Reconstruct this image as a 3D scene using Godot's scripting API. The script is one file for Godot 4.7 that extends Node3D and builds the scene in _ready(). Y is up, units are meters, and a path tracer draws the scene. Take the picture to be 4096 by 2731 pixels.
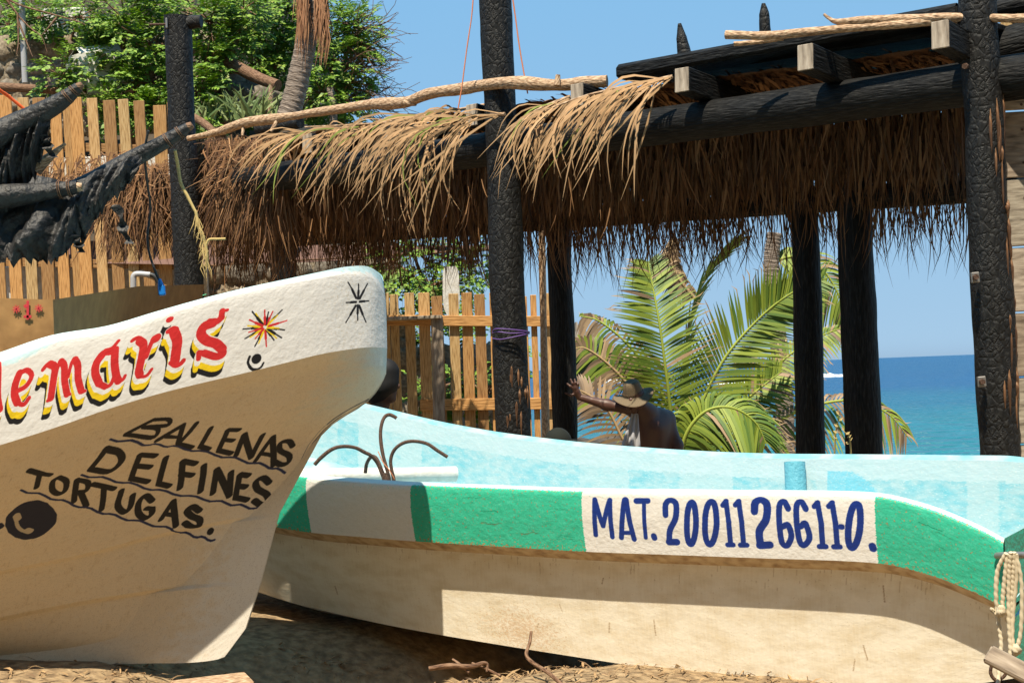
extends Node3D
# Two painted fishing boats drawn up on a beach, burnt palm-thatch shelter, fence, hillside and sea behind.
# y is up, metres; the camera looks along -z.

var rng := RandomNumberGenerator.new()
var taken := {}
var M := {}
var nz := FastNoiseLite.new()
var nz2 := FastNoiseLite.new()

class Geo:
	var v := PackedVector3Array()
	var uv := PackedVector2Array()
	var c := PackedColorArray()
	var i := PackedInt32Array()
	func mesh(origin: Vector3) -> ArrayMesh:
		var n := PackedVector3Array()
		n.resize(v.size())
		for k in range(0, i.size(), 3):
			var a := v[i[k]]
			var f := (v[i[k + 2]] - a).cross(v[i[k + 1]] - a)
			n[i[k]] += f
			n[i[k + 1]] += f
			n[i[k + 2]] += f
		for k in n.size():
			n[k] = n[k].normalized() if n[k].length_squared() > 1e-24 else Vector3.UP
		var w := PackedVector3Array()
		w.resize(v.size())
		for k in v.size():
			w[k] = v[k] - origin
		var a := []
		a.resize(Mesh.ARRAY_MAX)
		a[Mesh.ARRAY_VERTEX] = w
		a[Mesh.ARRAY_NORMAL] = n
		if uv.size() == v.size():
			a[Mesh.ARRAY_TEX_UV] = uv
		if c.size() == v.size():
			a[Mesh.ARRAY_COLOR] = c
		a[Mesh.ARRAY_INDEX] = i
		var m := ArrayMesh.new()
		m.add_surface_from_arrays(Mesh.PRIMITIVE_TRIANGLES, a)
		return m
	func quad(a: Vector3, b: Vector3, cc: Vector3, d: Vector3, ua := Vector2.ZERO, ub := Vector2.ZERO, uc := Vector2.ZERO, ud := Vector2.ZERO) -> void:
		var s := v.size()
		v.append_array(PackedVector3Array([a, b, cc, d]))
		uv.append_array(PackedVector2Array([ua, ub, uc, ud]))
		i.append_array(PackedInt32Array([s, s + 2, s + 1, s, s + 3, s + 2]))
	func bottom() -> Vector3:
		var lo := v[0]
		var hi := v[0]
		for p in v:
			lo = lo.min(p)
			hi = hi.max(p)
		return Vector3((lo.x + hi.x) / 2, lo.y, (lo.z + hi.z) / 2)

# ---------------------------------------------------------------- naming and tagging
func numbered(called: String) -> String:
	var k: int = taken.get(called, 0)
	taken[called] = k + 1
	return called if k == 0 else "%s_%03d" % [called, k]

func tag(o: Node3D, label := "", category := "", group := "", kind := "") -> void:
	if label:
		o.set_meta("label", label)
	if category:
		o.set_meta("category", category)
	if group:
		o.set_meta("group", group)
	if kind:
		o.set_meta("kind", kind)

func thing(called: String, label: String, category: String, at: Vector3, group := "") -> Node3D:
	var o := Node3D.new()
	o.name = numbered(called)
	add_child(o)
	o.position = at
	tag(o, label, category, group, "thing")
	return o

func at_world(o: Node3D) -> Vector3:
	return o.position if o.get_parent() == self else o.position + at_world(o.get_parent())

func part(called: String, g: Geo, m: Material, parent: Node3D) -> MeshInstance3D:
	var o := MeshInstance3D.new()
	o.name = called
	var base := g.bottom()
	o.mesh = g.mesh(base)
	o.material_override = m
	o.cast_shadow = GeometryInstance3D.SHADOW_CASTING_SETTING_ON
	parent.add_child(o, true)
	o.position = base - at_world(parent)
	return o

func solo(called: String, g: Geo, m: Material, label: String, category: String, group := "", kind := "thing") -> MeshInstance3D:
	var o := MeshInstance3D.new()
	o.name = numbered(called)
	var base := g.bottom()
	o.mesh = g.mesh(base)
	o.material_override = m
	add_child(o)
	o.position = base
	tag(o, label, category, group, kind)
	return o

# ---------------------------------------------------------------- shapes
func rnd(a: float, b: float) -> float:
	return rng.randf_range(a, b)

func spline(pts: Array, n: int) -> Array:
	# n + 1 points along a Catmull-Rom curve, evenly by parameter
	var out := []
	var last := pts.size() - 1
	for k in n + 1:
		var t := float(k) / n * last
		var a := mini(int(t), last - 1)
		var f := t - a
		var p0 = pts[a - 1] if a > 0 else pts[a] * 2.0 - pts[a + 1]
		var p3 = pts[a + 2] if a + 2 <= last else pts[a + 1] * 2.0 - pts[a]
		var p1 = pts[a]
		var p2 = pts[a + 1]
		out.append((p1 * 2.0 + (p2 - p0) * f + (p0 * 2.0 - p1 * 5.0 + p2 * 4.0 - p3) * f * f + (p1 * 3.0 - p0 - p2 * 3.0 + p3) * f * f * f) * 0.5)
	return out

func radius_at(radii, f: float) -> float:
	if radii is float:
		return radii
	var x: float = f * (radii.size() - 1)
	var a := mini(int(x), radii.size() - 2)
	return lerpf(radii[a], radii[a + 1], x - a)

func tube(g: Geo, pts: Array, radii, sides := 10, bump := 0.0, freq := 6.0, squash := 1.0, colour = null) -> void:
	var n := pts.size()
	var along := 0.0
	var side := Vector3.ZERO
	var start := g.v.size()
	for k in n:
		var p: Vector3 = pts[k]
		var t: Vector3 = ((pts[mini(k + 1, n - 1)] as Vector3) - (pts[maxi(k - 1, 0)] as Vector3)).normalized()
		if k == 0:
			var back := Vector3(0.05, 0.02, -1)
			side = (back - t * back.dot(t))
			if side.length() < 0.2:
				side = Vector3.UP - t * t.y
		else:
			along += p.distance_to(pts[k - 1])
			side = side - t * side.dot(t)
		side = side.normalized()
		var up := t.cross(side)
		var r := radius_at(radii, float(k) / maxi(n - 1, 1))
		for s in sides + 1:
			var a := TAU * s / sides
			var d := side * cos(a) + up * sin(a) * squash
			var q := p + d * r
			if bump > 0.0:
				var qq := p + (side * cos(TAU * (s % sides) / sides) + up * sin(TAU * (s % sides) / sides)) * r
				q += d * bump * (nz.get_noise_3dv(qq * freq * 10.0) + 0.5 * nz.get_noise_3dv(qq * freq * 31.0))
			g.v.append(q)
			g.uv.append(Vector2(float(s) / sides * TAU * r, along))
			if colour != null:
				g.c.append(colour)
	for k in n - 1:
		for s in sides:
			var a := start + k * (sides + 1) + s
			var b := a + sides + 1
			g.i.append_array(PackedInt32Array([a, b, a + 1, a + 1, b, b + 1]))
	for e in 2:
		var row := start + (0 if e == 0 else (n - 1) * (sides + 1))
		var base := g.v.size()
		g.v.append(pts[0] if e == 0 else pts[-1])
		g.uv.append(Vector2.ZERO)
		if colour != null:
			g.c.append(colour)
		for s in sides + 1:
			g.v.append(g.v[row + s])
			g.uv.append(Vector2(cos(TAU * s / sides), sin(TAU * s / sides)) * 0.05)
			if colour != null:
				g.c.append(colour)
		for s in sides:
			if e == 0:
				g.i.append_array(PackedInt32Array([base, base + 1 + s, base + 2 + s]))
			else:
				g.i.append_array(PackedInt32Array([base, base + 2 + s, base + 1 + s]))

func line(a: Vector3, b: Vector3, n: int) -> Array:
	var out := []
	for k in n + 1:
		out.append(a.lerp(b, float(k) / n))
	return out

func box(g: Geo, t: Transform3D, size: Vector3, bevel := 0.004, shift := Vector2.ZERO) -> void:
	# a box with chamfered edges; the grain (v) runs along local y
	var h := size / 2
	var e := minf(bevel, minf(h.x, minf(h.y, h.z)) * 0.45)
	for ax in 3:
		var u := (ax + 1) % 3
		var w := (ax + 2) % 3
		for sg in [-1.0, 1.0]:
			var f := []
			for q in [[-1, -1], [1, -1], [1, 1], [-1, 1]]:
				var p := Vector3.ZERO
				p[ax] = h[ax] * sg
				p[u] = (h[u] - e) * q[0]
				p[w] = (h[w] - e) * q[1]
				f.append(p)
			if sg < 0:
				f.reverse()
			_face(g, t, f, shift)
	for ax in 3:
		var u := (ax + 1) % 3
		var w := (ax + 2) % 3
		for q in [[-1, -1], [1, -1], [1, 1], [-1, 1]]:
			var f := []
			for r in [[0, -1], [1, -1], [1, 1], [0, 1]]:
				var p := Vector3.ZERO
				p[ax] = (h[ax] - e) * r[1]
				p[u] = (h[u] - (e if r[0] == 0 else 0.0)) * q[0]
				p[w] = (h[w] - (0.0 if r[0] == 0 else e)) * q[1]
				f.append(p)
			if q[0] * q[1] > 0:
				f.reverse()
			_face(g, t, f, shift)

func _face(g: Geo, t: Transform3D, f: Array, shift: Vector2) -> void:
	var uvs := []
	var n: Vector3 = ((f[1] - f[0]) as Vector3).cross(f[2] - f[0]).abs()
	for p in f:
		if n.y > n.x and n.y > n.z:
			uvs.append(Vector2(p.x, p.z) + shift)
		elif n.x > n.z:
			uvs.append(Vector2(p.z + 0.37, p.y) + shift)
		else:
			uvs.append(Vector2(p.x, p.y) + shift)
	g.quad(t * f[0], t * f[1], t * f[2], t * f[3], uvs[0], uvs[1], uvs[2], uvs[3])

func beam_between(a: Vector3, b: Vector3, up: Vector3) -> Transform3D:
	# local y from a to b, local z towards up
	var y := (b - a).normalized()
	var z := (up - y * up.dot(y)).normalized()
	return Transform3D(Basis(y.cross(z), y, z), (a + b) / 2)

func ribbon(g: Geo, pts: Array, width: float, flat: Vector3, colour: Color, blunt := 0.25) -> void:
	var n := pts.size()
	var s := g.v.size()
	for k in n:
		var t: Vector3 = ((pts[mini(k + 1, n - 1)] as Vector3) - (pts[maxi(k - 1, 0)] as Vector3)).normalized()
		var f := float(k) / (n - 1)
		var w := width * 0.5 * (lerpf(0.55, 1.0, minf(f / 0.3, 1.0)) if f < 0.3 else lerpf(1.0, blunt * 0.3, pow((f - 0.3) / 0.7, 1.6)))
		var x := flat.cross(t)
		x = x.normalized() if x.length() > 0.01 else Vector3.RIGHT
		g.v.append((pts[k] as Vector3) - x * w)
		g.v.append((pts[k] as Vector3) + x * w)
		g.c.append(colour)
		g.c.append(colour)
	for k in n - 1:
		var a := s + k * 2
		g.i.append_array(PackedInt32Array([a, a + 2, a + 1, a + 1, a + 2, a + 3]))

func leaf(g: Geo, p: Vector3, d: Vector3, up: Vector3, l: float, w: float, colour: Color) -> void:
	var x := d.cross(up).normalized() * w
	var s := g.v.size()
	var fold := up * w * 0.35
	g.v.append_array(PackedVector3Array([p, p + d * l * 0.45 + x + fold, p + d * l, p + d * l * 0.45 - x + fold]))
	g.c.append_array(PackedColorArray([colour, colour, colour, colour]))
	g.i.append_array(PackedInt32Array([s, s + 2, s + 1, s, s + 3, s + 2]))

func patch(g: Geo, curves: Array, ku: int, kv: int, us := 1.0, hang := Vector2.ZERO, flip := false, smooth_v := [], vr := Vector2(0, 1)) -> void:
	# a surface lofted through curves of equal point counts: Catmull-Rom along, straight across unless the span is listed in smooth_v
	var rows := []
	var vs := []
	var lines := []
	var total := 0.0
	var gap := [0.0]
	for cv in curves:
		lines.append(spline(cv, (cv.size() - 1) * ku))
	for a in curves.size() - 1:
		var m := 0.0
		for k in curves[a].size():
			m += (curves[a][k] as Vector3).distance_to(curves[a + 1][k])
		total += m
		gap.append(total)
	for a in curves.size() - 1:
		for j in kv + (1 if a == curves.size() - 2 else 0):
			var f := float(j) / kv
			vs.append((gap[a] + (gap[a + 1] - gap[a]) * f) / total)
			var row := []
			for k in lines[a].size():
				if a in smooth_v and a > 0 and a + 2 < lines.size():
					var p0: Vector3 = lines[a - 1][k]
					var p1: Vector3 = lines[a][k]
					var p2: Vector3 = lines[a + 1][k]
					var p3: Vector3 = lines[a + 2][k]
					row.append((p1 * 2.0 + (p2 - p0) * f + (p0 * 2.0 - p1 * 5.0 + p2 * 4.0 - p3) * f * f + (p1 * 3.0 - p0 - p2 * 3.0 + p3) * f * f * f) * 0.5)
				else:
					row.append((lines[a][k] as Vector3).lerp(lines[a + 1][k], f))
			rows.append(row)
	var s := g.v.size()
	var w: int = rows[0].size()
	for r in rows.size():
		var run := [0.0]
		for k in range(1, w):
			run.append(run[-1] + (rows[r][k] as Vector3).distance_to(rows[r][k - 1]))
		for k in w:
			g.v.append(rows[r][k])
			g.uv.append(Vector2(run[k] / maxf(run[-1], 1e-6) * us, lerpf(vr.x, vr.y, vs[r])) + hang)
	for r in rows.size() - 1:
		for k in w - 1:
			var a := s + r * w + k
			if flip:
				g.i.append_array(PackedInt32Array([a, a + 1, a + w, a + 1, a + w + 1, a + w]))
			else:
				g.i.append_array(PackedInt32Array([a, a + w, a + 1, a + 1, a + w, a + w + 1]))

func girth(curves: Array) -> Array:
	# where each curve lies across the whole patch, 0 to 1
	var out := [0.0]
	for a in curves.size() - 1:
		var m := 0.0
		for k in curves[a].size():
			m += (curves[a][k] as Vector3).distance_to(curves[a + 1][k])
		out.append(out[-1] + m)
	return out.map(func(x): return x / out[-1])

func ball(g: Geo, c: Vector3, r: Vector3, n := 10, bump := 0.0, freq := 3.0) -> void:
	var s := g.v.size()
	for a in n + 1:
		for b in n * 2 + 1:
			var th := PI * a / n
			var ph := TAU * (b % (n * 2)) / (n * 2)
			var d := Vector3(sin(th) * sin(ph), cos(th), -sin(th) * cos(ph))
			var k := 1.0 + bump * nz.get_noise_3dv((d + c) * freq * 10.0)
			g.v.append(c + d * r * k)
			g.uv.append(Vector2(float(b) / (n * 2) * TAU * r.x, float(a) / n * PI * r.y))
	for a in n:
		for b in n * 2:
			var p := s + a * (n * 2 + 1) + b
			var q := p + n * 2 + 1
			g.i.append_array(PackedInt32Array([p, p + 1, q, p + 1, q + 1, q]))

# a field of tapered capsules joined by a smooth minimum, meshed as surface nets
func flesh(g: Geo, bones: Array, cell: float, k: float) -> void:
	var lo := Vector3.ONE * 1e9
	var hi := Vector3.ONE * -1e9
	for b in bones:
		var r: float = maxf(b[2], b[3]) + k + cell * 2
		lo = lo.min(b[0] - Vector3.ONE * r).min(b[1] - Vector3.ONE * r)
		hi = hi.max(b[0] + Vector3.ONE * r).max(b[1] + Vector3.ONE * r)
	var n := Vector3i(((hi - lo) / cell).ceil()) + Vector3i.ONE
	var f := PackedFloat32Array()
	f.resize(n.x * n.y * n.z)
	f.fill(9.0)
	for b in bones:
		var p: Vector3 = b[0]
		var q: Vector3 = b[1]
		var m: float = maxf(b[2], b[3]) + k + cell * 2
		var a := Vector3i(((p.min(q) - Vector3.ONE * m - lo) / cell).floor()).maxi(0)
		var z := Vector3i(((p.max(q) + Vector3.ONE * m - lo) / cell).ceil()).min(n - Vector3i.ONE)
		var d := q - p
		var dd := maxf(d.length_squared(), 1e-9)
		for ix in range(a.x, z.x + 1):
			for iy in range(a.y, z.y + 1):
				for iz in range(a.z, z.z + 1):
					var w := lo + Vector3(ix, iy, iz) * cell
					var t := clampf((w - p).dot(d) / dd, 0, 1)
					var s := w.distance_to(p + d * t) - lerpf(b[2], b[3], t)
					var at := (ix * n.y + iy) * n.z + iz
					var o := f[at]
					var h := maxf(k - absf(o - s), 0.0) / k
					f[at] = minf(o, s) - h * h * k * 0.25
	var ids := {}
	var off := [0, 1, n.z, n.z + 1, n.y * n.z, n.y * n.z + 1, n.y * n.z + n.z, n.y * n.z + n.z + 1]
	for ix in n.x - 1:
		for iy in n.y - 1:
			for iz in n.z - 1:
				var at := (ix * n.y + iy) * n.z + iz
				var neg := 0
				for e in off:
					if f[at + e] < 0:
						neg += 1
				if neg == 0 or neg == 8:
					continue
				var sum := Vector3.ZERO
				var cnt := 0
				for e in [[0, 1], [0, 2], [0, 4], [1, 3], [1, 5], [2, 3], [2, 6], [3, 7], [4, 5], [4, 6], [5, 7], [6, 7]]:
					var fa := f[at + off[e[0]]]
					var fb := f[at + off[e[1]]]
					if (fa < 0) != (fb < 0):
						var t := fa / (fa - fb)
						var pa := Vector3(e[0] >> 2, (e[0] >> 1) & 1, e[0] & 1)
						var pb := Vector3(e[1] >> 2, (e[1] >> 1) & 1, e[1] & 1)
						sum += pa.lerp(pb, t)
						cnt += 1
				ids[at] = g.v.size()
				g.v.append(lo + (Vector3(ix, iy, iz) + sum / cnt) * cell)
	for at in ids:
		var step := [n.y * n.z, n.z, 1]
		for ax in 3:
			var fa := f[at]
			var fb := f[at + step[ax]]
			if (fa < 0) == (fb < 0):
				continue
			var u: int = step[(ax + 1) % 3]
			var w: int = step[(ax + 2) % 3]
			if not (ids.has(at - u) and ids.has(at - w) and ids.has(at - u - w)):
				continue
			var q := [ids[at], ids[at - u], ids[at - u - w], ids[at - w]]
			if fa < 0:
				g.i.append_array(PackedInt32Array([q[0], q[2], q[1], q[0], q[3], q[2]]))
			else:
				g.i.append_array(PackedInt32Array([q[0], q[1], q[2], q[0], q[2], q[3]]))

# ---------------------------------------------------------------- materials
func lin(r: float, gg: float, b: float) -> Color:
	return Color(r, gg, b).linear_to_srgb()

func noise_tex(size: int, freq: float, stops: Array, type := FastNoiseLite.TYPE_SIMPLEX_SMOOTH, octaves := 4, sd := 1, ret := -1, tall := 0) -> NoiseTexture2D:
	var n := FastNoiseLite.new()
	n.noise_type = type
	n.frequency = freq
	n.fractal_octaves = octaves
	n.seed = sd
	if ret >= 0:
		n.cellular_return_type = ret
		n.cellular_jitter = 0.9
		if octaves == 1:
			n.fractal_type = FastNoiseLite.FRACTAL_NONE
	var t := NoiseTexture2D.new()
	t.width = size
	t.height = tall if tall else size
	t.seamless = true
	t.noise = n
	if stops.size():
		var r := Gradient.new()
		var offs := PackedFloat32Array()
		var cols := PackedColorArray()
		for s in stops:
			offs.append(s[0])
			cols.append(s[1])
		r.offsets = offs
		r.colors = cols
		t.color_ramp = r
	return t

func mat(called: String, colour: Color, rough := 0.8, tex: Texture2D = null, scale := Vector3.ONE, bump: Texture2D = null, relief := 0.0, tri := false) -> StandardMaterial3D:
	var m := StandardMaterial3D.new()
	m.resource_name = called
	m.albedo_color = colour
	m.roughness = rough
	m.albedo_texture = tex
	m.uv1_scale = scale
	if bump:
		m.heightmap_enabled = true
		m.heightmap_texture = bump
		m.heightmap_scale = relief
	if tri:
		m.uv1_triplanar = true
		m.uv1_world_triplanar = true
	M[called] = m
	return m

func tinted(called: String, rough := 0.8, back := Color.BLACK) -> StandardMaterial3D:
	var m := mat(called, Color.WHITE, rough)
	m.vertex_color_use_as_albedo = true
	m.cull_mode = BaseMaterial3D.CULL_DISABLED
	if back != Color.BLACK:
		m.backlight_enabled = true
		m.backlight = back
	return m

# ---------------------------------------------------------------- painting on an image
func stroke(im: Image, pts: Array, r: float, col: Color, shift := Vector2.ZERO, ragged := 0.0) -> void:
	var W := im.get_width()
	var H := im.get_height()
	for k in maxi(pts.size() - 1, 1):
		var a: Vector2 = pts[k] + shift
		var b: Vector2 = pts[mini(k + 1, pts.size() - 1)] + shift
		var d := b - a
		var dd := maxf(d.length_squared(), 1e-6)
		var x0 := maxi(int(minf(a.x, b.x) - r - 2), 0)
		var x1 := mini(int(maxf(a.x, b.x) + r + 2), W - 1)
		var y0 := maxi(int(minf(a.y, b.y) - r - 2), 0)
		var y1 := mini(int(maxf(a.y, b.y) + r + 2), H - 1)
		for y in range(y0, y1 + 1):
			for x in range(x0, x1 + 1):
				var p := Vector2(x, y)
				var t := clampf((p - a).dot(d) / dd, 0, 1)
				var cover := r - p.distance_to(a + d * t) + 0.5
				if ragged > 0.0:
					cover += nz.get_noise_2d(x * 9.0, y * 9.0) * ragged
				if cover > 0.0:
					im.set_pixel(x, y, im.get_pixel(x, y).lerp(col, minf(cover, 1.0) * col.a))

func as_tex(im: Image) -> ImageTexture:
	return ImageTexture.create_from_image(im)

# ================================================================ scene
func _ready() -> void:
	rng.seed = 20240611
	nz.seed = 7
	nz.frequency = 0.05
	nz.noise_type = FastNoiseLite.TYPE_SIMPLEX_SMOOTH
	nz2.seed = 21
	nz2.frequency = 0.02
	var cam := Camera3D.new()
	cam.name = "camera"
	cam.position = Vector3(0, 1.6, 0)
	cam.rotation_degrees = Vector3(1.09, 0, -2.12)
	cam.fov = 25.02
	cam.near = 0.05
	cam.far = 9000.0
	add_child(cam)
	cam.current = true
	var env := Environment.new()
	env.background_mode = Environment.BG_SKY
	var sky_mat := ProceduralSkyMaterial.new()
	sky_mat.sky_top_color = lin(0.1, 0.285, 0.5)
	sky_mat.sky_horizon_color = lin(0.235, 0.355, 0.475)
	sky_mat.sky_curve = 0.16
	sky_mat.ground_bottom_color = Color(0.35, 0.3, 0.24)
	sky_mat.ground_horizon_color = Color(0.5, 0.6, 0.7)
	sky_mat.sun_angle_max = 4.0
	var sky := Sky.new()
	sky.sky_material = sky_mat
	env.sky = sky
	env.background_energy_multiplier = 1.0
	env.tonemap_mode = Environment.TONE_MAPPER_LINEAR
	env.tonemap_exposure = 1.68
	env.sdfgi_enabled = true
	env.ssao_enabled = true
	env.ssil_enabled = true
	var we := WorldEnvironment.new()
	we.name = "world_environment"
	we.environment = env
	add_child(we)
	var sun := DirectionalLight3D.new()
	sun.name = "sun"
	sun.light_energy = 1.5
	sun.light_color = Color(1.0, 0.95, 0.86)
	sun.light_angular_distance = 0.5
	sun.shadow_enabled = true
	add_child(sun)
	sun.look_at_from_position(Vector3(-0.124, 0.906, 0.404), Vector3.ZERO, Vector3.UP)
	make_materials()
	make_ground()
	make_skylight_blocker()
	make_hill()
	make_shelter()
	make_fences()
	make_left_boat()
	make_right_boat()
	make_boat_gear()
	make_trees()
	make_palms()
	make_tarp()
	make_people()
	make_small_things()

func char_relief() -> ImageTexture:
	# alligatored charcoal: blocky cracks of two sizes, deep in some places and worn smooth in others, over long fibres
	var layers := []
	for k in 4:
		var n := FastNoiseLite.new()
		n.seed = 90 + k
		n.noise_type = FastNoiseLite.TYPE_CELLULAR if k < 2 else FastNoiseLite.TYPE_SIMPLEX_SMOOTH
		n.frequency = [0.018, 0.042, 0.006, 0.05][k]
		if k < 2:
			n.fractal_type = FastNoiseLite.FRACTAL_NONE
			n.cellular_distance_function = FastNoiseLite.DISTANCE_MANHATTAN if k == 0 else FastNoiseLite.DISTANCE_EUCLIDEAN
			n.cellular_return_type = FastNoiseLite.RETURN_DISTANCE2_SUB
		layers.append(n.get_seamless_image(512, 512))
	var im := Image.create_empty(512, 512, false, Image.FORMAT_L8)
	for y in 512:
		for x in 512:
			var a := clampf(layers[0].get_pixel(x, y).r * 3.2, 0, 1)
			var b := clampf(layers[1].get_pixel(x, (y * 2) % 512).r * 2.6, 0, 1)
			var m := smoothstep(0.35, 0.62, layers[2].get_pixel(x, y).r)
			var f: float = layers[3].get_pixel((x * 4) % 512, y / 2).r
			var h := lerpf(lerpf(0.75, a, 0.75), minf(a, lerpf(0.5, 1.0, b)), m) * 0.82 + f * 0.2
			im.set_pixel(x, y, Color(h, h, h))
	return as_tex(im)

func make_materials() -> void:
	var W := Color.WHITE
	# burnt timber: blocks of charcoal with open cracks
	var crack := char_relief()
	var soot := noise_tex(512, 0.02, [[0.0, lin(0.003, 0.003, 0.003)], [0.35, lin(0.007, 0.007, 0.007)], [0.6, lin(0.012, 0.012, 0.012)], [0.8, lin(0.022, 0.022, 0.021)], [1.0, lin(0.045, 0.043, 0.04)]], FastNoiseLite.TYPE_SIMPLEX_SMOOTH, 5, 5)
	mat("char", W, 0.6, soot, Vector3(2.3, 1.7, 1), crack, 0.65)
	M.char.metallic_specular = 0.4
	var streak := noise_tex(256, 0.03, [[0.0, Color.BLACK], [0.45, Color(0.6, 0.6, 0.6)], [1.0, W]], FastNoiseLite.TYPE_SIMPLEX_SMOOTH, 4, 9)
	mat("char_long", W, 0.55, soot, Vector3(5.0, 0.7, 1), streak, 0.8)
	M.char_long.metallic_specular = 0.3
	var scorched := noise_tex(512, 0.012, [[0.0, lin(0.03, 0.015, 0.008)], [0.4, lin(0.1, 0.045, 0.018)], [0.7, lin(0.2, 0.095, 0.04)], [1.0, lin(0.38, 0.22, 0.11)]], FastNoiseLite.TYPE_SIMPLEX_SMOOTH, 4, 12)
	mat("scorched", W, 0.6, scorched, Vector3(2.6, 0.45, 1), streak, 0.7)
	# sawn timber
	var grain := noise_tex(512, 0.018, [[0.0, lin(0.17, 0.09, 0.035)], [0.3, lin(0.43, 0.245, 0.09)], [0.55, lin(0.56, 0.345, 0.145)], [1.0, lin(0.66, 0.45, 0.22)]], FastNoiseLite.TYPE_SIMPLEX_SMOOTH, 5, 14)
	for k in 5:
		var tone: Color = [Color(1, 1, 1), Color(0.9, 0.85, 0.78), Color(1, 0.93, 0.84), Color(0.8, 0.75, 0.7), Color(0.95, 0.98, 1.0)][k]
		mat("picket%d" % k, tone, 0.75, grain, Vector3(6.0, 0.55, 1), streak, 0.25)
		M["picket%d" % k].uv1_offset = Vector3(k * 0.37, k * 0.21, 0)
	var grey := noise_tex(512, 0.02, [[0.0, lin(0.14, 0.11, 0.08)], [0.4, lin(0.32, 0.26, 0.2)], [0.7, lin(0.43, 0.36, 0.28)], [1.0, lin(0.54, 0.47, 0.39)]], FastNoiseLite.TYPE_SIMPLEX_SMOOTH, 5, 17)
	for k in 3:
		mat("grey_board%d" % k, [Color(1, 1, 1), Color(0.9, 0.88, 0.86), Color(0.95, 0.97, 0.97)][k], 0.85, grey, Vector3(2.2, 0.4, 1), streak, 0.3)
		M["grey_board%d" % k].uv1_offset = Vector3(k * 0.3, k * 0.4, 0)
	var bark := noise_tex(512, 0.02, [[0.0, lin(0.1, 0.05, 0.025)], [0.35, lin(0.33, 0.2, 0.11)], [0.6, lin(0.5, 0.34, 0.21)], [1.0, lin(0.66, 0.5, 0.34)]], FastNoiseLite.TYPE_SIMPLEX_SMOOTH, 5, 19)
	mat("pale_branch", W, 0.75, bark, Vector3(6, 1.6, 1), streak, 0.6)
	mat("brown_branch", lin(0.42, 0.34, 0.3), 0.8, bark, Vector3(6, 1.2, 1), streak, 0.6)
	var trunk := noise_tex(256, 0.03, [[0.0, lin(0.09, 0.065, 0.05)], [0.5, lin(0.24, 0.19, 0.15)], [1.0, lin(0.38, 0.31, 0.26)]], FastNoiseLite.TYPE_SIMPLEX_SMOOTH, 4, 23)
	mat("palm_trunk", W, 0.9, trunk, Vector3(0.8, 5.5, 1), streak, 1.5)
	# leaves, blades
	tinted("thatch", 0.9)
	tinted("leaf", 0.55, Color(0.5, 0.55, 0.18))
	tinted("frond", 0.6, Color(0.24, 0.27, 0.08))
	# stone, earth
	var stone := noise_tex(512, 0.02, [[0.0, lin(0.12, 0.1, 0.075)], [0.4, lin(0.26, 0.215, 0.16)], [0.7, lin(0.36, 0.31, 0.24)], [1.0, lin(0.5, 0.45, 0.37)]], FastNoiseLite.TYPE_SIMPLEX_SMOOTH, 5, 27)
	for k in 3:
		mat("stone%d" % k, [Color(1, 1, 1), Color(0.92, 0.9, 0.86), Color(0.85, 0.86, 0.88)][k], 0.95, stone, Vector3(1.6, 1.6, 1.6), stone, 2.0, true)
	var earth := noise_tex(512, 0.015, [[0.0, lin(0.02, 0.015, 0.01)], [0.5, lin(0.055, 0.04, 0.026)], [1.0, lin(0.13, 0.1, 0.07)]], FastNoiseLite.TYPE_SIMPLEX_SMOOTH, 5, 31)
	mat("earth", W, 0.95, earth, Vector3(0.5, 0.5, 0.5), earth, 4.0, true)
	var sand := noise_tex(1024, 0.012, [[0.0, lin(0.1, 0.066, 0.036)], [0.42, lin(0.24, 0.165, 0.09)], [0.62, lin(0.33, 0.235, 0.13)], [1.0, lin(0.44, 0.33, 0.2)]], FastNoiseLite.TYPE_SIMPLEX_SMOOTH, 6, 33)
	var lumps := noise_tex(512, 0.03, [], FastNoiseLite.TYPE_SIMPLEX_SMOOTH, 5, 37)
	mat("sand", W, 0.95, sand, Vector3(0.9, 0.9, 0.9), lumps, 1.5, true)
	# paint, metal, rope, cloth, plastic
	mat("rust", lin(0.17, 0.09, 0.055), 0.75, noise_tex(128, 0.05, [[0.0, Color(0.45, 0.4, 0.36)], [1.0, W]], FastNoiseLite.TYPE_SIMPLEX_SMOOTH, 4, 41), Vector3(9, 9, 9), lumps, 0.4, true)
	mat("steel", lin(0.32, 0.3, 0.28), 0.45)
	M.steel.metallic = 0.7
	mat("rope", lin(0.55, 0.47, 0.33), 0.9)
	mat("rope_yellow", lin(0.58, 0.43, 0.17), 0.9)
	mat("rope_orange", lin(0.62, 0.22, 0.1), 0.8)
	mat("cord_green", lin(0.1, 0.42, 0.22), 0.6)
	mat("cord_purple", lin(0.12, 0.06, 0.26), 0.5)
	mat("cord_orange", lin(0.8, 0.12, 0.02), 0.6)
	mat("wire_black", lin(0.03, 0.03, 0.03), 0.5)
	mat("plug_blue", lin(0.01, 0.2, 0.62), 0.4)
	mat("pipe_grey", lin(0.42, 0.42, 0.43), 0.5)
	mat("plastic_black", lin(0.016, 0.016, 0.018), 0.38, null, Vector3.ONE, lumps, 0.0)
	var creases := noise_tex(512, 0.012, [], FastNoiseLite.TYPE_SIMPLEX_SMOOTH, 4, 43)
	mat("tarp", W, 0.6, noise_tex(256, 0.02, [[0.0, lin(0.008, 0.008, 0.009)], [0.6, lin(0.02, 0.02, 0.021)], [1.0, lin(0.06, 0.05, 0.035)]], FastNoiseLite.TYPE_SIMPLEX_SMOOTH, 5, 44), Vector3(2.2, 2.2, 2.2), creases, 1.6, true)
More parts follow.
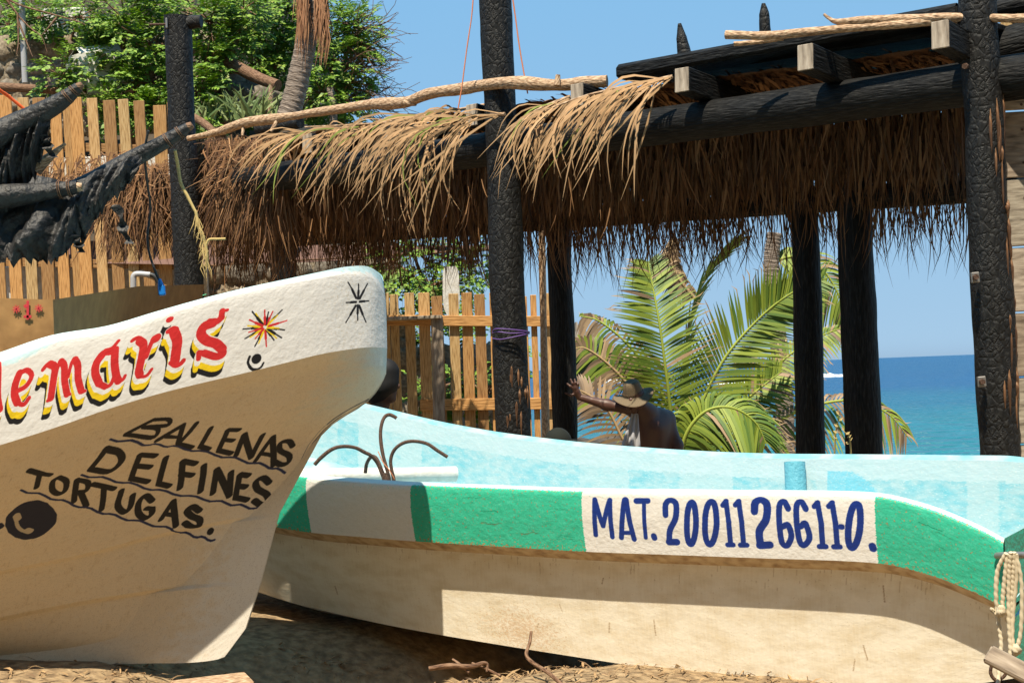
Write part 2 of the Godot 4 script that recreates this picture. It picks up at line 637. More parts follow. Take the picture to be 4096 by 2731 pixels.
	mat("white_paint", lin(0.78, 0.77, 0.74), 0.6, noise_tex(256, 0.02, [[0.0, Color(0.86, 0.84, 0.8)], [1.0, W]], FastNoiseLite.TYPE_SIMPLEX_SMOOTH, 4, 45), Vector3(2, 2, 2), lumps, 0.2, true)
	var sky_paint := noise_tex(512, 0.01, [[0.0, lin(0.1, 0.38, 0.48)], [0.38, lin(0.2, 0.45, 0.51)], [0.55, lin(0.33, 0.51, 0.55)], [0.8, lin(0.42, 0.56, 0.58)], [1.0, lin(0.52, 0.59, 0.59)]], FastNoiseLite.TYPE_SIMPLEX_SMOOTH, 5, 47)
	mat("sky_paint", W, 0.5, sky_paint, Vector3(0.9, 0.9, 0.9), lumps, 0.4, true)
	mat("turquoise_paint", lin(0.17, 0.48, 0.58), 0.5, noise_tex(256, 0.02, [[0.0, Color(0.82, 0.9, 0.93)], [1.0, W]], FastNoiseLite.TYPE_SIMPLEX_SMOOTH, 4, 49), Vector3(2, 2, 2), lumps, 0.5, true)
	mat("green_paint", lin(0.03, 0.46, 0.28), 0.5, noise_tex(256, 0.02, [[0.0, Color(0.8, 0.88, 0.85)], [1.0, W]], FastNoiseLite.TYPE_SIMPLEX_SMOOTH, 4, 51), Vector3(2, 2, 2), lumps, 0.5, true)
	mat("cream_paint", lin(0.66, 0.58, 0.42), 0.55, null, Vector3.ONE, lumps, 0.2)
	mat("skin", lin(0.085, 0.036, 0.024), 0.5)
	mat("dark_skin", lin(0.1, 0.05, 0.035), 0.6)
	mat("hair", lin(0.006, 0.005, 0.005), 0.7)
	var weave := noise_tex(128, 0.12, [[0.0, lin(0.07, 0.05, 0.03)], [0.5, lin(0.16, 0.12, 0.07)], [1.0, lin(0.24, 0.185, 0.115)]], FastNoiseLite.TYPE_SIMPLEX_SMOOTH, 2, 53)
	mat("straw", W, 0.8, weave, Vector3(9, 9, 9), weave, 0.3, true)
	mat("hat_band", lin(0.1, 0.06, 0.03), 0.8)
	mat("cloth_grey", lin(0.4, 0.4, 0.42), 0.9)
	mat("cloth_navy", lin(0.03, 0.035, 0.06), 0.9)
	mat("cloth_dark_green", lin(0.006, 0.009, 0.006), 0.9)
	mat("awning", lin(0.2, 0.11, 0.085), 0.9, noise_tex(128, 0.1, [[0.0, Color(0.8, 0.8, 0.8)], [1.0, W]], FastNoiseLite.TYPE_SIMPLEX_SMOOTH, 3, 55), Vector3(3, 3, 3), null, 0, true)

# ---------------------------------------------------------------- ground, sea, hill
func ground_height(x: float, z: float) -> float:
	var h := 0.05 - 0.045 * clampf(x, -3.0, 2.5)
	# the sand has been scooped out under the right-hand boat
	var along := Vector2(x - 0.6, z + 8.75).dot(Vector2(0.515, 0.857))
	h -= 0.28 * exp(-pow((along + 0.45) / 0.55, 2)) * smoothstep(-2.4, -1.2, x)
	if z < -12.0:
		var k := smoothstep(12.0, 28.0, -z) * smoothstep(-3.5, 2.0, x + (-z - 14.0) * 0.1)
		h = lerpf(h, -3.4, k)
	h += 0.03 * nz2.get_noise_2d(x * 40.0, z * 40.0) + 0.012 * nz.get_noise_2d(x * 90.0, z * 90.0)
	return h

func make_ground() -> void:
	var xs := []
	var zs := []
	for k in 27:
		xs.append(-70.0 + k * 2.5)
	for k in 170:
		xs.append(-4.2 + k * 0.05)
	for k in 27:
		xs.append(4.6 + pow(k / 27.0, 1.5) * 75.0)
	for k in 12:
		zs.append(14.0 - k * 1.5)
	for k in 130:
		zs.append(-4.5 - k * 0.05)
	for k in 40:
		zs.append(-11.1 - k * 0.75)
	xs.sort()
	zs.sort()
	var g := Geo.new()
	for z in zs:
		for x in xs:
			g.v.append(Vector3(x, ground_height(x, z), z))
	var w := xs.size()
	for r in zs.size() - 1:
		for k in w - 1:
			var a := r * w + k
			g.i.append_array(PackedInt32Array([a, a + 1, a + w, a + 1, a + w + 1, a + w]))
	var gr := MeshInstance3D.new()
	gr.name = "ground"
	gr.mesh = g.mesh(Vector3.ZERO)
	gr.material_override = M.sand
	add_child(gr)
	tag(gr, "sandy beach ground strewn with dry litter under the boats", "", "", "structure")
	# the sea: shallow water over pale sand is teal, deep water is blue
	g = Geo.new()
	var zz := [-22.0, -30.0, -40.0, -50.0, -58.0, -66.0, -74.0, -82.0, -92.0, -104.0, -118.0, -134.0, -155.0, -180.0, -215.0, -260.0, -330.0, -450.0, -700.0, -1200.0, -2500.0, -7000.0]
	var cols := 60
	for z in zz:
		for k in cols + 1:
			var half: float = maxf(-z * 0.9, 90.0)
			var x: float = -half + 2.0 * half * k / cols
			g.v.append(Vector3(x, -2.6, z))
			var depth := smoothstep(60.0, 210.0, -z + 34.0 * nz.get_noise_2d(x * 0.4, z * 0.5))
			var c := Color(0.014, 0.165, 0.2).lerp(Color(0.006, 0.075, 0.19), depth)
			g.c.append(c * (1.0 + 0.12 * nz.get_noise_2d(x * 1.2 + 50.0, z * 2.0)))
	w = cols + 1
	for r in zz.size() - 1:
		for k in cols:
			var a := r * w + k
			g.i.append_array(PackedInt32Array([a, a + w, a + 1, a + 1, a + w, a + w + 1]))
	var waves := noise_tex(1024, 0.012, [], FastNoiseLite.TYPE_SIMPLEX_SMOOTH, 5, 61)
	var m := mat("sea", Color.WHITE, 0.28, null, Vector3(0.022, 0.022, 0.03), waves, 160.0, true)
	m.vertex_color_use_as_albedo = true
	m.metallic_specular = 0.3
	var sea := MeshInstance3D.new()
	sea.name = "sea"
	sea.mesh = g.mesh(Vector3.ZERO)
	sea.material_override = m
	add_child(sea)
	tag(sea, "blue and teal sea behind the shelter", "", "", "structure")
	# breaking water and foam
	mat("foam", lin(0.8, 0.83, 0.84), 0.9, null, Vector3.ONE, waves, 3.0, true)
	for f in [[Vector3(19.426, -2.510, -415.153), 10.0, 7, 4.5, "white surf breaking at the foot of the sea rock"], [Vector3(71.906, -2.575, -360.145), 7.0, 5, 1.6, "thin white breaking wave line out on the sea"], [Vector3(46.086, -2.639, -310.137), 6.0, 4, 1.2, "faint white wave crest behind the palm leaves"]]:
		var fg := Geo.new()
		for k in 170:
			var p: Vector3 = f[0]
			var u := rnd(-1, 1)
			var c := Vector3(p.x + u * f[1], -2.62, p.z + rnd(-6, 6))
			ball(fg, c, Vector3(rnd(0.4, 1.6), rnd(0.1, 1.0) * f[3] * (1.0 - 0.8 * absf(u)) * (0.6 + 0.8 * nz.get_noise_1d(u * 60.0)), rnd(0.4, 1.6)), 4, 0.6, 4.0)
		solo("sea_foam", fg, M.foam, f[4], "foam", "", "stuff")

func make_skylight_blocker() -> void:
	# unseen wall added behind the viewpoint to keep low skylight off the shaded hulls
	var g := Geo.new()
	box(g, Transform3D(Basis(), Vector3(0, 6.4, 3.6)), Vector3(60, 12.8, 1.0), 0.05)
	var o := MeshInstance3D.new()
	o.name = "skylight_blocker"
	o.mesh = g.mesh(Vector3.ZERO)
	o.material_override = mat("blocker_tan", lin(0.3, 0.22, 0.14), 0.9)
	add_child(o)
	tag(o, "added unseen tan wall behind the viewpoint that blocks skylight", "", "", "structure")

func hill_height(x: float, z: float) -> float:
	var d := -z
	var k := smoothstep(19.2, 20.0, d)
	var rise := 2.4 * k + maxf(d - 19.8, 0.0) * 0.95
	var fall := 1.0 - smoothstep(-4.2, 0.2, x + (d - 20.0) * 0.12)
	return rise * fall - 0.6 * (1.0 - k) + 0.25 * nz.get_noise_2d(x * 12.0, z * 12.0) + 0.8 * k * fall

func make_hill() -> void:
	var g := Geo.new()
	var w := 90
	var h := 50
	for r in h + 1:
		for k in w + 1:
			var z := -18.9 - pow(float(r) / h, 1.4) * 16.0
			var x := -16.0 + 18.5 * k / w
			g.v.append(Vector3(x, hill_height(x, z), z))
	for r in h:
		for k in w:
			var a := r * (w + 1) + k
			g.i.append_array(PackedInt32Array([a, a + w + 1, a + 1, a + 1, a + w + 1, a + w + 2]))
	var o := MeshInstance3D.new()
	o.name = "hillside"
	o.mesh = g.mesh(Vector3.ZERO)
	o.material_override = M.earth
	add_child(o)
	tag(o, "steep dark earth hillside under the trees", "", "", "structure")

# ---------------------------------------------------------------- the burnt shelter
func log_post(label: String, a: Vector3, b: Vector3, r: float, m: Material, group: String) -> Node3D:
	# a runs down through b to just under the sand
	var d := (b - a).normalized()
	var foot := a + d * ((a.y + 0.25) / -d.y)
	var t := thing("charred_post", label, "post", foot, group)
	var g := Geo.new()
	var n := maxi(int(a.distance_to(foot) / 0.035), 8)
	var pts := line(foot, a, n)
	for k in pts.size():
		pts[k] += Vector3(nz2.get_noise_2d(k * 1.2, r * 3000.0), 0, 0) * 0.02
	tube(g, pts, [r * 1.04, r * 1.0, r * 1.02, r * 0.95, r * 0.93], 30, r * 0.075, 1.2)
	part("shaft", g, m, t)
	return t

func make_shelter() -> void:
	var grp := "charred posts of the burnt shelter"
	var post_right := log_post("square charred post with two bolts in front of grey board wall", Vector3(3.263, 4.189, -10.453), Vector3(3.304, 0.892, -10.515), 0.135, M.char, grp)
	for k in 26:
		var u := rnd(0.3, 0.96)
		var c: Vector3 = Vector3(3.263, 4.189, -10.453).lerp(Vector3(3.304, 0.892, -10.515), u)
		var an := rnd(-0.2, 1.35) if k % 3 else rnd(0.9, 1.4)
		var at := c + Vector3(sin(an), 0, cos(an)) * 0.133
		var sg := Geo.new()
		var hl := rnd(0.05, 0.2)
		tube(sg, spline([at + Vector3(0.003, hl, 0), at + Vector3(rnd(-0.006, 0.006), 0, 0), at + Vector3(0.001, -hl, 0)], 10), [0.001, rnd(0.008, 0.02), 0.01, 0.001], 7, 0.004, 3.0)
		part("bare_wood_patch", sg, M.scorched, post_right)
	for b in [[Vector3(3.135, 2.112, -10.352), 0.03], [Vector3(3.153, 1.410, -10.365), 0.03]]:
		var g := Geo.new()
		box(g, Transform3D(Basis(Vector3(0, 0, 1), 0.06), b[0]), Vector3(0.055, 0.07, 0.03), 0.004)
		var plate := part("washer_plate", g, M.steel, post_right)
		g = Geo.new()
		tube(g, [b[0] + Vector3(-0.006, 0, 0.01), b[0] + Vector3(-0.012, 0, 0.07)], 0.019, 6)
		part("bolt", g, M.rust, plate)
	var gb := Geo.new()
	tube(gb, [Vector3(3.129, 3.536, -10.325), Vector3(3.099, 3.525, -10.265)], 0.02, 6)
	part("bolt", gb, M.rust, post_right)
	var post_mid := log_post("tall black charred post in the middle with purple cord round it", Vector3(-0.032, 4.957, -12.938), Vector3(-0.008, 1.034, -13.013), 0.146, M.char, grp)
	for k in 16:
		var c: Vector3 = Vector3(-0.032, 4.957, -12.938).lerp(Vector3(-0.008, 1.034, -13.013), rnd(0.86, 1.02))
		var an := rnd(-1.0, 1.3)
		var at := c + Vector3(sin(an), 0, cos(an)) * 0.143
		var sg := Geo.new()
		var hl := rnd(0.04, 0.14)
		tube(sg, spline([at + Vector3(0.003, hl, 0), at, at + Vector3(0.001, -hl, 0)], 10), [0.001, rnd(0.008, 0.018), 0.01, 0.001], 7, 0.004, 3.0)
		part("bare_wood_patch", sg, M.scorched, post_mid)
	var pl := log_post("black charred post at left with burnt side stub on top", Vector3(-3.209, 5.243, -15.233), Vector3(-3.184, 2.416, -15.287), 0.143, M.char, grp)
	gb = Geo.new()
	tube(gb, [Vector3(-3.108, 5.174, -15.215), Vector3(-3.036, 5.178, -15.205), Vector3(-2.965, 5.177, -15.195)], [0.07, 0.066, 0.06], 14, 0.008, 2.0)
	part("side_stub", gb, M.char, pl)
	gb = Geo.new()
	tube(gb, [Vector3(-3.299, 5.146, -15.135), Vector3(-3.466, 5.152, -15.135)], 0.011, 8)
	var rod := part("rusty_rod", gb, M.rust, pl)
	gb = Geo.new()
	box(gb, Transform3D(Basis(), Vector3(-3.290, 5.150, -15.135)), Vector3(0.02, 0.1, 0.09), 0.004)
	part("washer_plate", gb, M.steel, rod)
	log_post("dark back post that the man in the straw hat leans on", Vector3(0.472, 3.091, -14.324), Vector3(0.468, 0.896, -14.366), 0.118, M.char_long, grp)
	log_post("thinner of the two back posts in front of the sea", Vector3(2.464, 3.030, -12.725), Vector3(2.444, 0.827, -12.767), 0.123, M.char_long, grp)
	log_post("thicker of the two back posts in front of the sea", Vector3(2.798, 3.011, -12.375), Vector3(2.816, 0.832, -12.417), 0.148, M.char_long, grp)
	log_post("short visible back post behind the hanging thatch at left", Vector3(-2.678, 3.592, -17.965), Vector3(-2.652, 2.775, -17.981), 0.155, M.char_long, grp)

	# long front beam, behind the posts
	var D := Vector3(-0.786, 0, -0.619)
	var A := Vector3(0.619, 0, -0.786)
	var g := Geo.new()
	var b0: Vector3 = Vector3(3.181, 3.477, -10.716) - D * 1.6
	var b1: Vector3 = Vector3(0.002, 3.519, -13.166)
	var run := b1 - Vector3(3.181, 3.477, -10.716)
	var b2: Vector3 = b1 + run.normalized() * 3.3
	var pts := spline([b0, Vector3(3.181, 3.477, -10.716), b1, b2 + Vector3(0, 0.02, 0)], 150)
	tube(g, pts, [0.165, 0.17, 0.16, 0.15], 26, 0.012, 0.8, 0.92)
	solo("charred_beam", g, M.char_long, "long black charred log beam across the front of the shelter", "beam", "charred beams of the shelter")
	g = Geo.new()
	var r0: Vector3 = Vector3(3.562, 2.856, -11.778)
	var r1: Vector3 = Vector3(0.587, 3.002, -14.326)
	pts = line(r0 - (r1 - r0).normalized() * 0.4, r1 + (r1 - r0).normalized() * 4.6, 120)
	tube(g, pts, 0.1, 16, 0.008, 0.8)
	solo("charred_beam", g, M.char_long, "thin dark rear beam carrying the lower edge of thatch", "beam", "charred beams of the shelter")
	g = Geo.new()
	tube(g, line(Vector3(3.528, 3.748, -10.961), Vector3(3.997, 3.820, -10.660), 40), 0.16, 20, 0.012, 0.8)
	solo("charred_beam", g, M.char_long, "charred beam stub right of the square post above grey boards", "beam", "charred beams of the shelter")
	g = Geo.new()
	tube(g, line(Vector3(3.555, 4.052, -10.955), Vector3(4.038, 4.091, -10.655), 40), 0.07, 16, 0.008, 0.8)
	solo("charred_beam", g, M.char_long, "upper thin charred beam in the top right corner", "beam", "charred beams of the shelter")

	# rafters with pale sawn ends
	var ends := [[Vector3(1.358, 3.758, -11.631), "rafter with pale sawn end under the tip of charred plank"], [Vector3(2.144, 3.738, -10.831), "middle rafter with pale sawn end over the front beam"], [Vector3(2.904, 3.717, -10.132), "rafter with grey sawn end next to square post"], [Vector3(0.590, 3.791, -12.301), "short rafter end poking from the fan of dry palm leaves"], [Vector3(-0.275, 3.776, -12.981), "rafter end just left of the middle charred post"], [Vector3(-1.056, 3.789, -13.681), "rafter end with black side among dry leaves"], [Vector3(-1.864, 3.805, -14.431), "leftmost rafter end half hidden by the thatch"]]
	for e in ends:
		var a: Vector3 = e[0]
		var b: Vector3 = a + A * 1.75 + Vector3(0, -0.12, 0)
		var t := thing("rafter", e[1], "rafter", a, "rafters of the shelter")
		g = Geo.new()
		var xf := beam_between(a + (b - a).normalized() * 0.012, b, Vector3.UP)
		box(g, xf, Vector3(0.125, (b - a).length(), 0.19), 0.008)
		part("body", g, M.char_long, t)
		g = Geo.new()
		xf = beam_between(a, a + (b - a).normalized() * 0.02, Vector3.UP)
		box(g, xf, Vector3(0.12, 0.02, 0.185), 0.004)
		part("sawn_end", g, M.grey_board0, t)

	# charred planks on the rafters, stubs, poles
	g = Geo.new()
	var k0: Vector3 = Vector3(1.015, 3.990, -12.557)
	var k1: Vector3 = Vector3(3.290, 3.984, -10.757)
	box(g, beam_between(k0, k1, A.cross(D)), Vector3(0.34, k0.distance_to(k1), 0.12), 0.03)
	solo("charred_plank", g, M.char_long, "long charred plank lying on the rafters with pointed left end", "plank")
	g = Geo.new()
	k0 = Vector3(1.250, 3.985, -12.707) + A * 0.42
	k1 = Vector3(3.500, 3.886, -10.708) + A * 0.42
	box(g, beam_between(k0, k1, Vector3.UP), Vector3(1.0, k0.distance_to(k1), 0.05), 0.01)
	solo("charred_plank", g, M.char_long, "wide black charred board bridging the rafters under the plank", "plank")
	for s in [[Vector3(1.461, 3.962, -12.157), Vector3(1.422, 4.302, -12.151), 0.055, "burnt pointed stub standing on left part of charred plank"], [Vector3(2.013, 4.088, -11.655), Vector3(2.008, 4.320, -11.650), 0.048, "burnt pointed stub sticking up behind the pale poles"]]:
		g = Geo.new()
		tube(g, line(s[0], s[1], 26), [s[2], s[2] * 0.95, s[2] * 0.8, s[2] * 0.3], 14, 0.012, 3.0)
		solo("burnt_stub", g, M.char, s[3], "burnt stub", "burnt stubs on the roof")
	var poles := [
		[[Vector3(1.656, 4.007, -11.256), Vector3(1.924, 3.958, -11.107), Vector3(2.179, 3.941, -10.957), Vector3(2.500, 3.938, -10.857), Vector3(2.818, 3.909, -10.658), Vector3(3.123, 3.885, -10.458)], [0.034, 0.033, 0.03, 0.03], "pale debarked pole lying along the top of charred plank"],
		[[Vector3(1.719, 3.948, -11.307), Vector3(1.885, 3.947, -11.257), Vector3(2.068, 3.955, -11.207)], [0.02, 0.016], "short thin stick under the left end of pale pole"],
		[[Vector3(2.318, 4.064, -10.955), Vector3(2.353, 4.027, -10.936), Vector3(2.405, 3.996, -10.906), Vector3(2.583, 3.979, -10.807), Vector3(2.850, 3.941, -10.657), Vector3(3.094, 3.898, -10.458), Vector3(3.430, 3.845, -10.309), Vector3(3.612, 3.810, -10.160)], [0.012, 0.016, 0.03, 0.034, 0.03, 0.034], "pale forked branch resting above the pole near the square post"]]
	for p in poles:
		g = Geo.new()
		tube(g, spline(p[0], 50), p[1], 12, 0.006, 2.0)
		solo("wooden_pole", g, M.pale_branch, p[2], "pole", "pale poles on the roof")
	var br := thing("long_branch", "long knobbly pale branch lying across the thatch past middle post", "branch", Vector3(-3.084, 3.980, -14.957))
	g = Geo.new()
	tube(g, spline([Vector3(-3.084, 3.980, -14.957), Vector3(-2.756, 4.000, -14.757), Vector3(-2.468, 4.041, -14.556), Vector3(-2.107, 4.040, -14.356), Vector3(-1.661, 4.039, -14.056), Vector3(-1.194, 4.033, -13.756), Vector3(-0.862, 3.988, -13.457), Vector3(-0.640, 4.017, -13.256), Vector3(-0.350, 4.014, -13.056), Vector3(-0.051, 3.999, -12.797), Vector3(0.111, 3.974, -12.657), Vector3(0.482, 3.911, -12.508), Vector3(0.658, 3.917, -12.458), Vector3(0.849, 3.914, -12.408)], 160), [0.022, 0.04, 0.045, 0.047, 0.05, 0.046, 0.05, 0.055, 0.05, 0.05], 16, 0.022, 1.3)
	part("stem", g, M.pale_branch, br)
	for q in [[Vector3(-2.107, 4.040, -14.356), Vector3(-2.177, 3.913, -14.309), 0.022], [Vector3(-0.859, 3.976, -13.407), Vector3(-0.761, 3.956, -13.358), 0.03], [Vector3(0.445, 3.903, -12.458), Vector3(0.455, 3.988, -12.457), 0.03], [Vector3(-2.468, 4.029, -14.556), Vector3(-2.480, 3.914, -14.509), 0.018], [Vector3(0.675, 3.916, -12.458), Vector3(0.701, 3.954, -12.437), 0.024]]:
		g = Geo.new()
		tube(g, line(q[0], q[1], 6), [q[2], q[2] * 0.7], 10, 0.006, 3.0)
		part("knot", g, M.pale_branch, br)
	g = Geo.new()
	tube(g, line(Vector3(-2.369, 4.031, -14.856), Vector3(-1.918, 4.009, -14.457), 20), [0.075, 0.06, 0.05], 16, 0.01, 1.6)
	solo("charred_log", g, M.char, "short round charred log end under the pale branch", "log")
	make_thatch(D, A)

func tan_tone() -> Color:
	# dry palm leaf: tan to weathered brown, the same for every blade on the shelter
	return Color(0.22, 0.1, 0.038).lerp(Color(0.4, 0.22, 0.1), rng.randf()).lerp(Color(0.055, 0.024, 0.011), pow(rng.randf(), 0.9))

func make_thatch(D: Vector3, A: Vector3) -> void:
	var roof := thing("hanging_thatch", "dark sagging palm thatch roof hanging under and behind the front beam", "thatch", Vector3(1.936, 2.802, -12.779))
	# a nearly level roof layer from the front beam to the rear row, and a thick curtain of thatch hanging at the rear
	var f0: Vector3 = Vector3(3.359, 3.605, -10.684) + Vector3(0, 0.12, 0)
	var f1: Vector3 = Vector3(-3.351, 3.886, -16.159) + Vector3(0, 0.12, 0)
	var e0: Vector3 = Vector3(3.612, 2.808, -11.729)
	var e1: Vector3 = Vector3(-3.317, 3.148, -17.024)
	var g := Geo.new()
	var nu := 150
	var nv := 26
	var net := []
	for r in nv + 1:
		for k in nu + 1:
			var u := float(k) / nu
			var back := e0.lerp(e1, u) + A * 0.15
			var fore := f0.lerp(f1, u)
			back.y = fore.y - 0.1
			var p := fore.lerp(back, r / float(nv))
			net.append(p + Vector3(0, 0.05 + 0.03 * nz.get_noise_2d(k * 9.0, r * 14.0), 0))
	for r in nv:
		for k in nu:
			if rng.randf() < 0.035:
				continue
			var a := r * (nu + 1) + k
			g.quad(net[a], net[a + 1], net[a + nu + 2], net[a + nu + 1])
			for j in 4:
				g.c.append(Color(0.17, 0.08, 0.033))
	part("sun_blocking_mat", g, M.thatch, roof)  # solid sheet added in the roof to block sun from the thatch below
	g = Geo.new()
	for k in 4200:
		var u := rng.randf()
		var p: Vector3 = net[int(rng.randf() * (nv - 4)) * (nu + 1) + int(u * nu)] + Vector3(0, rnd(-0.06, 0.05), 0)
		var d := (A + D * rnd(-0.5, 0.5) + Vector3(0, rnd(-0.2, 0.1), 0)).normalized()
		var l := rnd(0.35, 0.8)
		ribbon(g, [p, p + d * l * 0.5, p + d * l + Vector3(0, rnd(-0.12, 0.0), 0)], rnd(0.02, 0.045), Vector3(rnd(-0.4, 0.4), 1, rnd(-0.4, 0.4)), tan_tone())
	var lay := part("thatch_layer", g, M.thatch, roof)
	tag(lay, "", "", "", "stuff")
	# the curtain, in overlapping rows
	g = Geo.new()
	for k in 9000:
		var u := rng.randf()
		var low := e0.lerp(e1, u)
		var l := rnd(0.3, 0.62)
		var p := Vector3(low.x, minf(low.y + l + rnd(-0.12, 0.4), f0.lerp(f1, u).y), low.z) - A * rnd(-0.25, 0.3)
		var d := (Vector3(rnd(-0.2, 0.2), -1, rnd(-0.1, 0.1)) + D * rnd(-0.25, 0.25)).normalized()
		ribbon(g, [p, p + d * l * 0.5 + A * rnd(-0.03, 0.03), p + d * l], rnd(0.012, 0.03), Vector3(rnd(-0.7, 0.7), 0, 1), tan_tone())
	var cur := part("thatch_curtain", g, M.thatch, roof)
	tag(cur, "", "", "", "stuff")
	# loose blades dangling at the lower edge and here and there inside
	g = Geo.new()
	for k in 5600:
		var u := rng.randf()
		var low := e0.lerp(e1, u)
		var edge := k < 4700
		var clump := nz.get_noise_1d(u * 900.0)
		if edge and rng.randf() > 0.5 + clump * 1.2:
			continue
		var p := low + Vector3(0, rnd(-0.06, 0.12), 0) + A * rnd(-0.15, 0.2)
		if not edge:
			p += Vector3(0, rnd(0.1, 0.7), 0) - A * rnd(0.0, 0.6)
		var l := rnd(0.14, 0.56) * (1.0 + 0.9 * clump) if edge else rnd(0.15, 0.45)
		var d := Vector3(rnd(-0.22, 0.22), -1, rnd(-0.2, 0.2)).normalized()
		var bend := Vector3(rnd(-0.2, 0.2), 0, rnd(-0.08, 0.08)) * l
		ribbon(g, [p, p + d * l * 0.35 + bend * 0.2, p + d * l * 0.7 + bend * 0.6, p + d * l + bend * 1.4], rnd(0.006, 0.014), Vector3(rnd(-1, 1), 0.1, rnd(0.2, 1)), tan_tone())
	var fr := part("hanging_fringe", g, M.thatch, roof)
	tag(fr, "", "", "", "stuff")

	# thatch bundles hanging in front of the beam at the left
	var bundles := [[Vector3(-3.417, 3.739, -15.712), Vector3(-4.057, 3.680, -15.763), 0.62, 900, "sunlit thatch bundle hanging left of the left charred post"], [Vector3(-2.163, 3.831, -14.960), Vector3(-3.090, 3.936, -15.608), 0.8, 1350, "sunlit thatch bundle hanging right of the left charred post"], [Vector3(-3.714, 3.882, -15.759), Vector3(-4.867, 3.812, -15.861), 0.3, 420, "strip of thatch lying along the roof edge under black tarp"]]
	for b in bundles:
		var t := thing("thatch_bundle", b[4], "thatch", b[1], "thatch bundles at the roof edge")
		g = Geo.new()
		for k in b[3]:
			var u := rng.randf()
			var p: Vector3 = (b[0] as Vector3).lerp(b[1], u) + Vector3(0, rnd(-0.3, 0.14), rnd(-0.25, 0.12))
			var l: float = b[2] * rnd(0.5, 1.15)
			var out := Vector3(rnd(-0.5, 0.3), rnd(-0.3, 0.1), rnd(0.0, 0.22))
			var d := Vector3(rnd(-0.5, 0.35), -1, rnd(-0.08, 0.24)).normalized()
			if rng.randf() < 0.22:
				# unruly blades that stick out or lie across
				d = (d + Vector3(rnd(-0.9, 0.9), rnd(0, 0.9), rnd(0, 0.5))).normalized()
				l *= 0.6
			ribbon(g, [p, p + out * 0.16 + Vector3(0, 0.02, 0), p + out * 0.28 + d * l * 0.3, p + out * 0.34 + d * l * 0.66, p + out * 0.36 + d * l + Vector3(rnd(-0.06, 0.06), 0, 0)], rnd(0.008, 0.02), Vector3(rnd(-0.6, 0.6), 0.3, 1), tan_tone())
		var bl := part("blades", g, M.thatch, t)
		tag(bl, "", "", "", "stuff")

	# dry palm leaves thrown over the beam: a rib and its leaflets sweeping down and to the left
	var leaves := [
		[[Vector3(0.012, 3.719, -12.662), Vector3(-0.243, 3.732, -12.812), Vector3(-0.579, 3.706, -12.962), Vector3(-0.964, 3.697, -13.162)], 1.35, 58, "dry palm leaf draped left of the middle charred post"],
		[[Vector3(-0.552, 3.840, -13.260), Vector3(-0.822, 3.844, -13.360), Vector3(-1.183, 3.825, -13.560), Vector3(-1.555, 3.793, -13.761)], 1.3, 58, "dry palm leaf hanging between the rafter ends left of middle"],
		[[Vector3(-1.132, 3.851, -13.860), Vector3(-1.417, 3.870, -13.959), Vector3(-1.754, 3.874, -14.109), Vector3(-2.017, 3.859, -14.260)], 1.1, 46, "dry palm leaf at left end of the draped leaves"],
		[[Vector3(1.318, 3.827, -11.860), Vector3(1.004, 3.790, -11.961), Vector3(0.635, 3.742, -12.111), Vector3(0.255, 3.643, -12.263)], 1.2, 72, "fan of pale dry palm leaf draped right of middle post"],
		[[Vector3(0.543, 3.790, -12.361), Vector3(0.295, 3.709, -12.412), Vector3(0.115, 3.600, -12.464), Vector3(-0.033, 3.454, -12.517)], 0.95, 24, "small dry palm leaf falling over the middle charred post"],
		[[Vector3(-0.134, 3.890, -13.159), Vector3(-0.592, 3.850, -13.310), Vector3(-1.060, 3.816, -13.460), Vector3(-1.813, 3.885, -13.959)], 0.5, 46, "thin dry palm leaf lying flat along the roof edge"]]
	for e in leaves:
		var rib := spline(e[0], 24)
		var t := thing("dry_palm_leaf", e[3], "palm leaf", e[0][0], "dry palm leaves over the front beam")
		g = Geo.new()
		tube(g, rib, [0.016, 0.012, 0.006], 7)
		part("rib", g, M.pale_branch, t)
		g = Geo.new()
		var tuft := 0.0
		var lean := Vector3.ZERO
		for k in e[2]:
			# leaflets come away in tufts that splay apart
			if k % 6 == 0:
				tuft = rng.randf()
				lean = Vector3(rnd(-0.35, 0.35), rnd(-0.25, 0.2), rnd(-0.1, 0.2))
			var u := clampf(tuft + rnd(-0.05, 0.05), 0, 0.99)
			var p: Vector3 = rib[int(u * 23.0)]
			var tan_: Vector3 = ((rib[int(u * 23.0) + 1] as Vector3) - p).normalized()
			var l: float = e[1] * rnd(0.55, 1.1) * (1.0 - 0.25 * u)
			var o := Vector3(rnd(-0.05, 0.05), rnd(-0.02, 0.05), rnd(0.02, 0.16))
			var d1 := (tan_ * rnd(0.4, 1.0) + Vector3(rnd(-0.1, 0.25), rnd(-0.7, -0.1), rnd(0.1, 0.35)) + lean).normalized()
			var d2 := (Vector3(rnd(-0.6, 0.35), -1, rnd(-0.1, 0.2)) + tan_ * rnd(0.0, 0.6) + lean * 0.8).normalized()
			var c := tan_tone()
			c = c.lerp(Color(0.58, 0.37, 0.19), 0.6)
			if rng.randf() < 0.05:
				c = Color(0.2, 0.25, 0.05)
			var p1 := p + o + d1 * l * 0.34
			var p2 := p1 + d1.lerp(d2, 0.5).normalized() * l * 0.28
			var p3 := p2 + d2 * l * 0.28
			ribbon(g, spline([p, p1, p2, p3], 8), rnd(0.01, 0.022), Vector3(rnd(-0.5, 0.5), rnd(0, 0.6), 1), c, 0.2)
		var bl := part("leaflets", g, M.thatch, t)
		tag(bl, "", "", "", "stuff")

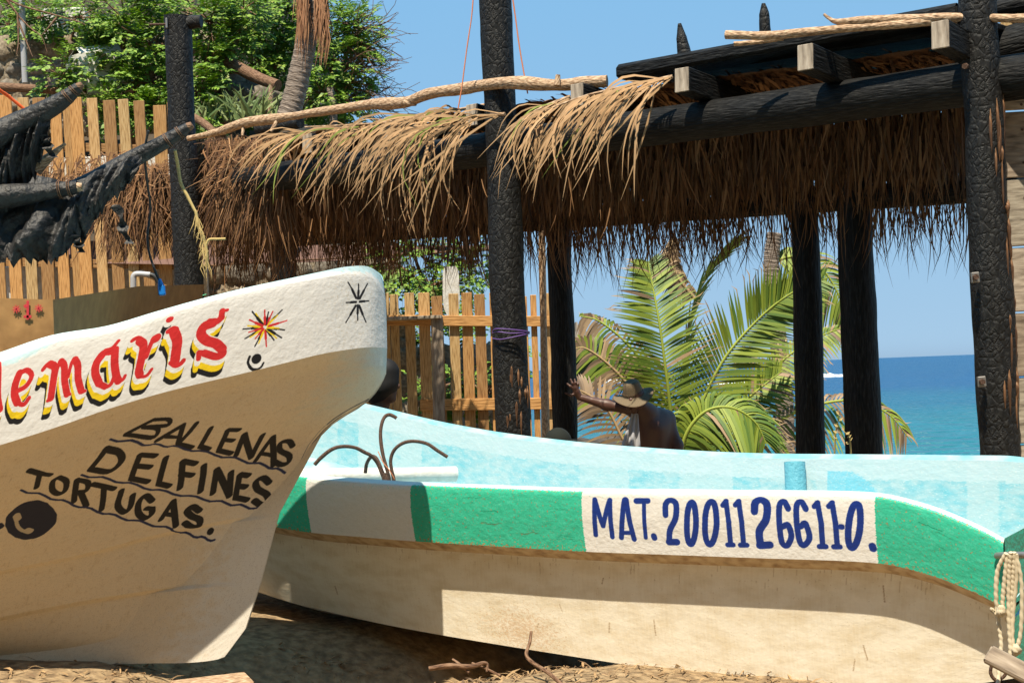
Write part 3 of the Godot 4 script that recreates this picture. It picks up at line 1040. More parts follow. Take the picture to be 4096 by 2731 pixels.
# ---------------------------------------------------------------- fences, walls, awning
func picket(g_parent: Node3D, a: Vector3, b: Vector3, w: float, thick := 0.022) -> void:
	var g := Geo.new()
	box(g, beam_between(a, b, Vector3(0, 0, 1)), Vector3(w, a.distance_to(b), thick), 0.004, Vector2(rnd(0, 3), rnd(0, 3)))
	part("picket", g, M["picket%d" % rng.randi_range(0, 4)], g_parent)

func make_fences() -> void:
	# upper fence on the terrace at the left
	var f := thing("picket_fence", "tall fence of orange-brown pickets on the terrace behind black tarp", "fence", Vector3(-4.958, 2.452, -17.987), "picket fences")
	var px := [-62, -24, 14, 52, 89, 126, 154, 176, 214, 251, 286, 321, 362, 398]
	var w := [34, 32, 33, 30, 34, 30, 20, 33, 28, 32, 28, 29, 34, 30]
	for k in px.size():
		var x: float = px[k]
		var s := rnd(-5, 5)
		var top: Vector3 = Vector3(-5.883, 5.026, -17.938).lerp(Vector3(-3.849, 4.869, -17.941), x / 400.0)
		var low: Vector3 = Vector3(-5.849, 2.358, -17.989).lerp(Vector3(-3.812, 2.282, -17.990), x / 400.0)
		picket(f, low + Vector3(s * 0.003, 0, 0), top + Vector3(-s * 0.004, s * 0.006, 0), w[k] / 3532.0 * 15.6)
	for y in [[Vector3(-6.325, 4.497, -17.988), Vector3(-3.827, 4.328, -17.991)], [Vector3(-6.325, 3.118, -18.014), Vector3(-3.775, 2.972, -18.017)]]:
		var g := Geo.new()
		box(g, beam_between(y[0], y[1], Vector3(0, 0, 1)), Vector3(0.1, (y[0] as Vector3).distance_to(y[1]), 0.03), 0.004)
		part("rail", g, M.picket3, f)
	# lower fence by the beach
	f = thing("picket_fence", "fence of orange-brown pickets with rails behind the middle post", "fence", Vector3(-0.514, 0.517, -17.024), "picket fences")
	px = [846, 880, 905, 938, 971, 1005, 1040, 1069, 1100, 1134, 1166, 1200, 1224, 1250]
	w = [26, 26, 21, 24, 28, 27, 24, 26, 26, 28, 26, 24, 15, 20]
	for k in px.size():
		var x: float = px[k]
		var top: Vector3 = Vector3(-1.548, 2.510, -16.986).lerp(Vector3(0.375, 2.420, -16.987), (x - 850.0) / 400.0)
		var low: Vector3 = Vector3(-1.552, 0.074, -17.032).lerp(Vector3(0.372, 0.003, -17.033), (x - 850.0) / 400.0)
		var s := rnd(-1, 1)
		picket(f, low, top + Vector3(s * 0.02, s * 0.035, 0), w[k] / 3532.0 * 16.0)
	for y in [[Vector3(-1.700, 2.221, -16.951), Vector3(0.435, 2.128, -16.953), 0.115], [Vector3(-1.038, 1.260, -16.970), Vector3(0.450, 1.224, -16.970), 0.13]]:
		var g := Geo.new()
		box(g, beam_between(y[0], y[1], Vector3(0, 0, 1)), Vector3(y[2], (y[0] as Vector3).distance_to(y[1]), 0.04), 0.004)
		part("rail", g, M.picket2, f)
	var g := Geo.new()
	box(g, beam_between(Vector3(-0.837, 0.071, -16.782), Vector3(-0.811, 2.191, -16.742), Vector3(0.25, 0, 1)), Vector3(0.115, 2.15, 0.1), 0.006)
	solo("fence_post", g, M.grey_board1, "grey weathered post in front of the lower picket fence", "post")
	g = Geo.new()
	box(g, Transform3D(Basis(), Vector3(-1.114, 2.214, -16.811)), Vector3(0.72, 0.035, 0.34), 0.004)
	solo("shelf_board", g, M.grey_board2, "thin shelf board fixed to the fence behind the bow", "shelf")
	# white paddle-shaped post
	var wp := thing("white_paddle_post", "white post with round paddle-shaped top above the fence", "post", Vector3(-0.658, 2.068, -17.194))
	g = Geo.new()
	var prof := [[0.0, 0.03], [0.62, 0.03], [0.66, 0.055], [0.7, 0.085], [0.78, 0.095], [0.9, 0.092], [0.97, 0.085], [1.0, 0.06]]
	var lo: Vector3 = Vector3(-0.695, 0.267, -17.228)
	var hi: Vector3 = Vector3(-0.655, 2.789, -17.180)
	lo = hi.lerp(lo, 0.62)
	for k in prof.size() - 1:
		var a := lo.lerp(hi, prof[k][0])
		var b := lo.lerp(hi, prof[k + 1][0])
		var wa: float = prof[k][1]
		var wb: float = prof[k + 1][1]
		for z in [0.02, -0.02]:
			g.quad(a + Vector3(-wa, 0, z), a + Vector3(wa, 0, z), b + Vector3(wb, 0, z), b + Vector3(-wb, 0, z))
		for s in [-1, 1]:
			g.quad(a + Vector3(wa * s, 0, -0.02), a + Vector3(wa * s, 0, 0.02), b + Vector3(wb * s, 0, 0.02), b + Vector3(wb * s, 0, -0.02))
	g.quad(hi + Vector3(-0.06, 0, 0.02), hi + Vector3(0.06, 0, 0.02), hi + Vector3(0.06, 0, -0.02), hi + Vector3(-0.06, 0, -0.02))
	part("board", g, M.white_paint, wp)
	# stone terrace wall under the awning: stones laid in rough courses
	stone_wall("rough stone terrace wall below and above the brown awning", Vector3(-4.142, 2.554, -18.685), Vector3(-1.550, 2.458, -18.687), 1.2, 3.55)
	stone_wall("low stone wall seen through gaps of the lower fence", Vector3(-1.643, 1.140, -18.612), Vector3(-0.169, 1.085, -18.613), 0.2, 1.75)
	stone_wall("old grey stone retaining wall on the slope behind the picket fence", Vector3(-7.201, 5.491, -20.530), Vector3(-4.287, 5.383, -20.532), 5.0, 6.25)
	# awning
	var aw := thing("awning", "brown cloth awning stretched behind the hanging thatch", "awning", Vector3(-1.880, 2.950, -17.978))
	g = Geo.new()
	var f0: Vector3 = Vector3(-3.523, 2.956, -17.777)
	var f1: Vector3 = Vector3(-0.217, 3.047, -18.176)
	var h0: Vector3 = Vector3(-3.612, 3.264, -18.272)
	var h1: Vector3 = Vector3(-0.218, 3.110, -18.375)
	var back0: Vector3 = Vector3(-6.244, 3.129, -18.224)
	for k in 30:
		var u0 := k / 30.0
		var u1 := (k + 1) / 30.0
		var sag0 := Vector3(0, -0.04 * sin(PI * u0), 0)
		var sag1 := Vector3(0, -0.04 * sin(PI * u1), 0)
		g.quad(f0.lerp(f1, u0) + sag0, f0.lerp(f1, u1) + sag1, h0.lerp(h1, u1) + sag1 * 0.5, h0.lerp(h1, u0) + sag0 * 0.5)
	g.quad(back0, f0, h0, back0 + Vector3(0, 0.26, 0))
	part("cloth", g, M.awning, aw)
	g = Geo.new()
	tube(g, line(f0 + Vector3(0, -0.01, 0.01), f1 + Vector3(0, -0.01, 0.01), 12), 0.012, 6)
	part("hem", g, M.brown_branch, aw)
	g = Geo.new()
	tube(g, line(Vector3(-3.638, 3.361, -18.420), Vector3(-0.145, 3.121, -18.474), 8), 0.006, 6)
	solo("white_line", g, M.white_paint, "thin white line strung above the brown awning", "line")
	# white sheet and wall seen through the gaps of the upper fence
	g = Geo.new()
	box(g, Transform3D(Basis(), Vector3(-5.090, 4.048, -18.457)), Vector3(2.9, 0.62, 0.06), 0.01)
	solo("white_board", g, M.white_paint, "white board standing behind the upper part of tall fence", "board")
	g = Geo.new()
	box(g, Transform3D(Basis(), Vector3(-5.110, 2.759, -18.381)), Vector3(3.0, 0.62, 0.06), 0.01)
	solo("white_board", g, M.white_paint, "white board standing low behind the gaps of tall fence", "board")
	# grey board wall at the right
	var wl := thing("board_wall", "weathered grey wall of wide horizontal boards right of the square post", "wall", Vector3(3.620, 0.821, -10.917))
	# boards
	var ys := [205, 258, 413, 570, 720, 868, 1022, 1180, 1340]
	for k in ys.size() - 1:
		var x0: float = 2280.0 + (ys[k] - 205) * 0.036
		var a: Vector3 = Vector3(3.382, 3.419, -10.587).lerp(Vector3(3.382, 0.004, -10.652), (ys[k] + 2 - 205) / 1135.0)
		var b: Vector3 = Vector3(3.382, 3.419, -10.587).lerp(Vector3(3.382, 0.004, -10.652), (ys[k + 1] - 2 - 205) / 1135.0)
		var mid := (a + b) / 2
		g = Geo.new()
		var right := Vector3(0.9993, 0.037 * 0.6, 0.0)
		box(g, beam_between(mid, mid + right * 1.5, Vector3(0, 0, 1)), Vector3(a.distance_to(b), 1.5, 0.03), 0.006, Vector2(k * 0.7, k * 1.3))
		var bd := part("board", g, M["grey_board%d" % (k % 3)], wl)
		for s in [0.22, -0.28]:
			var ng := Geo.new()
			var c := mid + right * 0.19 + Vector3(0, (a.distance_to(b)) * s, 0.016)
			tube(ng, [c, c + Vector3(0, 0, 0.006)], 0.009, 6)
			part("nail", ng, M.rust, bd)
	for q in [[Vector3(3.620, 3.883, -10.909), 0.13, 0.12, "smaller block of bare reddish wood above charred beam stub"], [Vector3(3.697, 3.904, -10.878), 0.07, 0.2, "taller block of bare reddish wood at the right edge"]]:
		g = Geo.new()
		box(g, Transform3D(Basis(Vector3(0, 0, 1), -0.05), q[0]), Vector3(q[1], q[2], 0.05), 0.004)
		solo("wood_block", g, M.picket4, q[3], "block", "bare wood blocks in the top right corner")

func stone_wall(label: String, a: Vector3, b: Vector3, y0: float, y1: float) -> void:
	var t := thing("stone_wall", label, "stone wall", Vector3((a.x + b.x) / 2, y0, a.z), "stone walls on the slope")
	var y := y0
	while y < y1:
		var h := rnd(0.2, 0.32)
		var x := a.x + rnd(-0.2, 0.0)
		while x < b.x:
			var w := rnd(0.22, 0.5)
			var g := Geo.new()
			ball(g, Vector3(x + w / 2, y + h / 2, a.z - 0.12 + rnd(-0.03, 0.03)), Vector3(w * 0.56, h * 0.6, 0.12), 7, 0.6, 3.0)
			part("stone", g, M["stone%d" % rng.randi_range(0, 2)], t)
			x += w
		y += h
	var g := Geo.new()
	box(g, Transform3D(Basis(), Vector3((a.x + b.x) / 2, (y0 + y1) / 2, a.z - 0.22)), Vector3(b.x - a.x, y1 - y0, 0.3), 0.02)
	part("mortar", g, M.stone1, t)

# ---------------------------------------------------------------- the boats
# Hull offsets: each curve runs from the stern end to the bow (left boat) or from the stern to the bow (right boat), in metres.
const HULL_ONE := {
	"top": [Vector3(-4.370, 1.292, -7.408), Vector3(-4.030, 1.376, -7.406), Vector3(-3.701, 1.457, -7.405), Vector3(-3.384, 1.539, -7.405), Vector3(-3.079, 1.621, -7.407), Vector3(-2.784, 1.698, -7.416), Vector3(-2.504, 1.774, -7.440), Vector3(-2.240, 1.855, -7.473), Vector3(-1.981, 1.892, -7.518), Vector3(-1.744, 1.957, -7.569), Vector3(-1.524, 2.016, -7.626), Vector3(-1.321, 2.065, -7.695), Vector3(-1.138, 2.104, -7.769), Vector3(-0.976, 2.139, -7.847), Vector3(-0.843, 2.168, -7.931), Vector3(-0.740, 2.172, -8.020), Vector3(-0.685, 2.136, -8.099), Vector3(-0.671, 2.101, -8.142)],
	"sheer": [Vector3(-4.353, 1.252, -7.378), Vector3(-4.011, 1.336, -7.376), Vector3(-3.679, 1.418, -7.374), Vector3(-3.358, 1.500, -7.375), Vector3(-3.050, 1.581, -7.377), Vector3(-2.753, 1.657, -7.387), Vector3(-2.470, 1.732, -7.414), Vector3(-2.206, 1.819, -7.450), Vector3(-1.947, 1.862, -7.498), Vector3(-1.710, 1.935, -7.551), Vector3(-1.489, 1.997, -7.613), Vector3(-1.286, 2.044, -7.687), Vector3(-1.102, 2.080, -7.766), Vector3(-0.941, 2.110, -7.850), Vector3(-0.809, 2.124, -7.941), Vector3(-0.713, 2.103, -8.036), Vector3(-0.672, 2.041, -8.109), Vector3(-0.661, 1.997, -8.144)],
	"mid": [Vector3(-4.363, 0.991, -7.383), Vector3(-4.024, 1.087, -7.381), Vector3(-3.696, 1.181, -7.379), Vector3(-3.379, 1.272, -7.378), Vector3(-3.074, 1.363, -7.380), Vector3(-2.780, 1.447, -7.390), Vector3(-2.497, 1.521, -7.416), Vector3(-2.231, 1.604, -7.450), Vector3(-1.976, 1.671, -7.494), Vector3(-1.741, 1.745, -7.547), Vector3(-1.518, 1.799, -7.609), Vector3(-1.313, 1.842, -7.679), Vector3(-1.130, 1.884, -7.755), Vector3(-0.969, 1.917, -7.838), Vector3(-0.835, 1.932, -7.927), Vector3(-0.732, 1.932, -8.016), Vector3(-0.681, 1.897, -8.100), Vector3(-0.661, 1.870, -8.146)],
	"knuckle": [Vector3(-4.376, 0.803, -7.398), Vector3(-4.039, 0.899, -7.396), Vector3(-3.712, 0.992, -7.394), Vector3(-3.395, 1.081, -7.394), Vector3(-3.089, 1.166, -7.395), Vector3(-2.795, 1.247, -7.405), Vector3(-2.514, 1.326, -7.429), Vector3(-2.246, 1.402, -7.462), Vector3(-1.996, 1.482, -7.504), Vector3(-1.758, 1.548, -7.556), Vector3(-1.535, 1.598, -7.617), Vector3(-1.330, 1.640, -7.684), Vector3(-1.146, 1.682, -7.758), Vector3(-0.985, 1.719, -7.838), Vector3(-0.851, 1.740, -7.924), Vector3(-0.745, 1.750, -8.009), Vector3(-0.687, 1.747, -8.096), Vector3(-0.663, 1.743, -8.149)],
	"ledge": [Vector3(-4.439, 0.717, -7.502), Vector3(-4.102, 0.815, -7.499), Vector3(-3.775, 0.910, -7.497), Vector3(-3.459, 1.001, -7.497), Vector3(-3.153, 1.088, -7.497), Vector3(-2.859, 1.170, -7.504), Vector3(-2.577, 1.247, -7.526), Vector3(-2.309, 1.324, -7.556), Vector3(-2.057, 1.400, -7.596), Vector3(-1.819, 1.466, -7.644), Vector3(-1.595, 1.519, -7.702), Vector3(-1.388, 1.560, -7.765), Vector3(-1.202, 1.598, -7.837), Vector3(-1.036, 1.630, -7.907), Vector3(-0.888, 1.647, -7.968), Vector3(-0.765, 1.649, -8.027), Vector3(-0.697, 1.628, -8.102), Vector3(-0.673, 1.609, -8.151)],
	"flare1": [Vector3(-4.495, 0.590, -7.590), Vector3(-4.166, 0.683, -7.588), Vector3(-3.848, 0.774, -7.585), Vector3(-3.540, 0.860, -7.585), Vector3(-3.241, 0.940, -7.587), Vector3(-2.954, 1.016, -7.594), Vector3(-2.680, 1.093, -7.614), Vector3(-2.418, 1.162, -7.645), Vector3(-2.169, 1.223, -7.684), Vector3(-1.936, 1.280, -7.731), Vector3(-1.718, 1.332, -7.784), Vector3(-1.516, 1.375, -7.843), Vector3(-1.334, 1.413, -7.907), Vector3(-1.172, 1.446, -7.973), Vector3(-1.024, 1.476, -8.018), Vector3(-0.899, 1.489, -8.061), Vector3(-0.816, 1.477, -8.117), Vector3(-0.775, 1.465, -8.154)],
	"flare2": [Vector3(-4.582, 0.397, -7.729), Vector3(-4.269, 0.478, -7.727), Vector3(-3.966, 0.557, -7.725), Vector3(-3.673, 0.634, -7.725), Vector3(-3.390, 0.709, -7.731), Vector3(-3.119, 0.782, -7.743), Vector3(-2.859, 0.849, -7.764), Vector3(-2.610, 0.909, -7.798), Vector3(-2.373, 0.959, -7.838), Vector3(-2.151, 1.005, -7.883), Vector3(-1.943, 1.050, -7.932), Vector3(-1.752, 1.093, -7.983), Vector3(-1.577, 1.132, -8.037), Vector3(-1.419, 1.169, -8.082), Vector3(-1.278, 1.206, -8.112), Vector3(-1.156, 1.225, -8.134), Vector3(-1.069, 1.262, -8.150), Vector3(-1.028, 1.294, -8.157)],
	"chine1": [Vector3(-4.651, 0.204, -7.838), Vector3(-4.358, 0.281, -7.836), Vector3(-4.074, 0.356, -7.833), Vector3(-3.799, 0.426, -7.834), Vector3(-3.532, 0.490, -7.841), Vector3(-3.275, 0.547, -7.855), Vector3(-3.028, 0.600, -7.873), Vector3(-2.793, 0.648, -7.900), Vector3(-2.569, 0.687, -7.933), Vector3(-2.357, 0.718, -7.968), Vector3(-2.159, 0.755, -8.006), Vector3(-1.978, 0.796, -8.045), Vector3(-1.810, 0.829, -8.080), Vector3(-1.656, 0.853, -8.111), Vector3(-1.521, 0.871, -8.136), Vector3(-1.405, 0.882, -8.153), Vector3(-1.314, 0.887, -8.161), Vector3(-1.265, 0.892, -8.165)],
	"chine1b": [Vector3(-4.676, 0.183, -7.880), Vector3(-4.381, 0.260, -7.877), Vector3(-4.096, 0.334, -7.875), Vector3(-3.820, 0.404, -7.875), Vector3(-3.552, 0.468, -7.882), Vector3(-3.294, 0.525, -7.894), Vector3(-3.046, 0.578, -7.910), Vector3(-2.809, 0.625, -7.935), Vector3(-2.584, 0.664, -7.965), Vector3(-2.370, 0.696, -7.997), Vector3(-2.172, 0.733, -8.032), Vector3(-1.989, 0.775, -8.069), Vector3(-1.820, 0.808, -8.100), Vector3(-1.665, 0.832, -8.127), Vector3(-1.528, 0.851, -8.148), Vector3(-1.411, 0.862, -8.161), Vector3(-1.320, 0.868, -8.163), Vector3(-1.270, 0.874, -8.165)],
	"chine2": [Vector3(-4.736, 0.067, -7.977), Vector3(-4.444, 0.122, -7.975), Vector3(-4.162, 0.175, -7.973), Vector3(-3.888, 0.225, -7.974), Vector3(-3.624, 0.273, -7.979), Vector3(-3.370, 0.318, -7.989), Vector3(-3.126, 0.358, -8.002), Vector3(-2.893, 0.392, -8.021), Vector3(-2.671, 0.423, -8.043), Vector3(-2.461, 0.455, -8.066), Vector3(-2.265, 0.482, -8.090), Vector3(-2.081, 0.502, -8.115), Vector3(-1.912, 0.519, -8.138), Vector3(-1.759, 0.531, -8.154), Vector3(-1.623, 0.538, -8.166), Vector3(-1.508, 0.541, -8.172), Vector3(-1.419, 0.540, -8.172), Vector3(-1.370, 0.541, -8.172)],
	"chine2b": [Vector3(-4.759, 0.044, -8.014), Vector3(-4.466, 0.098, -8.013), Vector3(-4.182, 0.151, -8.011), Vector3(-3.908, 0.201, -8.011), Vector3(-3.643, 0.249, -8.016), Vector3(-3.387, 0.294, -8.024), Vector3(-3.143, 0.335, -8.036), Vector3(-2.908, 0.369, -8.052), Vector3(-2.685, 0.400, -8.071), Vector3(-2.475, 0.432, -8.092), Vector3(-2.277, 0.459, -8.113), Vector3(-2.093, 0.480, -8.136), Vector3(-1.923, 0.497, -8.156), Vector3(-1.769, 0.511, -8.167), Vector3(-1.632, 0.519, -8.171), Vector3(-1.516, 0.522, -8.173), Vector3(-1.427, 0.521, -8.172), Vector3(-1.378, 0.520, -8.172)],
	"low": [Vector3(-4.802, 0.068, -8.089), Vector3(-4.511, 0.085, -8.089), Vector3(-4.229, 0.101, -8.088), Vector3(-3.956, 0.120, -8.088), Vector3(-3.694, 0.146, -8.091), Vector3(-3.442, 0.180, -8.095), Vector3(-3.201, 0.212, -8.101), Vector3(-2.970, 0.236, -8.108), Vector3(-2.749, 0.252, -8.118), Vector3(-2.541, 0.259, -8.128), Vector3(-2.344, 0.263, -8.139), Vector3(-2.162, 0.271, -8.149), Vector3(-1.994, 0.280, -8.159), Vector3(-1.842, 0.286, -8.167), Vector3(-1.708, 0.285, -8.172), Vector3(-1.595, 0.284, -8.175), Vector3(-1.508, 0.287, -8.176), Vector3(-1.460, 0.295, -8.176)],
	"keel": [Vector3(-4.855, 0.097, -8.180), Vector3(-4.569, 0.100, -8.180), Vector3(-4.293, 0.103, -8.180), Vector3(-4.025, 0.107, -8.180), Vector3(-3.767, 0.115, -8.180), Vector3(-3.519, 0.127, -8.179), Vector3(-3.281, 0.139, -8.179), Vector3(-3.053, 0.146, -8.179), Vector3(-2.836, 0.147, -8.179), Vector3(-2.632, 0.145, -8.179), Vector3(-2.439, 0.140, -8.179), Vector3(-2.260, 0.137, -8.179), Vector3(-2.095, 0.135, -8.179), Vector3(-1.946, 0.133, -8.179), Vector3(-1.815, 0.129, -8.179), Vector3(-1.704, 0.131, -8.179), Vector3(-1.619, 0.140, -8.179), Vector3(-1.574, 0.153, -8.179)]
}
const HULL_TWO_NEAR := {
	"in": [Vector3(2.259, 0.723, -7.133), Vector3(2.174, 0.776, -7.184), Vector3(2.089, 0.819, -7.235), Vector3(2.004, 0.858, -7.286), Vector3(1.920, 0.888, -7.337), Vector3(1.835, 0.912, -7.388), Vector3(1.750, 0.927, -7.439), Vector3(1.581, 0.935, -7.540), Vector3(1.241, 0.935, -7.744), Vector3(0.817, 0.936, -7.999), Vector3(0.394, 0.938, -8.254), Vector3(-0.115, 0.952, -8.559), Vector3(-0.539, 0.964, -8.814), Vector3(-0.878, 0.983, -9.018), Vector3(-1.217, 1.004, -9.222), Vector3(-1.551, 1.057, -9.435), Vector3(-1.874, 1.125, -9.666), Vector3(-2.182, 1.241, -9.920), Vector3(-2.471, 1.367, -10.209), Vector3(-2.667, 1.490, -10.459), Vector3(-2.779, 1.574, -10.656), Vector3(-2.836, 1.628, -10.811), Vector3(-2.852, 1.664, -10.957), Vector3(-2.867, 1.674, -10.989)],
	"top": [Vector3(2.230, 0.747, -7.086), Vector3(2.145, 0.800, -7.137), Vector3(2.060, 0.844, -7.188), Vector3(1.974, 0.883, -7.240), Vector3(1.889, 0.913, -7.291), Vector3(1.803, 0.937, -7.342), Vector3(1.718, 0.952, -7.394), Vector3(1.547, 0.959, -7.497), Vector3(1.205, 0.959, -7.702), Vector3(0.778, 0.960, -7.959), Vector3(0.351, 0.962, -8.215), Vector3(-0.162, 0.976, -8.523), Vector3(-0.589, 0.989, -8.780), Vector3(-0.931, 1.008, -8.986), Vector3(-1.273, 1.031, -9.191), Vector3(-1.609, 1.086, -9.406), Vector3(-1.935, 1.159, -9.638), Vector3(-2.246, 1.277, -9.894), Vector3(-2.537, 1.408, -10.184), Vector3(-2.735, 1.534, -10.436), Vector3(-2.849, 1.618, -10.633), Vector3(-2.906, 1.673, -10.789), Vector3(-2.923, 1.704, -10.935), Vector3(-2.910, 1.712, -11.015)],
	"sheer": [Vector3(2.215, 0.723, -7.060), Vector3(2.129, 0.777, -7.112), Vector3(2.044, 0.820, -7.163), Vector3(1.958, 0.859, -7.215), Vector3(1.872, 0.889, -7.266), Vector3(1.786, 0.914, -7.318), Vector3(1.701, 0.928, -7.369), Vector3(1.529, 0.935, -7.472), Vector3(1.186, 0.935, -7.678), Vector3(0.758, 0.936, -7.936), Vector3(0.329, 0.938, -8.193), Vector3(-0.185, 0.952, -8.502), Vector3(-0.614, 0.966, -8.760), Vector3(-0.956, 0.984, -8.966), Vector3(-1.299, 1.009, -9.172), Vector3(-1.637, 1.064, -9.387), Vector3(-1.963, 1.139, -9.620), Vector3(-2.275, 1.258, -9.877), Vector3(-2.568, 1.391, -10.168), Vector3(-2.766, 1.517, -10.420), Vector3(-2.881, 1.602, -10.617), Vector3(-2.939, 1.657, -10.773), Vector3(-2.956, 1.685, -10.920), Vector3(-2.927, 1.693, -11.025)],
	"mid": [Vector3(2.213, 0.580, -7.057), Vector3(2.127, 0.633, -7.108), Vector3(2.042, 0.676, -7.160), Vector3(1.956, 0.713, -7.211), Vector3(1.870, 0.742, -7.263), Vector3(1.784, 0.765, -7.314), Vector3(1.699, 0.778, -7.366), Vector3(1.527, 0.784, -7.469), Vector3(1.184, 0.785, -7.675), Vector3(0.756, 0.786, -7.932), Vector3(0.327, 0.788, -8.190), Vector3(-0.187, 0.802, -8.499), Vector3(-0.616, 0.816, -8.756), Vector3(-0.958, 0.833, -8.962), Vector3(-1.299, 0.856, -9.172), Vector3(-1.637, 0.906, -9.387), Vector3(-1.963, 0.975, -9.620), Vector3(-2.275, 1.092, -9.877), Vector3(-2.568, 1.225, -10.168), Vector3(-2.766, 1.359, -10.420), Vector3(-2.881, 1.448, -10.617), Vector3(-2.939, 1.506, -10.773), Vector3(-2.956, 1.536, -10.920), Vector3(-2.927, 1.544, -11.025)],
	"knuckle": [Vector3(2.219, 0.425, -7.066), Vector3(2.134, 0.477, -7.118), Vector3(2.048, 0.519, -7.169), Vector3(1.963, 0.555, -7.220), Vector3(1.878, 0.582, -7.272), Vector3(1.792, 0.604, -7.323), Vector3(1.707, 0.616, -7.374), Vector3(1.536, 0.622, -7.477), Vector3(1.195, 0.622, -7.682), Vector3(0.769, 0.624, -7.938), Vector3(0.342, 0.626, -8.194), Vector3(-0.170, 0.640, -8.502), Vector3(-0.597, 0.653, -8.758), Vector3(-0.938, 0.669, -8.963), Vector3(-1.279, 0.689, -9.169), Vector3(-1.615, 0.733, -9.383), Vector3(-1.940, 0.794, -9.614), Vector3(-2.251, 0.907, -9.870), Vector3(-2.542, 1.036, -10.159), Vector3(-2.740, 1.175, -10.409), Vector3(-2.854, 1.269, -10.605), Vector3(-2.912, 1.330, -10.760), Vector3(-2.929, 1.366, -10.905), Vector3(-2.902, 1.375, -11.010)],
	"ledge": [Vector3(2.273, 0.365, -7.156), Vector3(2.188, 0.417, -7.207), Vector3(2.103, 0.458, -7.258), Vector3(2.019, 0.495, -7.309), Vector3(1.934, 0.522, -7.360), Vector3(1.849, 0.543, -7.411), Vector3(1.764, 0.556, -7.462), Vector3(1.595, 0.562, -7.564), Vector3(1.256, 0.562, -7.768), Vector3(0.832, 0.563, -8.023), Vector3(0.408, 0.566, -8.277), Vector3(-0.101, 0.580, -8.583), Vector3(-0.525, 0.592, -8.838), Vector3(-0.864, 0.608, -9.042), Vector3(-1.203, 0.627, -9.246), Vector3(-1.537, 0.669, -9.458), Vector3(-1.860, 0.726, -9.689), Vector3(-2.169, 0.837, -9.943), Vector3(-2.461, 0.962, -10.225), Vector3(-2.678, 1.098, -10.440), Vector3(-2.804, 1.191, -10.614), Vector3(-2.870, 1.251, -10.753), Vector3(-2.893, 1.291, -10.888), Vector3(-2.867, 1.302, -10.989)],
	"side": [Vector3(2.286, 0.225, -7.178), Vector3(2.202, 0.240, -7.228), Vector3(2.117, 0.250, -7.279), Vector3(2.033, 0.258, -7.330), Vector3(1.949, 0.263, -7.380), Vector3(1.865, 0.268, -7.431), Vector3(1.780, 0.269, -7.482), Vector3(1.612, 0.266, -7.583), Vector3(1.275, 0.264, -7.785), Vector3(0.854, 0.275, -8.039), Vector3(0.432, 0.293, -8.292), Vector3(-0.073, 0.321, -8.595), Vector3(-0.494, 0.347, -8.849), Vector3(-0.832, 0.373, -9.051), Vector3(-1.168, 0.403, -9.254), Vector3(-1.500, 0.449, -9.465), Vector3(-1.821, 0.510, -9.694), Vector3(-2.129, 0.613, -9.946), Vector3(-2.420, 0.759, -10.224), Vector3(-2.638, 0.895, -10.434), Vector3(-2.766, 1.012, -10.602), Vector3(-2.834, 1.092, -10.738), Vector3(-2.858, 1.139, -10.870), Vector3(-2.833, 1.152, -10.968)],
	"chine": [Vector3(2.293, 0.085, -7.190), Vector3(2.209, 0.063, -7.240), Vector3(2.125, 0.042, -7.290), Vector3(2.042, 0.022, -7.341), Vector3(1.958, 0.006, -7.391), Vector3(1.874, -0.006, -7.441), Vector3(1.791, -0.017, -7.492), Vector3(1.623, -0.030, -7.592), Vector3(1.288, -0.034, -7.793), Vector3(0.870, -0.014, -8.045), Vector3(0.451, 0.019, -8.296), Vector3(-0.051, 0.062, -8.598), Vector3(-0.470, 0.102, -8.850), Vector3(-0.798, 0.137, -9.062), Vector3(-1.120, 0.179, -9.286), Vector3(-1.436, 0.227, -9.517), Vector3(-1.744, 0.295, -9.763), Vector3(-2.042, 0.386, -10.026), Vector3(-2.330, 0.555, -10.306), Vector3(-2.554, 0.690, -10.502), Vector3(-2.692, 0.821, -10.651), Vector3(-2.771, 0.920, -10.767), Vector3(-2.810, 0.982, -10.873), Vector3(-2.799, 0.999, -10.948)],
	"keel": [Vector3(2.601, 0.000, -7.703), Vector3(2.518, -0.010, -7.753), Vector3(2.434, -0.020, -7.803), Vector3(2.350, -0.029, -7.854), Vector3(2.266, -0.039, -7.904), Vector3(2.183, -0.049, -7.954), Vector3(2.099, -0.059, -8.005), Vector3(1.932, -0.078, -8.105), Vector3(1.597, -0.097, -8.307), Vector3(1.178, -0.087, -8.558), Vector3(0.759, -0.077, -8.810), Vector3(0.257, -0.065, -9.112), Vector3(-0.161, -0.045, -9.363), Vector3(-0.496, -0.017, -9.564), Vector3(-0.831, 0.010, -9.766), Vector3(-1.166, 0.049, -9.967), Vector3(-1.501, 0.122, -10.168), Vector3(-1.836, 0.204, -10.369), Vector3(-2.171, 0.384, -10.571), Vector3(-2.422, 0.543, -10.721), Vector3(-2.589, 0.725, -10.822), Vector3(-2.698, 0.868, -10.888), Vector3(-2.774, 0.940, -10.933), Vector3(-2.799, 0.960, -10.948)]
}
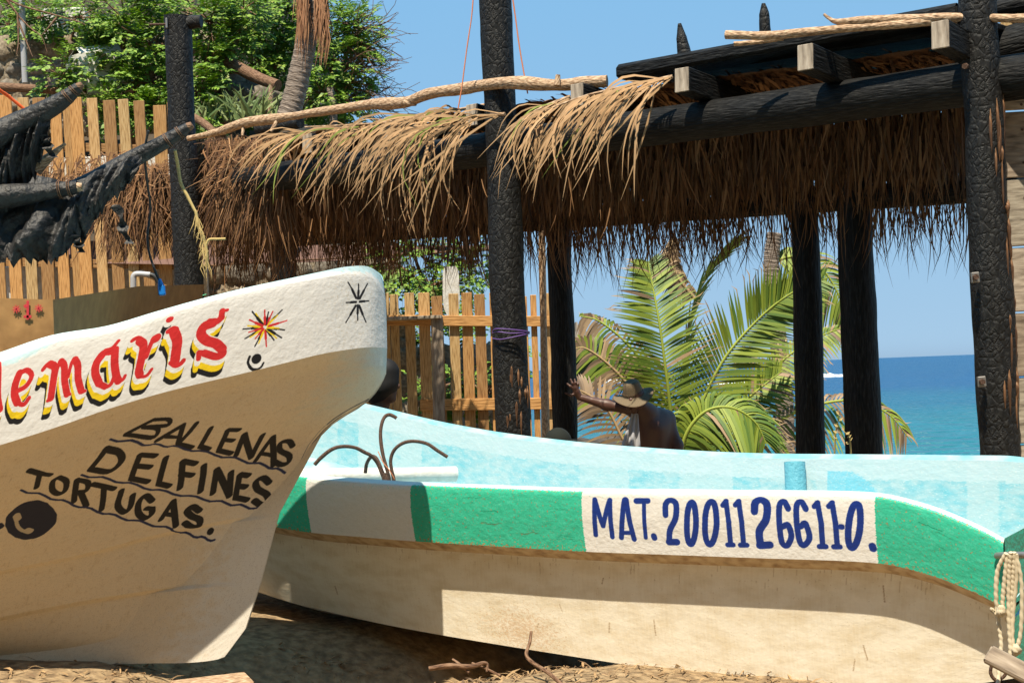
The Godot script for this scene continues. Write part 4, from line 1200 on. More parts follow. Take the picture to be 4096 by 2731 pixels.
const HULL_TWO_FAR := {
	"in": [Vector3(2.944, 0.948, -8.273), Vector3(2.859, 0.976, -8.324), Vector3(2.774, 0.994, -8.375), Vector3(2.689, 1.006, -8.426), Vector3(2.605, 1.010, -8.477), Vector3(2.520, 1.011, -8.528), Vector3(2.435, 1.012, -8.579), Vector3(2.266, 1.015, -8.680), Vector3(1.926, 1.019, -8.884), Vector3(1.503, 1.025, -9.139), Vector3(1.079, 1.045, -9.394), Vector3(0.570, 1.085, -9.699), Vector3(0.146, 1.134, -9.954), Vector3(-0.193, 1.185, -10.158), Vector3(-0.532, 1.252, -10.362), Vector3(-0.877, 1.338, -10.556), Vector3(-1.232, 1.427, -10.733), Vector3(-1.602, 1.513, -10.886), Vector3(-1.992, 1.589, -11.005), Vector3(-2.305, 1.640, -11.061), Vector3(-2.531, 1.674, -11.068), Vector3(-2.695, 1.696, -11.045), Vector3(-2.832, 1.710, -10.991), Vector3(-2.867, 1.714, -10.989)],
	"top": [Vector3(2.972, 0.972, -8.320), Vector3(2.887, 1.000, -8.371), Vector3(2.801, 1.019, -8.423), Vector3(2.716, 1.031, -8.474), Vector3(2.630, 1.034, -8.525), Vector3(2.545, 1.035, -8.577), Vector3(2.459, 1.036, -8.628), Vector3(2.289, 1.039, -8.731), Vector3(1.947, 1.044, -8.936), Vector3(1.520, 1.050, -9.193), Vector3(1.092, 1.070, -9.450), Vector3(0.580, 1.111, -9.758), Vector3(0.152, 1.161, -10.015), Vector3(-0.189, 1.213, -10.220), Vector3(-0.531, 1.282, -10.425), Vector3(-0.879, 1.370, -10.621), Vector3(-1.237, 1.459, -10.800), Vector3(-1.609, 1.546, -10.954), Vector3(-2.002, 1.620, -11.075), Vector3(-2.316, 1.672, -11.132), Vector3(-2.544, 1.706, -11.140), Vector3(-2.709, 1.728, -11.118), Vector3(-2.846, 1.741, -11.064), Vector3(-2.910, 1.744, -11.015)],
	"sheer": [Vector3(2.988, 0.948, -8.346), Vector3(2.902, 0.976, -8.397), Vector3(2.816, 0.995, -8.449), Vector3(2.730, 1.007, -8.500), Vector3(2.645, 1.010, -8.552), Vector3(2.559, 1.011, -8.603), Vector3(2.473, 1.012, -8.655), Vector3(2.302, 1.015, -8.758), Vector3(1.959, 1.020, -8.964), Vector3(1.530, 1.026, -9.221), Vector3(1.102, 1.047, -9.479), Vector3(0.588, 1.088, -9.788), Vector3(0.159, 1.138, -10.045), Vector3(-0.184, 1.191, -10.252), Vector3(-0.527, 1.260, -10.457), Vector3(-0.875, 1.349, -10.654), Vector3(-1.234, 1.438, -10.833), Vector3(-1.608, 1.526, -10.988), Vector3(-2.001, 1.599, -11.110), Vector3(-2.317, 1.651, -11.167), Vector3(-2.545, 1.685, -11.175), Vector3(-2.710, 1.707, -11.153), Vector3(-2.848, 1.719, -11.100), Vector3(-2.927, 1.722, -11.025)],
	"mid": [Vector3(2.990, 0.805, -8.349), Vector3(2.904, 0.832, -8.401), Vector3(2.818, 0.850, -8.452), Vector3(2.733, 0.861, -8.504), Vector3(2.647, 0.863, -8.555), Vector3(2.561, 0.863, -8.607), Vector3(2.475, 0.863, -8.658), Vector3(2.304, 0.864, -8.761), Vector3(1.961, 0.869, -8.967), Vector3(1.533, 0.875, -9.225), Vector3(1.104, 0.897, -9.482), Vector3(0.590, 0.938, -9.791), Vector3(0.161, 0.988, -10.049), Vector3(-0.182, 1.040, -10.255), Vector3(-0.527, 1.107, -10.457), Vector3(-0.875, 1.191, -10.654), Vector3(-1.234, 1.275, -10.833), Vector3(-1.608, 1.360, -10.988), Vector3(-2.001, 1.434, -11.110), Vector3(-2.317, 1.492, -11.167), Vector3(-2.545, 1.531, -11.175), Vector3(-2.710, 1.557, -11.153), Vector3(-2.848, 1.569, -11.100), Vector3(-2.927, 1.573, -11.025)],
	"knuckle": [Vector3(2.984, 0.650, -8.339), Vector3(2.898, 0.676, -8.391), Vector3(2.813, 0.694, -8.442), Vector3(2.728, 0.703, -8.493), Vector3(2.643, 0.704, -8.544), Vector3(2.557, 0.702, -8.596), Vector3(2.472, 0.701, -8.647), Vector3(2.301, 0.702, -8.749), Vector3(1.960, 0.707, -8.955), Vector3(1.533, 0.713, -9.211), Vector3(1.107, 0.734, -9.467), Vector3(0.595, 0.775, -9.775), Vector3(0.168, 0.824, -10.031), Vector3(-0.173, 0.874, -10.236), Vector3(-0.514, 0.939, -10.441), Vector3(-0.861, 1.016, -10.637), Vector3(-1.218, 1.095, -10.816), Vector3(-1.590, 1.177, -10.970), Vector3(-1.981, 1.251, -11.092), Vector3(-2.295, 1.316, -11.149), Vector3(-2.522, 1.359, -11.158), Vector3(-2.686, 1.387, -11.136), Vector3(-2.822, 1.404, -11.083), Vector3(-2.902, 1.408, -11.010)],
	"ledge": [Vector3(2.930, 0.590, -8.249), Vector3(2.845, 0.616, -8.300), Vector3(2.760, 0.634, -8.351), Vector3(2.675, 0.643, -8.402), Vector3(2.591, 0.644, -8.453), Vector3(2.506, 0.642, -8.504), Vector3(2.421, 0.641, -8.555), Vector3(2.251, 0.642, -8.657), Vector3(1.912, 0.647, -8.861), Vector3(1.488, 0.653, -9.115), Vector3(1.064, 0.673, -9.370), Vector3(0.556, 0.713, -9.676), Vector3(0.132, 0.762, -9.931), Vector3(-0.207, 0.810, -10.134), Vector3(-0.547, 0.874, -10.338), Vector3(-0.891, 0.950, -10.533), Vector3(-1.246, 1.028, -10.710), Vector3(-1.616, 1.110, -10.863), Vector3(-2.002, 1.184, -10.989), Vector3(-2.294, 1.247, -11.079), Vector3(-2.506, 1.291, -11.110), Vector3(-2.661, 1.319, -11.103), Vector3(-2.790, 1.337, -11.059), Vector3(-2.867, 1.343, -10.989)],
	"side": [Vector3(2.917, 0.337, -8.228), Vector3(2.833, 0.340, -8.278), Vector3(2.748, 0.338, -8.329), Vector3(2.664, 0.332, -8.380), Vector3(2.580, 0.325, -8.430), Vector3(2.496, 0.318, -8.481), Vector3(2.411, 0.312, -8.532), Vector3(2.243, 0.306, -8.633), Vector3(1.906, 0.306, -8.835), Vector3(1.485, 0.320, -9.089), Vector3(1.063, 0.346, -9.342), Vector3(0.558, 0.387, -9.645), Vector3(0.136, 0.432, -9.899), Vector3(-0.201, 0.473, -10.101), Vector3(-0.538, 0.526, -10.303), Vector3(-0.880, 0.588, -10.497), Vector3(-1.233, 0.661, -10.674), Vector3(-1.599, 0.751, -10.827), Vector3(-1.982, 0.873, -10.953), Vector3(-2.269, 0.975, -11.048), Vector3(-2.478, 1.067, -11.082), Vector3(-2.630, 1.130, -11.077), Vector3(-2.758, 1.167, -11.037), Vector3(-2.833, 1.176, -10.968)],
	"chine": [Vector3(2.910, 0.085, -8.216), Vector3(2.826, 0.063, -8.266), Vector3(2.742, 0.042, -8.317), Vector3(2.659, 0.022, -8.367), Vector3(2.575, 0.006, -8.417), Vector3(2.491, -0.006, -8.468), Vector3(2.407, -0.017, -8.518), Vector3(2.240, -0.030, -8.619), Vector3(1.905, -0.034, -8.820), Vector3(1.486, -0.014, -9.071), Vector3(1.068, 0.019, -9.323), Vector3(0.566, 0.062, -9.625), Vector3(0.147, 0.102, -9.876), Vector3(-0.195, 0.137, -10.066), Vector3(-0.543, 0.179, -10.245), Vector3(-0.896, 0.227, -10.417), Vector3(-1.258, 0.295, -10.573), Vector3(-1.630, 0.386, -10.712), Vector3(-2.012, 0.555, -10.835), Vector3(-2.290, 0.690, -10.941), Vector3(-2.487, 0.821, -10.993), Vector3(-2.626, 0.920, -11.008), Vector3(-2.737, 0.982, -10.993), Vector3(-2.799, 0.999, -10.948)],
	"keel": [Vector3(2.601, 0.000, -7.703), Vector3(2.518, -0.010, -7.753), Vector3(2.434, -0.020, -7.803), Vector3(2.350, -0.029, -7.854), Vector3(2.266, -0.039, -7.904), Vector3(2.183, -0.049, -7.954), Vector3(2.099, -0.059, -8.005), Vector3(1.932, -0.078, -8.105), Vector3(1.597, -0.097, -8.307), Vector3(1.178, -0.087, -8.558), Vector3(0.759, -0.077, -8.810), Vector3(0.257, -0.065, -9.112), Vector3(-0.161, -0.045, -9.363), Vector3(-0.496, -0.017, -9.564), Vector3(-0.831, 0.010, -9.766), Vector3(-1.166, 0.049, -9.967), Vector3(-1.501, 0.122, -10.168), Vector3(-1.836, 0.204, -10.369), Vector3(-2.171, 0.384, -10.571), Vector3(-2.422, 0.543, -10.721), Vector3(-2.589, 0.725, -10.822), Vector3(-2.698, 0.868, -10.888), Vector3(-2.774, 0.940, -10.933), Vector3(-2.799, 0.960, -10.948)]
}
# Brush strokes of the lettering, in pixels of the panel's paint image: colour, brush radius, points, smooth.
const NAME_STROKES := [
	["r", 7.5, [975.9, 34.2, 982.8, 116.8, 991.5, 160.2], 1],
	["r", 5.74, [1026.6, 127.9, 1054.1, 122.4, 1066.4, 102.7, 1052.1, 85.1, 1033.2, 85.9], 1],
	["r", 8.83, [1033.2, 85.9, 1025.7, 109.7, 1026.5, 134.6, 1034.8, 157.5], 1],
	["r", 5.25, [1034.8, 158.4, 1051.5, 167.9, 1063.8, 155.6], 1],
	["r", 4.81, [1094.2, 97.4, 1102.2, 90.1, 1111.3, 87.9], 1],
	["r", 8.29, [1110.6, 89.9, 1124.2, 101.7, 1123.7, 131.5, 1119.6, 174.8], 1],
	["r", 3.9, [1119.7, 179.2, 1111.6, 179.2], 0],
	["r", 3.92, [1126.0, 127.8, 1133.3, 99.2, 1137.5, 89.3], 1],
	["r", 7.87, [1138.6, 91.9, 1148.0, 105.6, 1152.1, 140.4, 1160.0, 178.3], 1],
	["r", 3.93, [1160.1, 180.5, 1166.9, 180.5], 0],
	["r", 3.95, [1160.1, 133.8, 1164.9, 103.5, 1170.1, 91.2], 1],
	["r", 8.02, [1173.0, 95.5, 1181.9, 112.6, 1186.0, 146.4, 1195.7, 180.9], 1],
	["r", 3.99, [1196.8, 185.7, 1205.2, 184.0], 0],
	["r", 7.4, [1262.5, 98.2, 1241.1, 95.3, 1230.2, 111.7, 1226.8, 140.0, 1237.0, 171.5, 1255.3, 189.3], 1],
	["r", 9.24, [1241.4, 97.8, 1228.4, 116.1, 1227.9, 142.8, 1239.5, 174.6], 1],
	["r", 4.98, [1255.5, 192.7, 1270.1, 187.5, 1278.2, 167.1], 1],
	["r", 4.69, [1245.5, 89.2, 1263.5, 87.4, 1276.5, 71.9], 1],
	["r", 9.32, [1271.5, 95.3, 1275.3, 132.1, 1282.6, 168.7, 1289.4, 186.0], 1],
	["r", 4.08, [1290.9, 189.3, 1301.0, 185.5, 1305.6, 177.0], 1],
	["r", 5.29, [1313.4, 85.1, 1323.0, 81.9, 1332.2, 85.7], 1],
	["r", 9.87, [1333.0, 93.2, 1345.7, 109.5, 1344.9, 145.2, 1340.6, 175.8, 1343.5, 188.2], 1],
	["r", 4.03, [1344.7, 194.6, 1361.2, 196.5, 1373.5, 183.3], 1],
	["r", 5.78, [1357.0, 145.0, 1362.6, 121.4, 1367.9, 105.6], 1],
	["r", 10.52, [1373.2, 102.6, 1378.7, 101.1], 0],
	["r", 6.65, [1406.7, 92.8, 1417.1, 89.3, 1426.2, 93.3], 1],
	["r", 12.04, [1422.5, 99.6, 1433.6, 125.8, 1433.6, 155.1, 1431.8, 179.3], 1],
	["r", 5.31, [1420.7, 180.7, 1434.1, 192.1, 1446.9, 190.1, 1454.2, 183.0], 1],
	["r", 7.46, [1541.5, 75.9, 1541.6, 93.9], 0],
	["r", 4.2, [1541.6, 76.4, 1554.8, 77.0], 0],
	["r", 7.93, [1542.5, 94.1, 1530.9, 100.8, 1510.9, 96.8], 1],
	["r", 11.53, [1522.4, 102.4, 1498.8, 106.5, 1494.1, 124.8, 1510.7, 145.8, 1534.7, 159.3, 1552.0, 178.2], 1],
	["r", 8.87, [1551.9, 175.9, 1554.1, 190.8, 1536.9, 193.9, 1506.4, 177.5], 1],
	["r", 6.21, [1506.4, 176.1, 1492.4, 172.6, 1492.3, 188.3], 0],
	["d", 10.39, [1405.4, 57.2], 0]
]
const MARK_STROKES := [
	["y", 3.32, [1656.3, 137.7, 1644.1, 120.1], 0],
	["y", 1.82, [1644.1, 120.1, 1632.4, 103.5], 0],
	["k", 3.32, [1654.4, 136.3, 1637.8, 115.6], 0],
	["k", 1.81, [1637.8, 115.6, 1621.9, 96.1], 0],
	["k", 3.26, [1650.9, 143.8, 1626.3, 139.9], 0],
	["k", 1.79, [1626.3, 139.9, 1602.9, 136.5], 0],
	["y", 3.28, [1653.2, 142.6, 1633.2, 136.4], 0],
	["y", 1.8, [1633.2, 136.4, 1614.6, 130.6], 0],
	["k", 3.23, [1652.2, 148.8, 1630.7, 156.1], 0],
	["k", 1.75, [1630.7, 156.1, 1610.3, 163.3], 0],
	["y", 3.23, [1654.6, 148.8, 1638.7, 156.2], 0],
	["y", 1.75, [1638.7, 156.2, 1623.6, 163.3], 0],
	["k", 3.18, [1657.4, 153.7, 1647.2, 172.5], 0],
	["k", 1.74, [1647.2, 172.5, 1637.3, 190.5], 0],
	["y", 3.2, [1659.0, 152.9, 1653.0, 169.1], 0],
	["y", 1.74, [1653.0, 169.1, 1647.3, 184.8], 0],
	["r", 3.18, [1663.0, 155.1, 1665.8, 177.1], 0],
	["r", 1.75, [1665.8, 177.1, 1668.2, 198.1], 0],
	["k", 3.2, [1666.3, 153.2, 1677.5, 170.3], 0],
	["k", 1.76, [1677.5, 170.3, 1688.1, 186.7], 0],
	["y", 3.22, [1667.5, 152.5, 1681.5, 168.0], 0],
	["y", 1.75, [1681.5, 168.0, 1694.7, 182.9], 0],
	["k", 3.22, [1670.2, 152.8, 1689.7, 169.5], 0],
	["k", 1.76, [1689.7, 169.5, 1708.6, 185.3], 0],
	["k", 3.26, [1671.1, 149.3, 1693.6, 157.9], 0],
	["k", 1.77, [1693.6, 157.9, 1715.1, 166.0], 0],
	["y", 3.27, [1668.4, 147.8, 1684.6, 153.0], 0],
	["y", 1.79, [1684.6, 153.0, 1699.8, 158.0], 0],
	["r", 3.29, [1671.8, 144.9, 1696.0, 143.7], 0],
	["r", 1.83, [1696.0, 143.7, 1719.3, 141.8], 0],
	["k", 3.35, [1669.0, 139.0, 1686.5, 124.1], 0],
	["k", 1.86, [1686.5, 124.1, 1702.9, 109.6], 0],
	["y", 3.32, [1667.2, 141.0, 1680.2, 130.8], 0],
	["y", 1.86, [1680.2, 130.8, 1692.5, 121.0], 0],
	["r", 3.34, [1664.5, 138.7, 1671.5, 123.2], 0],
	["r", 1.84, [1671.5, 123.2, 1677.8, 108.4], 0],
	["k", 3.33, [1662.5, 138.4, 1664.6, 122.4], 0],
	["k", 1.83, [1664.6, 122.4, 1666.3, 107.0], 0],
	["r", 3.33, [1660.5, 137.1, 1658.0, 118.0], 0],
	["r", 1.83, [1658.0, 118.0, 1655.3, 99.9], 0],
	["r", 3.3, [1653.7, 139.9, 1635.3, 127.5], 0],
	["r", 1.81, [1635.3, 127.5, 1617.8, 115.9], 0],
	["r", 3.24, [1653.8, 146.0, 1635.8, 147.4], 0],
	["r", 1.77, [1635.8, 147.4, 1618.8, 148.8], 0],
	["r", 3.22, [1657.2, 150.0, 1647.0, 160.1], 0],
	["r", 1.74, [1647.0, 160.1, 1637.3, 169.8], 0],
	["k", 3.51, [1920.2, 108.6, 1918.0, 86.3], 0],
	["k", 1.93, [1918.0, 86.3, 1915.5, 65.2], 0],
	["k", 3.47, [1921.8, 128.5, 1923.4, 152.5], 0],
	["k", 1.86, [1923.4, 152.5, 1925.3, 173.2], 0],
	["k", 3.45, [1914.4, 118.6, 1899.2, 119.2], 0],
	["k", 1.87, [1899.2, 119.2, 1885.0, 119.4], 0],
	["k", 3.6, [1927.0, 117.7, 1941.4, 116.0], 0],
	["k", 2.06, [1941.4, 116.0, 1955.7, 113.1], 0],
	["k", 3.45, [1914.0, 107.6, 1897.6, 83.3], 0],
	["k", 1.87, [1897.6, 83.3, 1881.8, 60.2], 0],
	["k", 3.59, [1925.3, 108.1, 1935.2, 83.7], 0],
	["k", 2.02, [1935.2, 83.7, 1944.6, 59.1], 0],
	["k", 3.4, [1915.2, 129.5, 1901.8, 154.7], 0],
	["k", 1.8, [1901.8, 154.7, 1889.1, 176.7], 0],
	["k", 3.51, [1926.6, 129.7, 1939.7, 156.1], 0],
	["k", 1.9, [1939.7, 156.1, 1952.3, 179.6], 0],
	["k", 12.68, [1642.3, 224.3, 1643.1, 225.4], 0],
	["k", 3.16, [1624.6, 214.5, 1620.4, 228.0, 1624.3, 240.3], 1],
	["k", 3.75, [1624.3, 240.3, 1631.6, 249.9, 1642.9, 254.5], 1],
	["k", 2.5, [1642.9, 254.5, 1654.9, 250.2, 1661.5, 240.5], 1]
]
const LIST_STROKES := [
	["k", 4.82, [1011.0, 112.3, 1059.2, 93.4], 0],
	["k", 4.48, [1059.2, 93.4, 1091.5, 104.6, 1095.2, 119.7, 1044.1, 107.2], 1],
	["k", 4.51, [1044.1, 107.2, 1078.0, 122.7, 1075.5, 140.6, 1011.3, 113.1], 1],
	["k", 5.3, [1090.7, 151.5, 1131.5, 130.5, 1146.3, 178.6], 0],
	["k", 3.98, [1108.2, 147.8, 1137.7, 159.4], 0],
	["k", 5.62, [1159.7, 135.4, 1149.0, 184.1, 1189.3, 208.1], 0],
	["k", 5.72, [1201.0, 156.1, 1208.6, 211.4, 1236.1, 228.4], 0],
	["k", 5.82, [1275.6, 188.1, 1247.2, 177.6, 1263.7, 240.7, 1302.3, 261.6], 0],
	["k", 5.09, [1257.9, 209.7, 1282.7, 220.1], 0],
	["k", 5.99, [1319.6, 274.0, 1298.9, 207.9, 1364.5, 293.9, 1350.2, 227.0], 0],
	["k", 6.09, [1383.3, 309.9, 1382.5, 244.0, 1440.7, 336.9], 0],
	["k", 4.58, [1385.5, 291.1, 1419.7, 308.6], 0],
	["k", 5.56, [1455.5, 293.0, 1437.1, 275.4, 1418.3, 274.3, 1431.6, 299.0, 1463.1, 318.5, 1473.5, 336.6, 1458.7, 338.7, 1435.2, 326.8], 1],
	["k", 7.0, [974.7, 187.4, 983.3, 136.4], 0],
	["k", 7.07, [983.3, 136.4, 1018.7, 157.0, 1037.2, 191.5, 1023.2, 214.1, 975.5, 189.3], 1],
	["k", 6.42, [1112.8, 204.3, 1072.3, 185.5, 1088.6, 257.4, 1134.9, 282.3], 0],
	["k", 6.44, [1081.7, 220.4, 1118.4, 237.0], 0],
	["k", 6.53, [1141.7, 219.1, 1165.1, 298.0, 1196.8, 315.3], 0],
	["k", 6.64, [1227.3, 264.4, 1190.2, 245.2, 1228.9, 331.7], 0],
	["k", 6.58, [1207.1, 285.7, 1238.6, 300.1], 0],
	["k", 6.63, [1252.0, 277.7, 1291.2, 360.1], 0],
	["k", 6.47, [1328.0, 375.3, 1292.2, 301.3, 1378.1, 396.1, 1337.1, 323.7], 0],
	["k", 6.33, [1393.1, 349.7, 1365.9, 338.3, 1397.7, 405.4, 1432.4, 418.6], 0],
	["k", 6.36, [1382.3, 372.4, 1406.7, 381.4], 0],
	["k", 6.48, [1459.4, 382.0, 1435.9, 366.3, 1424.1, 373.0, 1440.4, 393.4, 1471.9, 411.7, 1487.4, 430.1, 1476.5, 437.3, 1451.1, 422.8], 1],
	["k", 5.55, [832.2, 133.9, 888.6, 168.8], 0],
	["k", 5.78, [861.2, 152.3, 872.9, 201.7], 0],
	["k", 5.78, [911.7, 186.2, 935.0, 208.7, 945.0, 238.8, 933.7, 244.4, 914.0, 225.0, 903.3, 196.0, 911.7, 186.2], 1],
	["k", 6.15, [958.1, 212.8, 981.1, 284.3], 0],
	["k", 5.77, [958.1, 212.8, 988.6, 232.8, 995.4, 258.1, 972.3, 254.4], 1],
	["k", 6.16, [986.5, 261.3, 1017.2, 309.3], 0],
	["k", 6.11, [1002.6, 242.1, 1061.4, 276.3], 0],
	["k", 6.05, [1034.2, 261.2, 1060.9, 334.4], 0],
	["k", 6.45, [1081.9, 288.5, 1094.5, 331.9, 1122.9, 360.8, 1130.4, 349.7, 1116.9, 312.7], 1],
	["k", 6.57, [1178.2, 349.2, 1150.8, 325.3, 1145.1, 341.1, 1161.8, 375.1, 1189.6, 399.4, 1200.2, 391.6, 1192.2, 374.7], 1],
	["k", 5.86, [1192.2, 374.7, 1174.8, 367.4], 0],
	["k", 6.64, [1235.4, 417.2, 1234.8, 367.7, 1288.0, 450.8], 0],
	["k", 5.15, [1237.8, 403.7, 1266.0, 416.1], 0],
	["k", 6.82, [1324.9, 420.7, 1297.6, 401.6, 1289.8, 409.7, 1311.9, 430.5, 1340.6, 447.7, 1349.2, 466.5, 1331.2, 464.4, 1305.7, 446.6], 1],
	["k", 7.36, [1379.1, 491.0, 1380.6, 491.9], 0],
	["u", 2.29, [982.0, 113.7, 999.9, 125.3, 1015.5, 129.6, 1030.8, 132.7, 1048.3, 142.6, 1065.6, 154.3, 1079.8, 159.2, 1090.5, 160.2, 1104.1, 167.9, 1118.5, 179.4, 1129.1, 184.6, 1138.5, 185.1, 1153.9, 192.7, 1175.3, 208.0, 1196.5, 219.7, 1215.6, 225.3, 1237.4, 235.3, 1262.8, 252.7, 1285.5, 266.7, 1303.4, 272.0, 1321.6, 279.0, 1344.5, 294.9, 1366.6, 310.3, 1384.1, 316.0, 1399.8, 321.0, 1418.3, 332.2, 1435.0, 342.9, 1445.9, 346.0, 1454.9, 346.6, 1468.3, 353.5, 1484.6, 364.9], 0],
	["u", 2.31, [961.3, 199.6, 981.8, 214.7, 998.4, 221.1, 1014.8, 226.2, 1034.7, 239.6, 1055.8, 255.6, 1073.9, 264.0, 1091.4, 269.4, 1112.2, 282.6, 1135.4, 300.5, 1155.5, 311.7, 1174.7, 317.1, 1196.8, 328.2, 1222.9, 345.4, 1247.0, 357.8, 1267.3, 363.4, 1289.4, 372.4, 1314.4, 387.6, 1335.8, 398.7, 1350.8, 401.4, 1365.3, 405.1, 1383.1, 415.6, 1399.5, 424.8, 1411.1, 426.4, 1422.5, 427.4, 1437.3, 434.5, 1452.5, 442.4, 1463.4, 443.7, 1472.8, 442.9, 1485.7, 447.9, 1500.1, 455.4], 0],
	["u", 2.3, [839.2, 195.0, 857.4, 211.4, 872.3, 218.5, 886.4, 224.3, 903.8, 238.5, 922.0, 255.1, 937.0, 263.4, 951.2, 268.3, 967.9, 280.8, 986.4, 297.8, 1001.9, 307.8, 1016.3, 312.1, 1033.7, 321.9, 1054.0, 337.9, 1072.2, 349.1, 1087.0, 353.4, 1104.1, 361.8, 1125.2, 377.4, 1145.4, 390.3, 1162.5, 395.9, 1181.6, 403.6, 1205.2, 419.5, 1228.2, 434.2, 1246.1, 440.2, 1261.8, 445.1, 1281.1, 457.1, 1297.4, 473.2, 1308.9, 481.1, 1319.3, 482.5, 1330.7, 488.4, 1342.4, 496.6, 1352.2, 499.6, 1360.4, 499.0, 1369.3, 502.3, 1379.0, 509.2, 1387.6, 512.4, 1395.3, 511.5], 0],
	["b", 25.64, [941.2, 342.4, 937.0, 351.2, 923.5, 349.3, 904.1, 337.2, 884.4, 317.9, 870.5, 296.1, 865.5, 278.0, 870.5, 269.1, 883.7, 271.5, 901.8, 284.5, 919.3, 304.4, 934.5, 325.4, 941.2, 342.4], 0],
	["b", 22.72, [877.9, 290.8, 927.0, 329.7], 0],
	["c", 3.78, [859.5, 277.2, 873.7, 312.8, 894.6, 338.3, 916.6, 349.1], 1],
	["c", 7.56, [861.7, 281.5, 869.3, 295.2], 0],
	["c", 7.46, [906.2, 342.3, 916.6, 349.1], 0],
	["b", 6.79, [831.9, 299.3, 838.5, 307.7], 0],
	["s", 0.74, [1510.3, 356.8, 1498.9, 291.1, 1503.2, 228.1, 1524.8, 170.6], 1],
	["s", 1.33, [1517.7, 394.5, 1515.4, 335.0, 1511.4, 259.6, 1519.3, 212.1], 1],
	["s", 2.17, [1517.5, 347.7, 1511.4, 279.6, 1517.7, 222.5], 1],
	["s", 1.24, [1517.6, 431.2, 1516.0, 382.0, 1517.5, 347.7], 1],
	["s", 1.85, [1502.8, 246.2, 1515.6, 192.2, 1530.8, 147.7], 1]
]
const NUMBER_STROKES := [
	["n", 5.76, [892.4, 35.1, 895.4, 116.7], 0],
	["n", 5.72, [891.7, 36.7, 874.5, 93.9], 0],
	["n", 5.7, [874.5, 93.9, 855.5, 36.0], 0],
	["n", 5.71, [854.8, 36.0, 854.7, 120.4], 0],
	["n", 6.08, [819.6, 35.4, 832.4, 121.4], 0],
	["n", 6.06, [814.9, 35.3, 801.8, 124.5], 0],
	["n", 4.93, [826.3, 109.4, 804.1, 108.8], 0],
	["n", 6.85, [817.5, 33.7, 815.6, 38.6], 0],
	["n", 7.18, [790.2, 36.9, 763.6, 36.5], 0],
	["n", 4.81, [771.9, 39.6, 773.3, 119.7], 0],
	["n", 6.89, [753.6, 115.2, 752.5, 119.8], 0],
	["n", 6.67, [721.3, 65.9, 720.3, 43.5, 709.5, 33.8, 696.3, 43.1, 697.9, 71.7, 713.3, 99.7, 717.9, 124.7], 1],
	["n", 8.02, [718.3, 128.7, 700.6, 128.1], 0],
	["n", 6.62, [659.2, 38.0, 655.4, 41.5, 652.5, 51.4, 651.0, 66.3, 651.2, 83.9, 654.5, 102.3, 659.0, 118.0, 663.9, 128.5, 668.4, 132.3, 672.0, 128.8, 674.0, 118.4, 674.1, 102.9, 672.3, 84.5, 670.6, 66.7, 667.5, 51.7, 663.5, 41.6, 659.2, 38.0], 1],
	["n", 6.57, [614.1, 35.4, 609.2, 38.9, 605.6, 49.1, 603.9, 64.3, 603.9, 82.2, 607.6, 100.9, 612.8, 116.9, 618.6, 127.6, 624.3, 131.5, 628.9, 128.0, 631.6, 117.4, 632.1, 101.6, 630.4, 82.8, 628.4, 64.8, 624.4, 49.4, 619.4, 39.1, 614.1, 35.4], 1],
	["n", 5.72, [588.4, 43.8, 581.1, 33.7], 0],
	["n", 5.71, [581.1, 34.9, 576.1, 78.5], 0],
	["n", 5.82, [576.1, 78.5, 576.5, 128.4], 0],
	["n", 5.83, [583.0, 130.9, 571.1, 130.5], 0],
	["n", 5.68, [560.0, 42.7, 552.5, 33.2], 0],
	["n", 5.67, [552.5, 34.5, 547.0, 77.8], 0],
	["n", 5.78, [547.0, 77.8, 547.2, 127.5], 0],
	["n", 5.79, [554.3, 130.6, 540.1, 130.1], 0],
	["n", 8.22, [517.8, 55.0, 515.6, 37.0, 503.4, 28.8, 490.2, 41.3, 492.5, 70.5, 508.8, 95.9, 510.1, 124.7], 1],
	["n", 8.39, [511.2, 129.9, 489.0, 127.9], 0],
	["n", 6.32, [443.9, 48.9, 453.6, 32.6, 463.1, 45.5, 463.9, 94.8, 461.4, 122.7, 451.0, 128.1, 440.3, 106.9, 445.3, 82.4, 458.4, 85.8], 1],
	["n", 6.26, [406.0, 49.0, 416.3, 32.8, 426.0, 45.0, 425.7, 94.0, 421.9, 121.7, 412.7, 125.8, 401.3, 107.9, 407.7, 78.7, 419.6, 85.0], 1],
	["n", 5.8, [387.6, 43.3, 381.1, 34.7], 0],
	["n", 5.79, [381.1, 35.3, 374.2, 77.4], 0],
	["n", 5.91, [374.2, 77.4, 374.9, 124.1], 0],
	["n", 5.92, [381.7, 128.7, 368.2, 128.2], 0],
	["n", 5.76, [357.3, 42.7, 350.2, 34.1], 0],
	["n", 5.75, [350.3, 34.7, 344.1, 76.5], 0],
	["n", 5.87, [344.1, 76.5, 344.0, 122.9], 0],
	["n", 5.88, [351.3, 128.2, 338.6, 127.7], 0],
	["n", 5.78, [334.0, 82.7, 331.1, 82.9], 0],
	["n", 6.8, [299.5, 34.6, 295.3, 37.9, 292.8, 47.7, 292.1, 62.5, 293.5, 80.2, 297.3, 98.5, 302.6, 114.3, 308.4, 125.0, 313.6, 128.9, 317.6, 125.5, 319.7, 115.2, 319.6, 99.7, 317.4, 81.5, 314.2, 63.7, 309.6, 48.6, 304.5, 38.4, 299.5, 34.6], 1],
	["n", 7.94, [271.1, 122.1, 270.0, 126.9], 0]
]

func ink(key: String) -> Color:
	return {"r": lin(0.6, 0.028, 0.03), "d": lin(0.62, 0.05, 0.05), "y": lin(0.82, 0.58, 0.015), "k": lin(0.012, 0.012, 0.014), "b": lin(0.014, 0.018, 0.04), "c": lin(0.5, 0.42, 0.3), "s": lin(0.09, 0.11, 0.14), "n": lin(0.008, 0.03, 0.2), "u": lin(0.016, 0.026, 0.09), "w": lin(0.78, 0.77, 0.74)}[key]

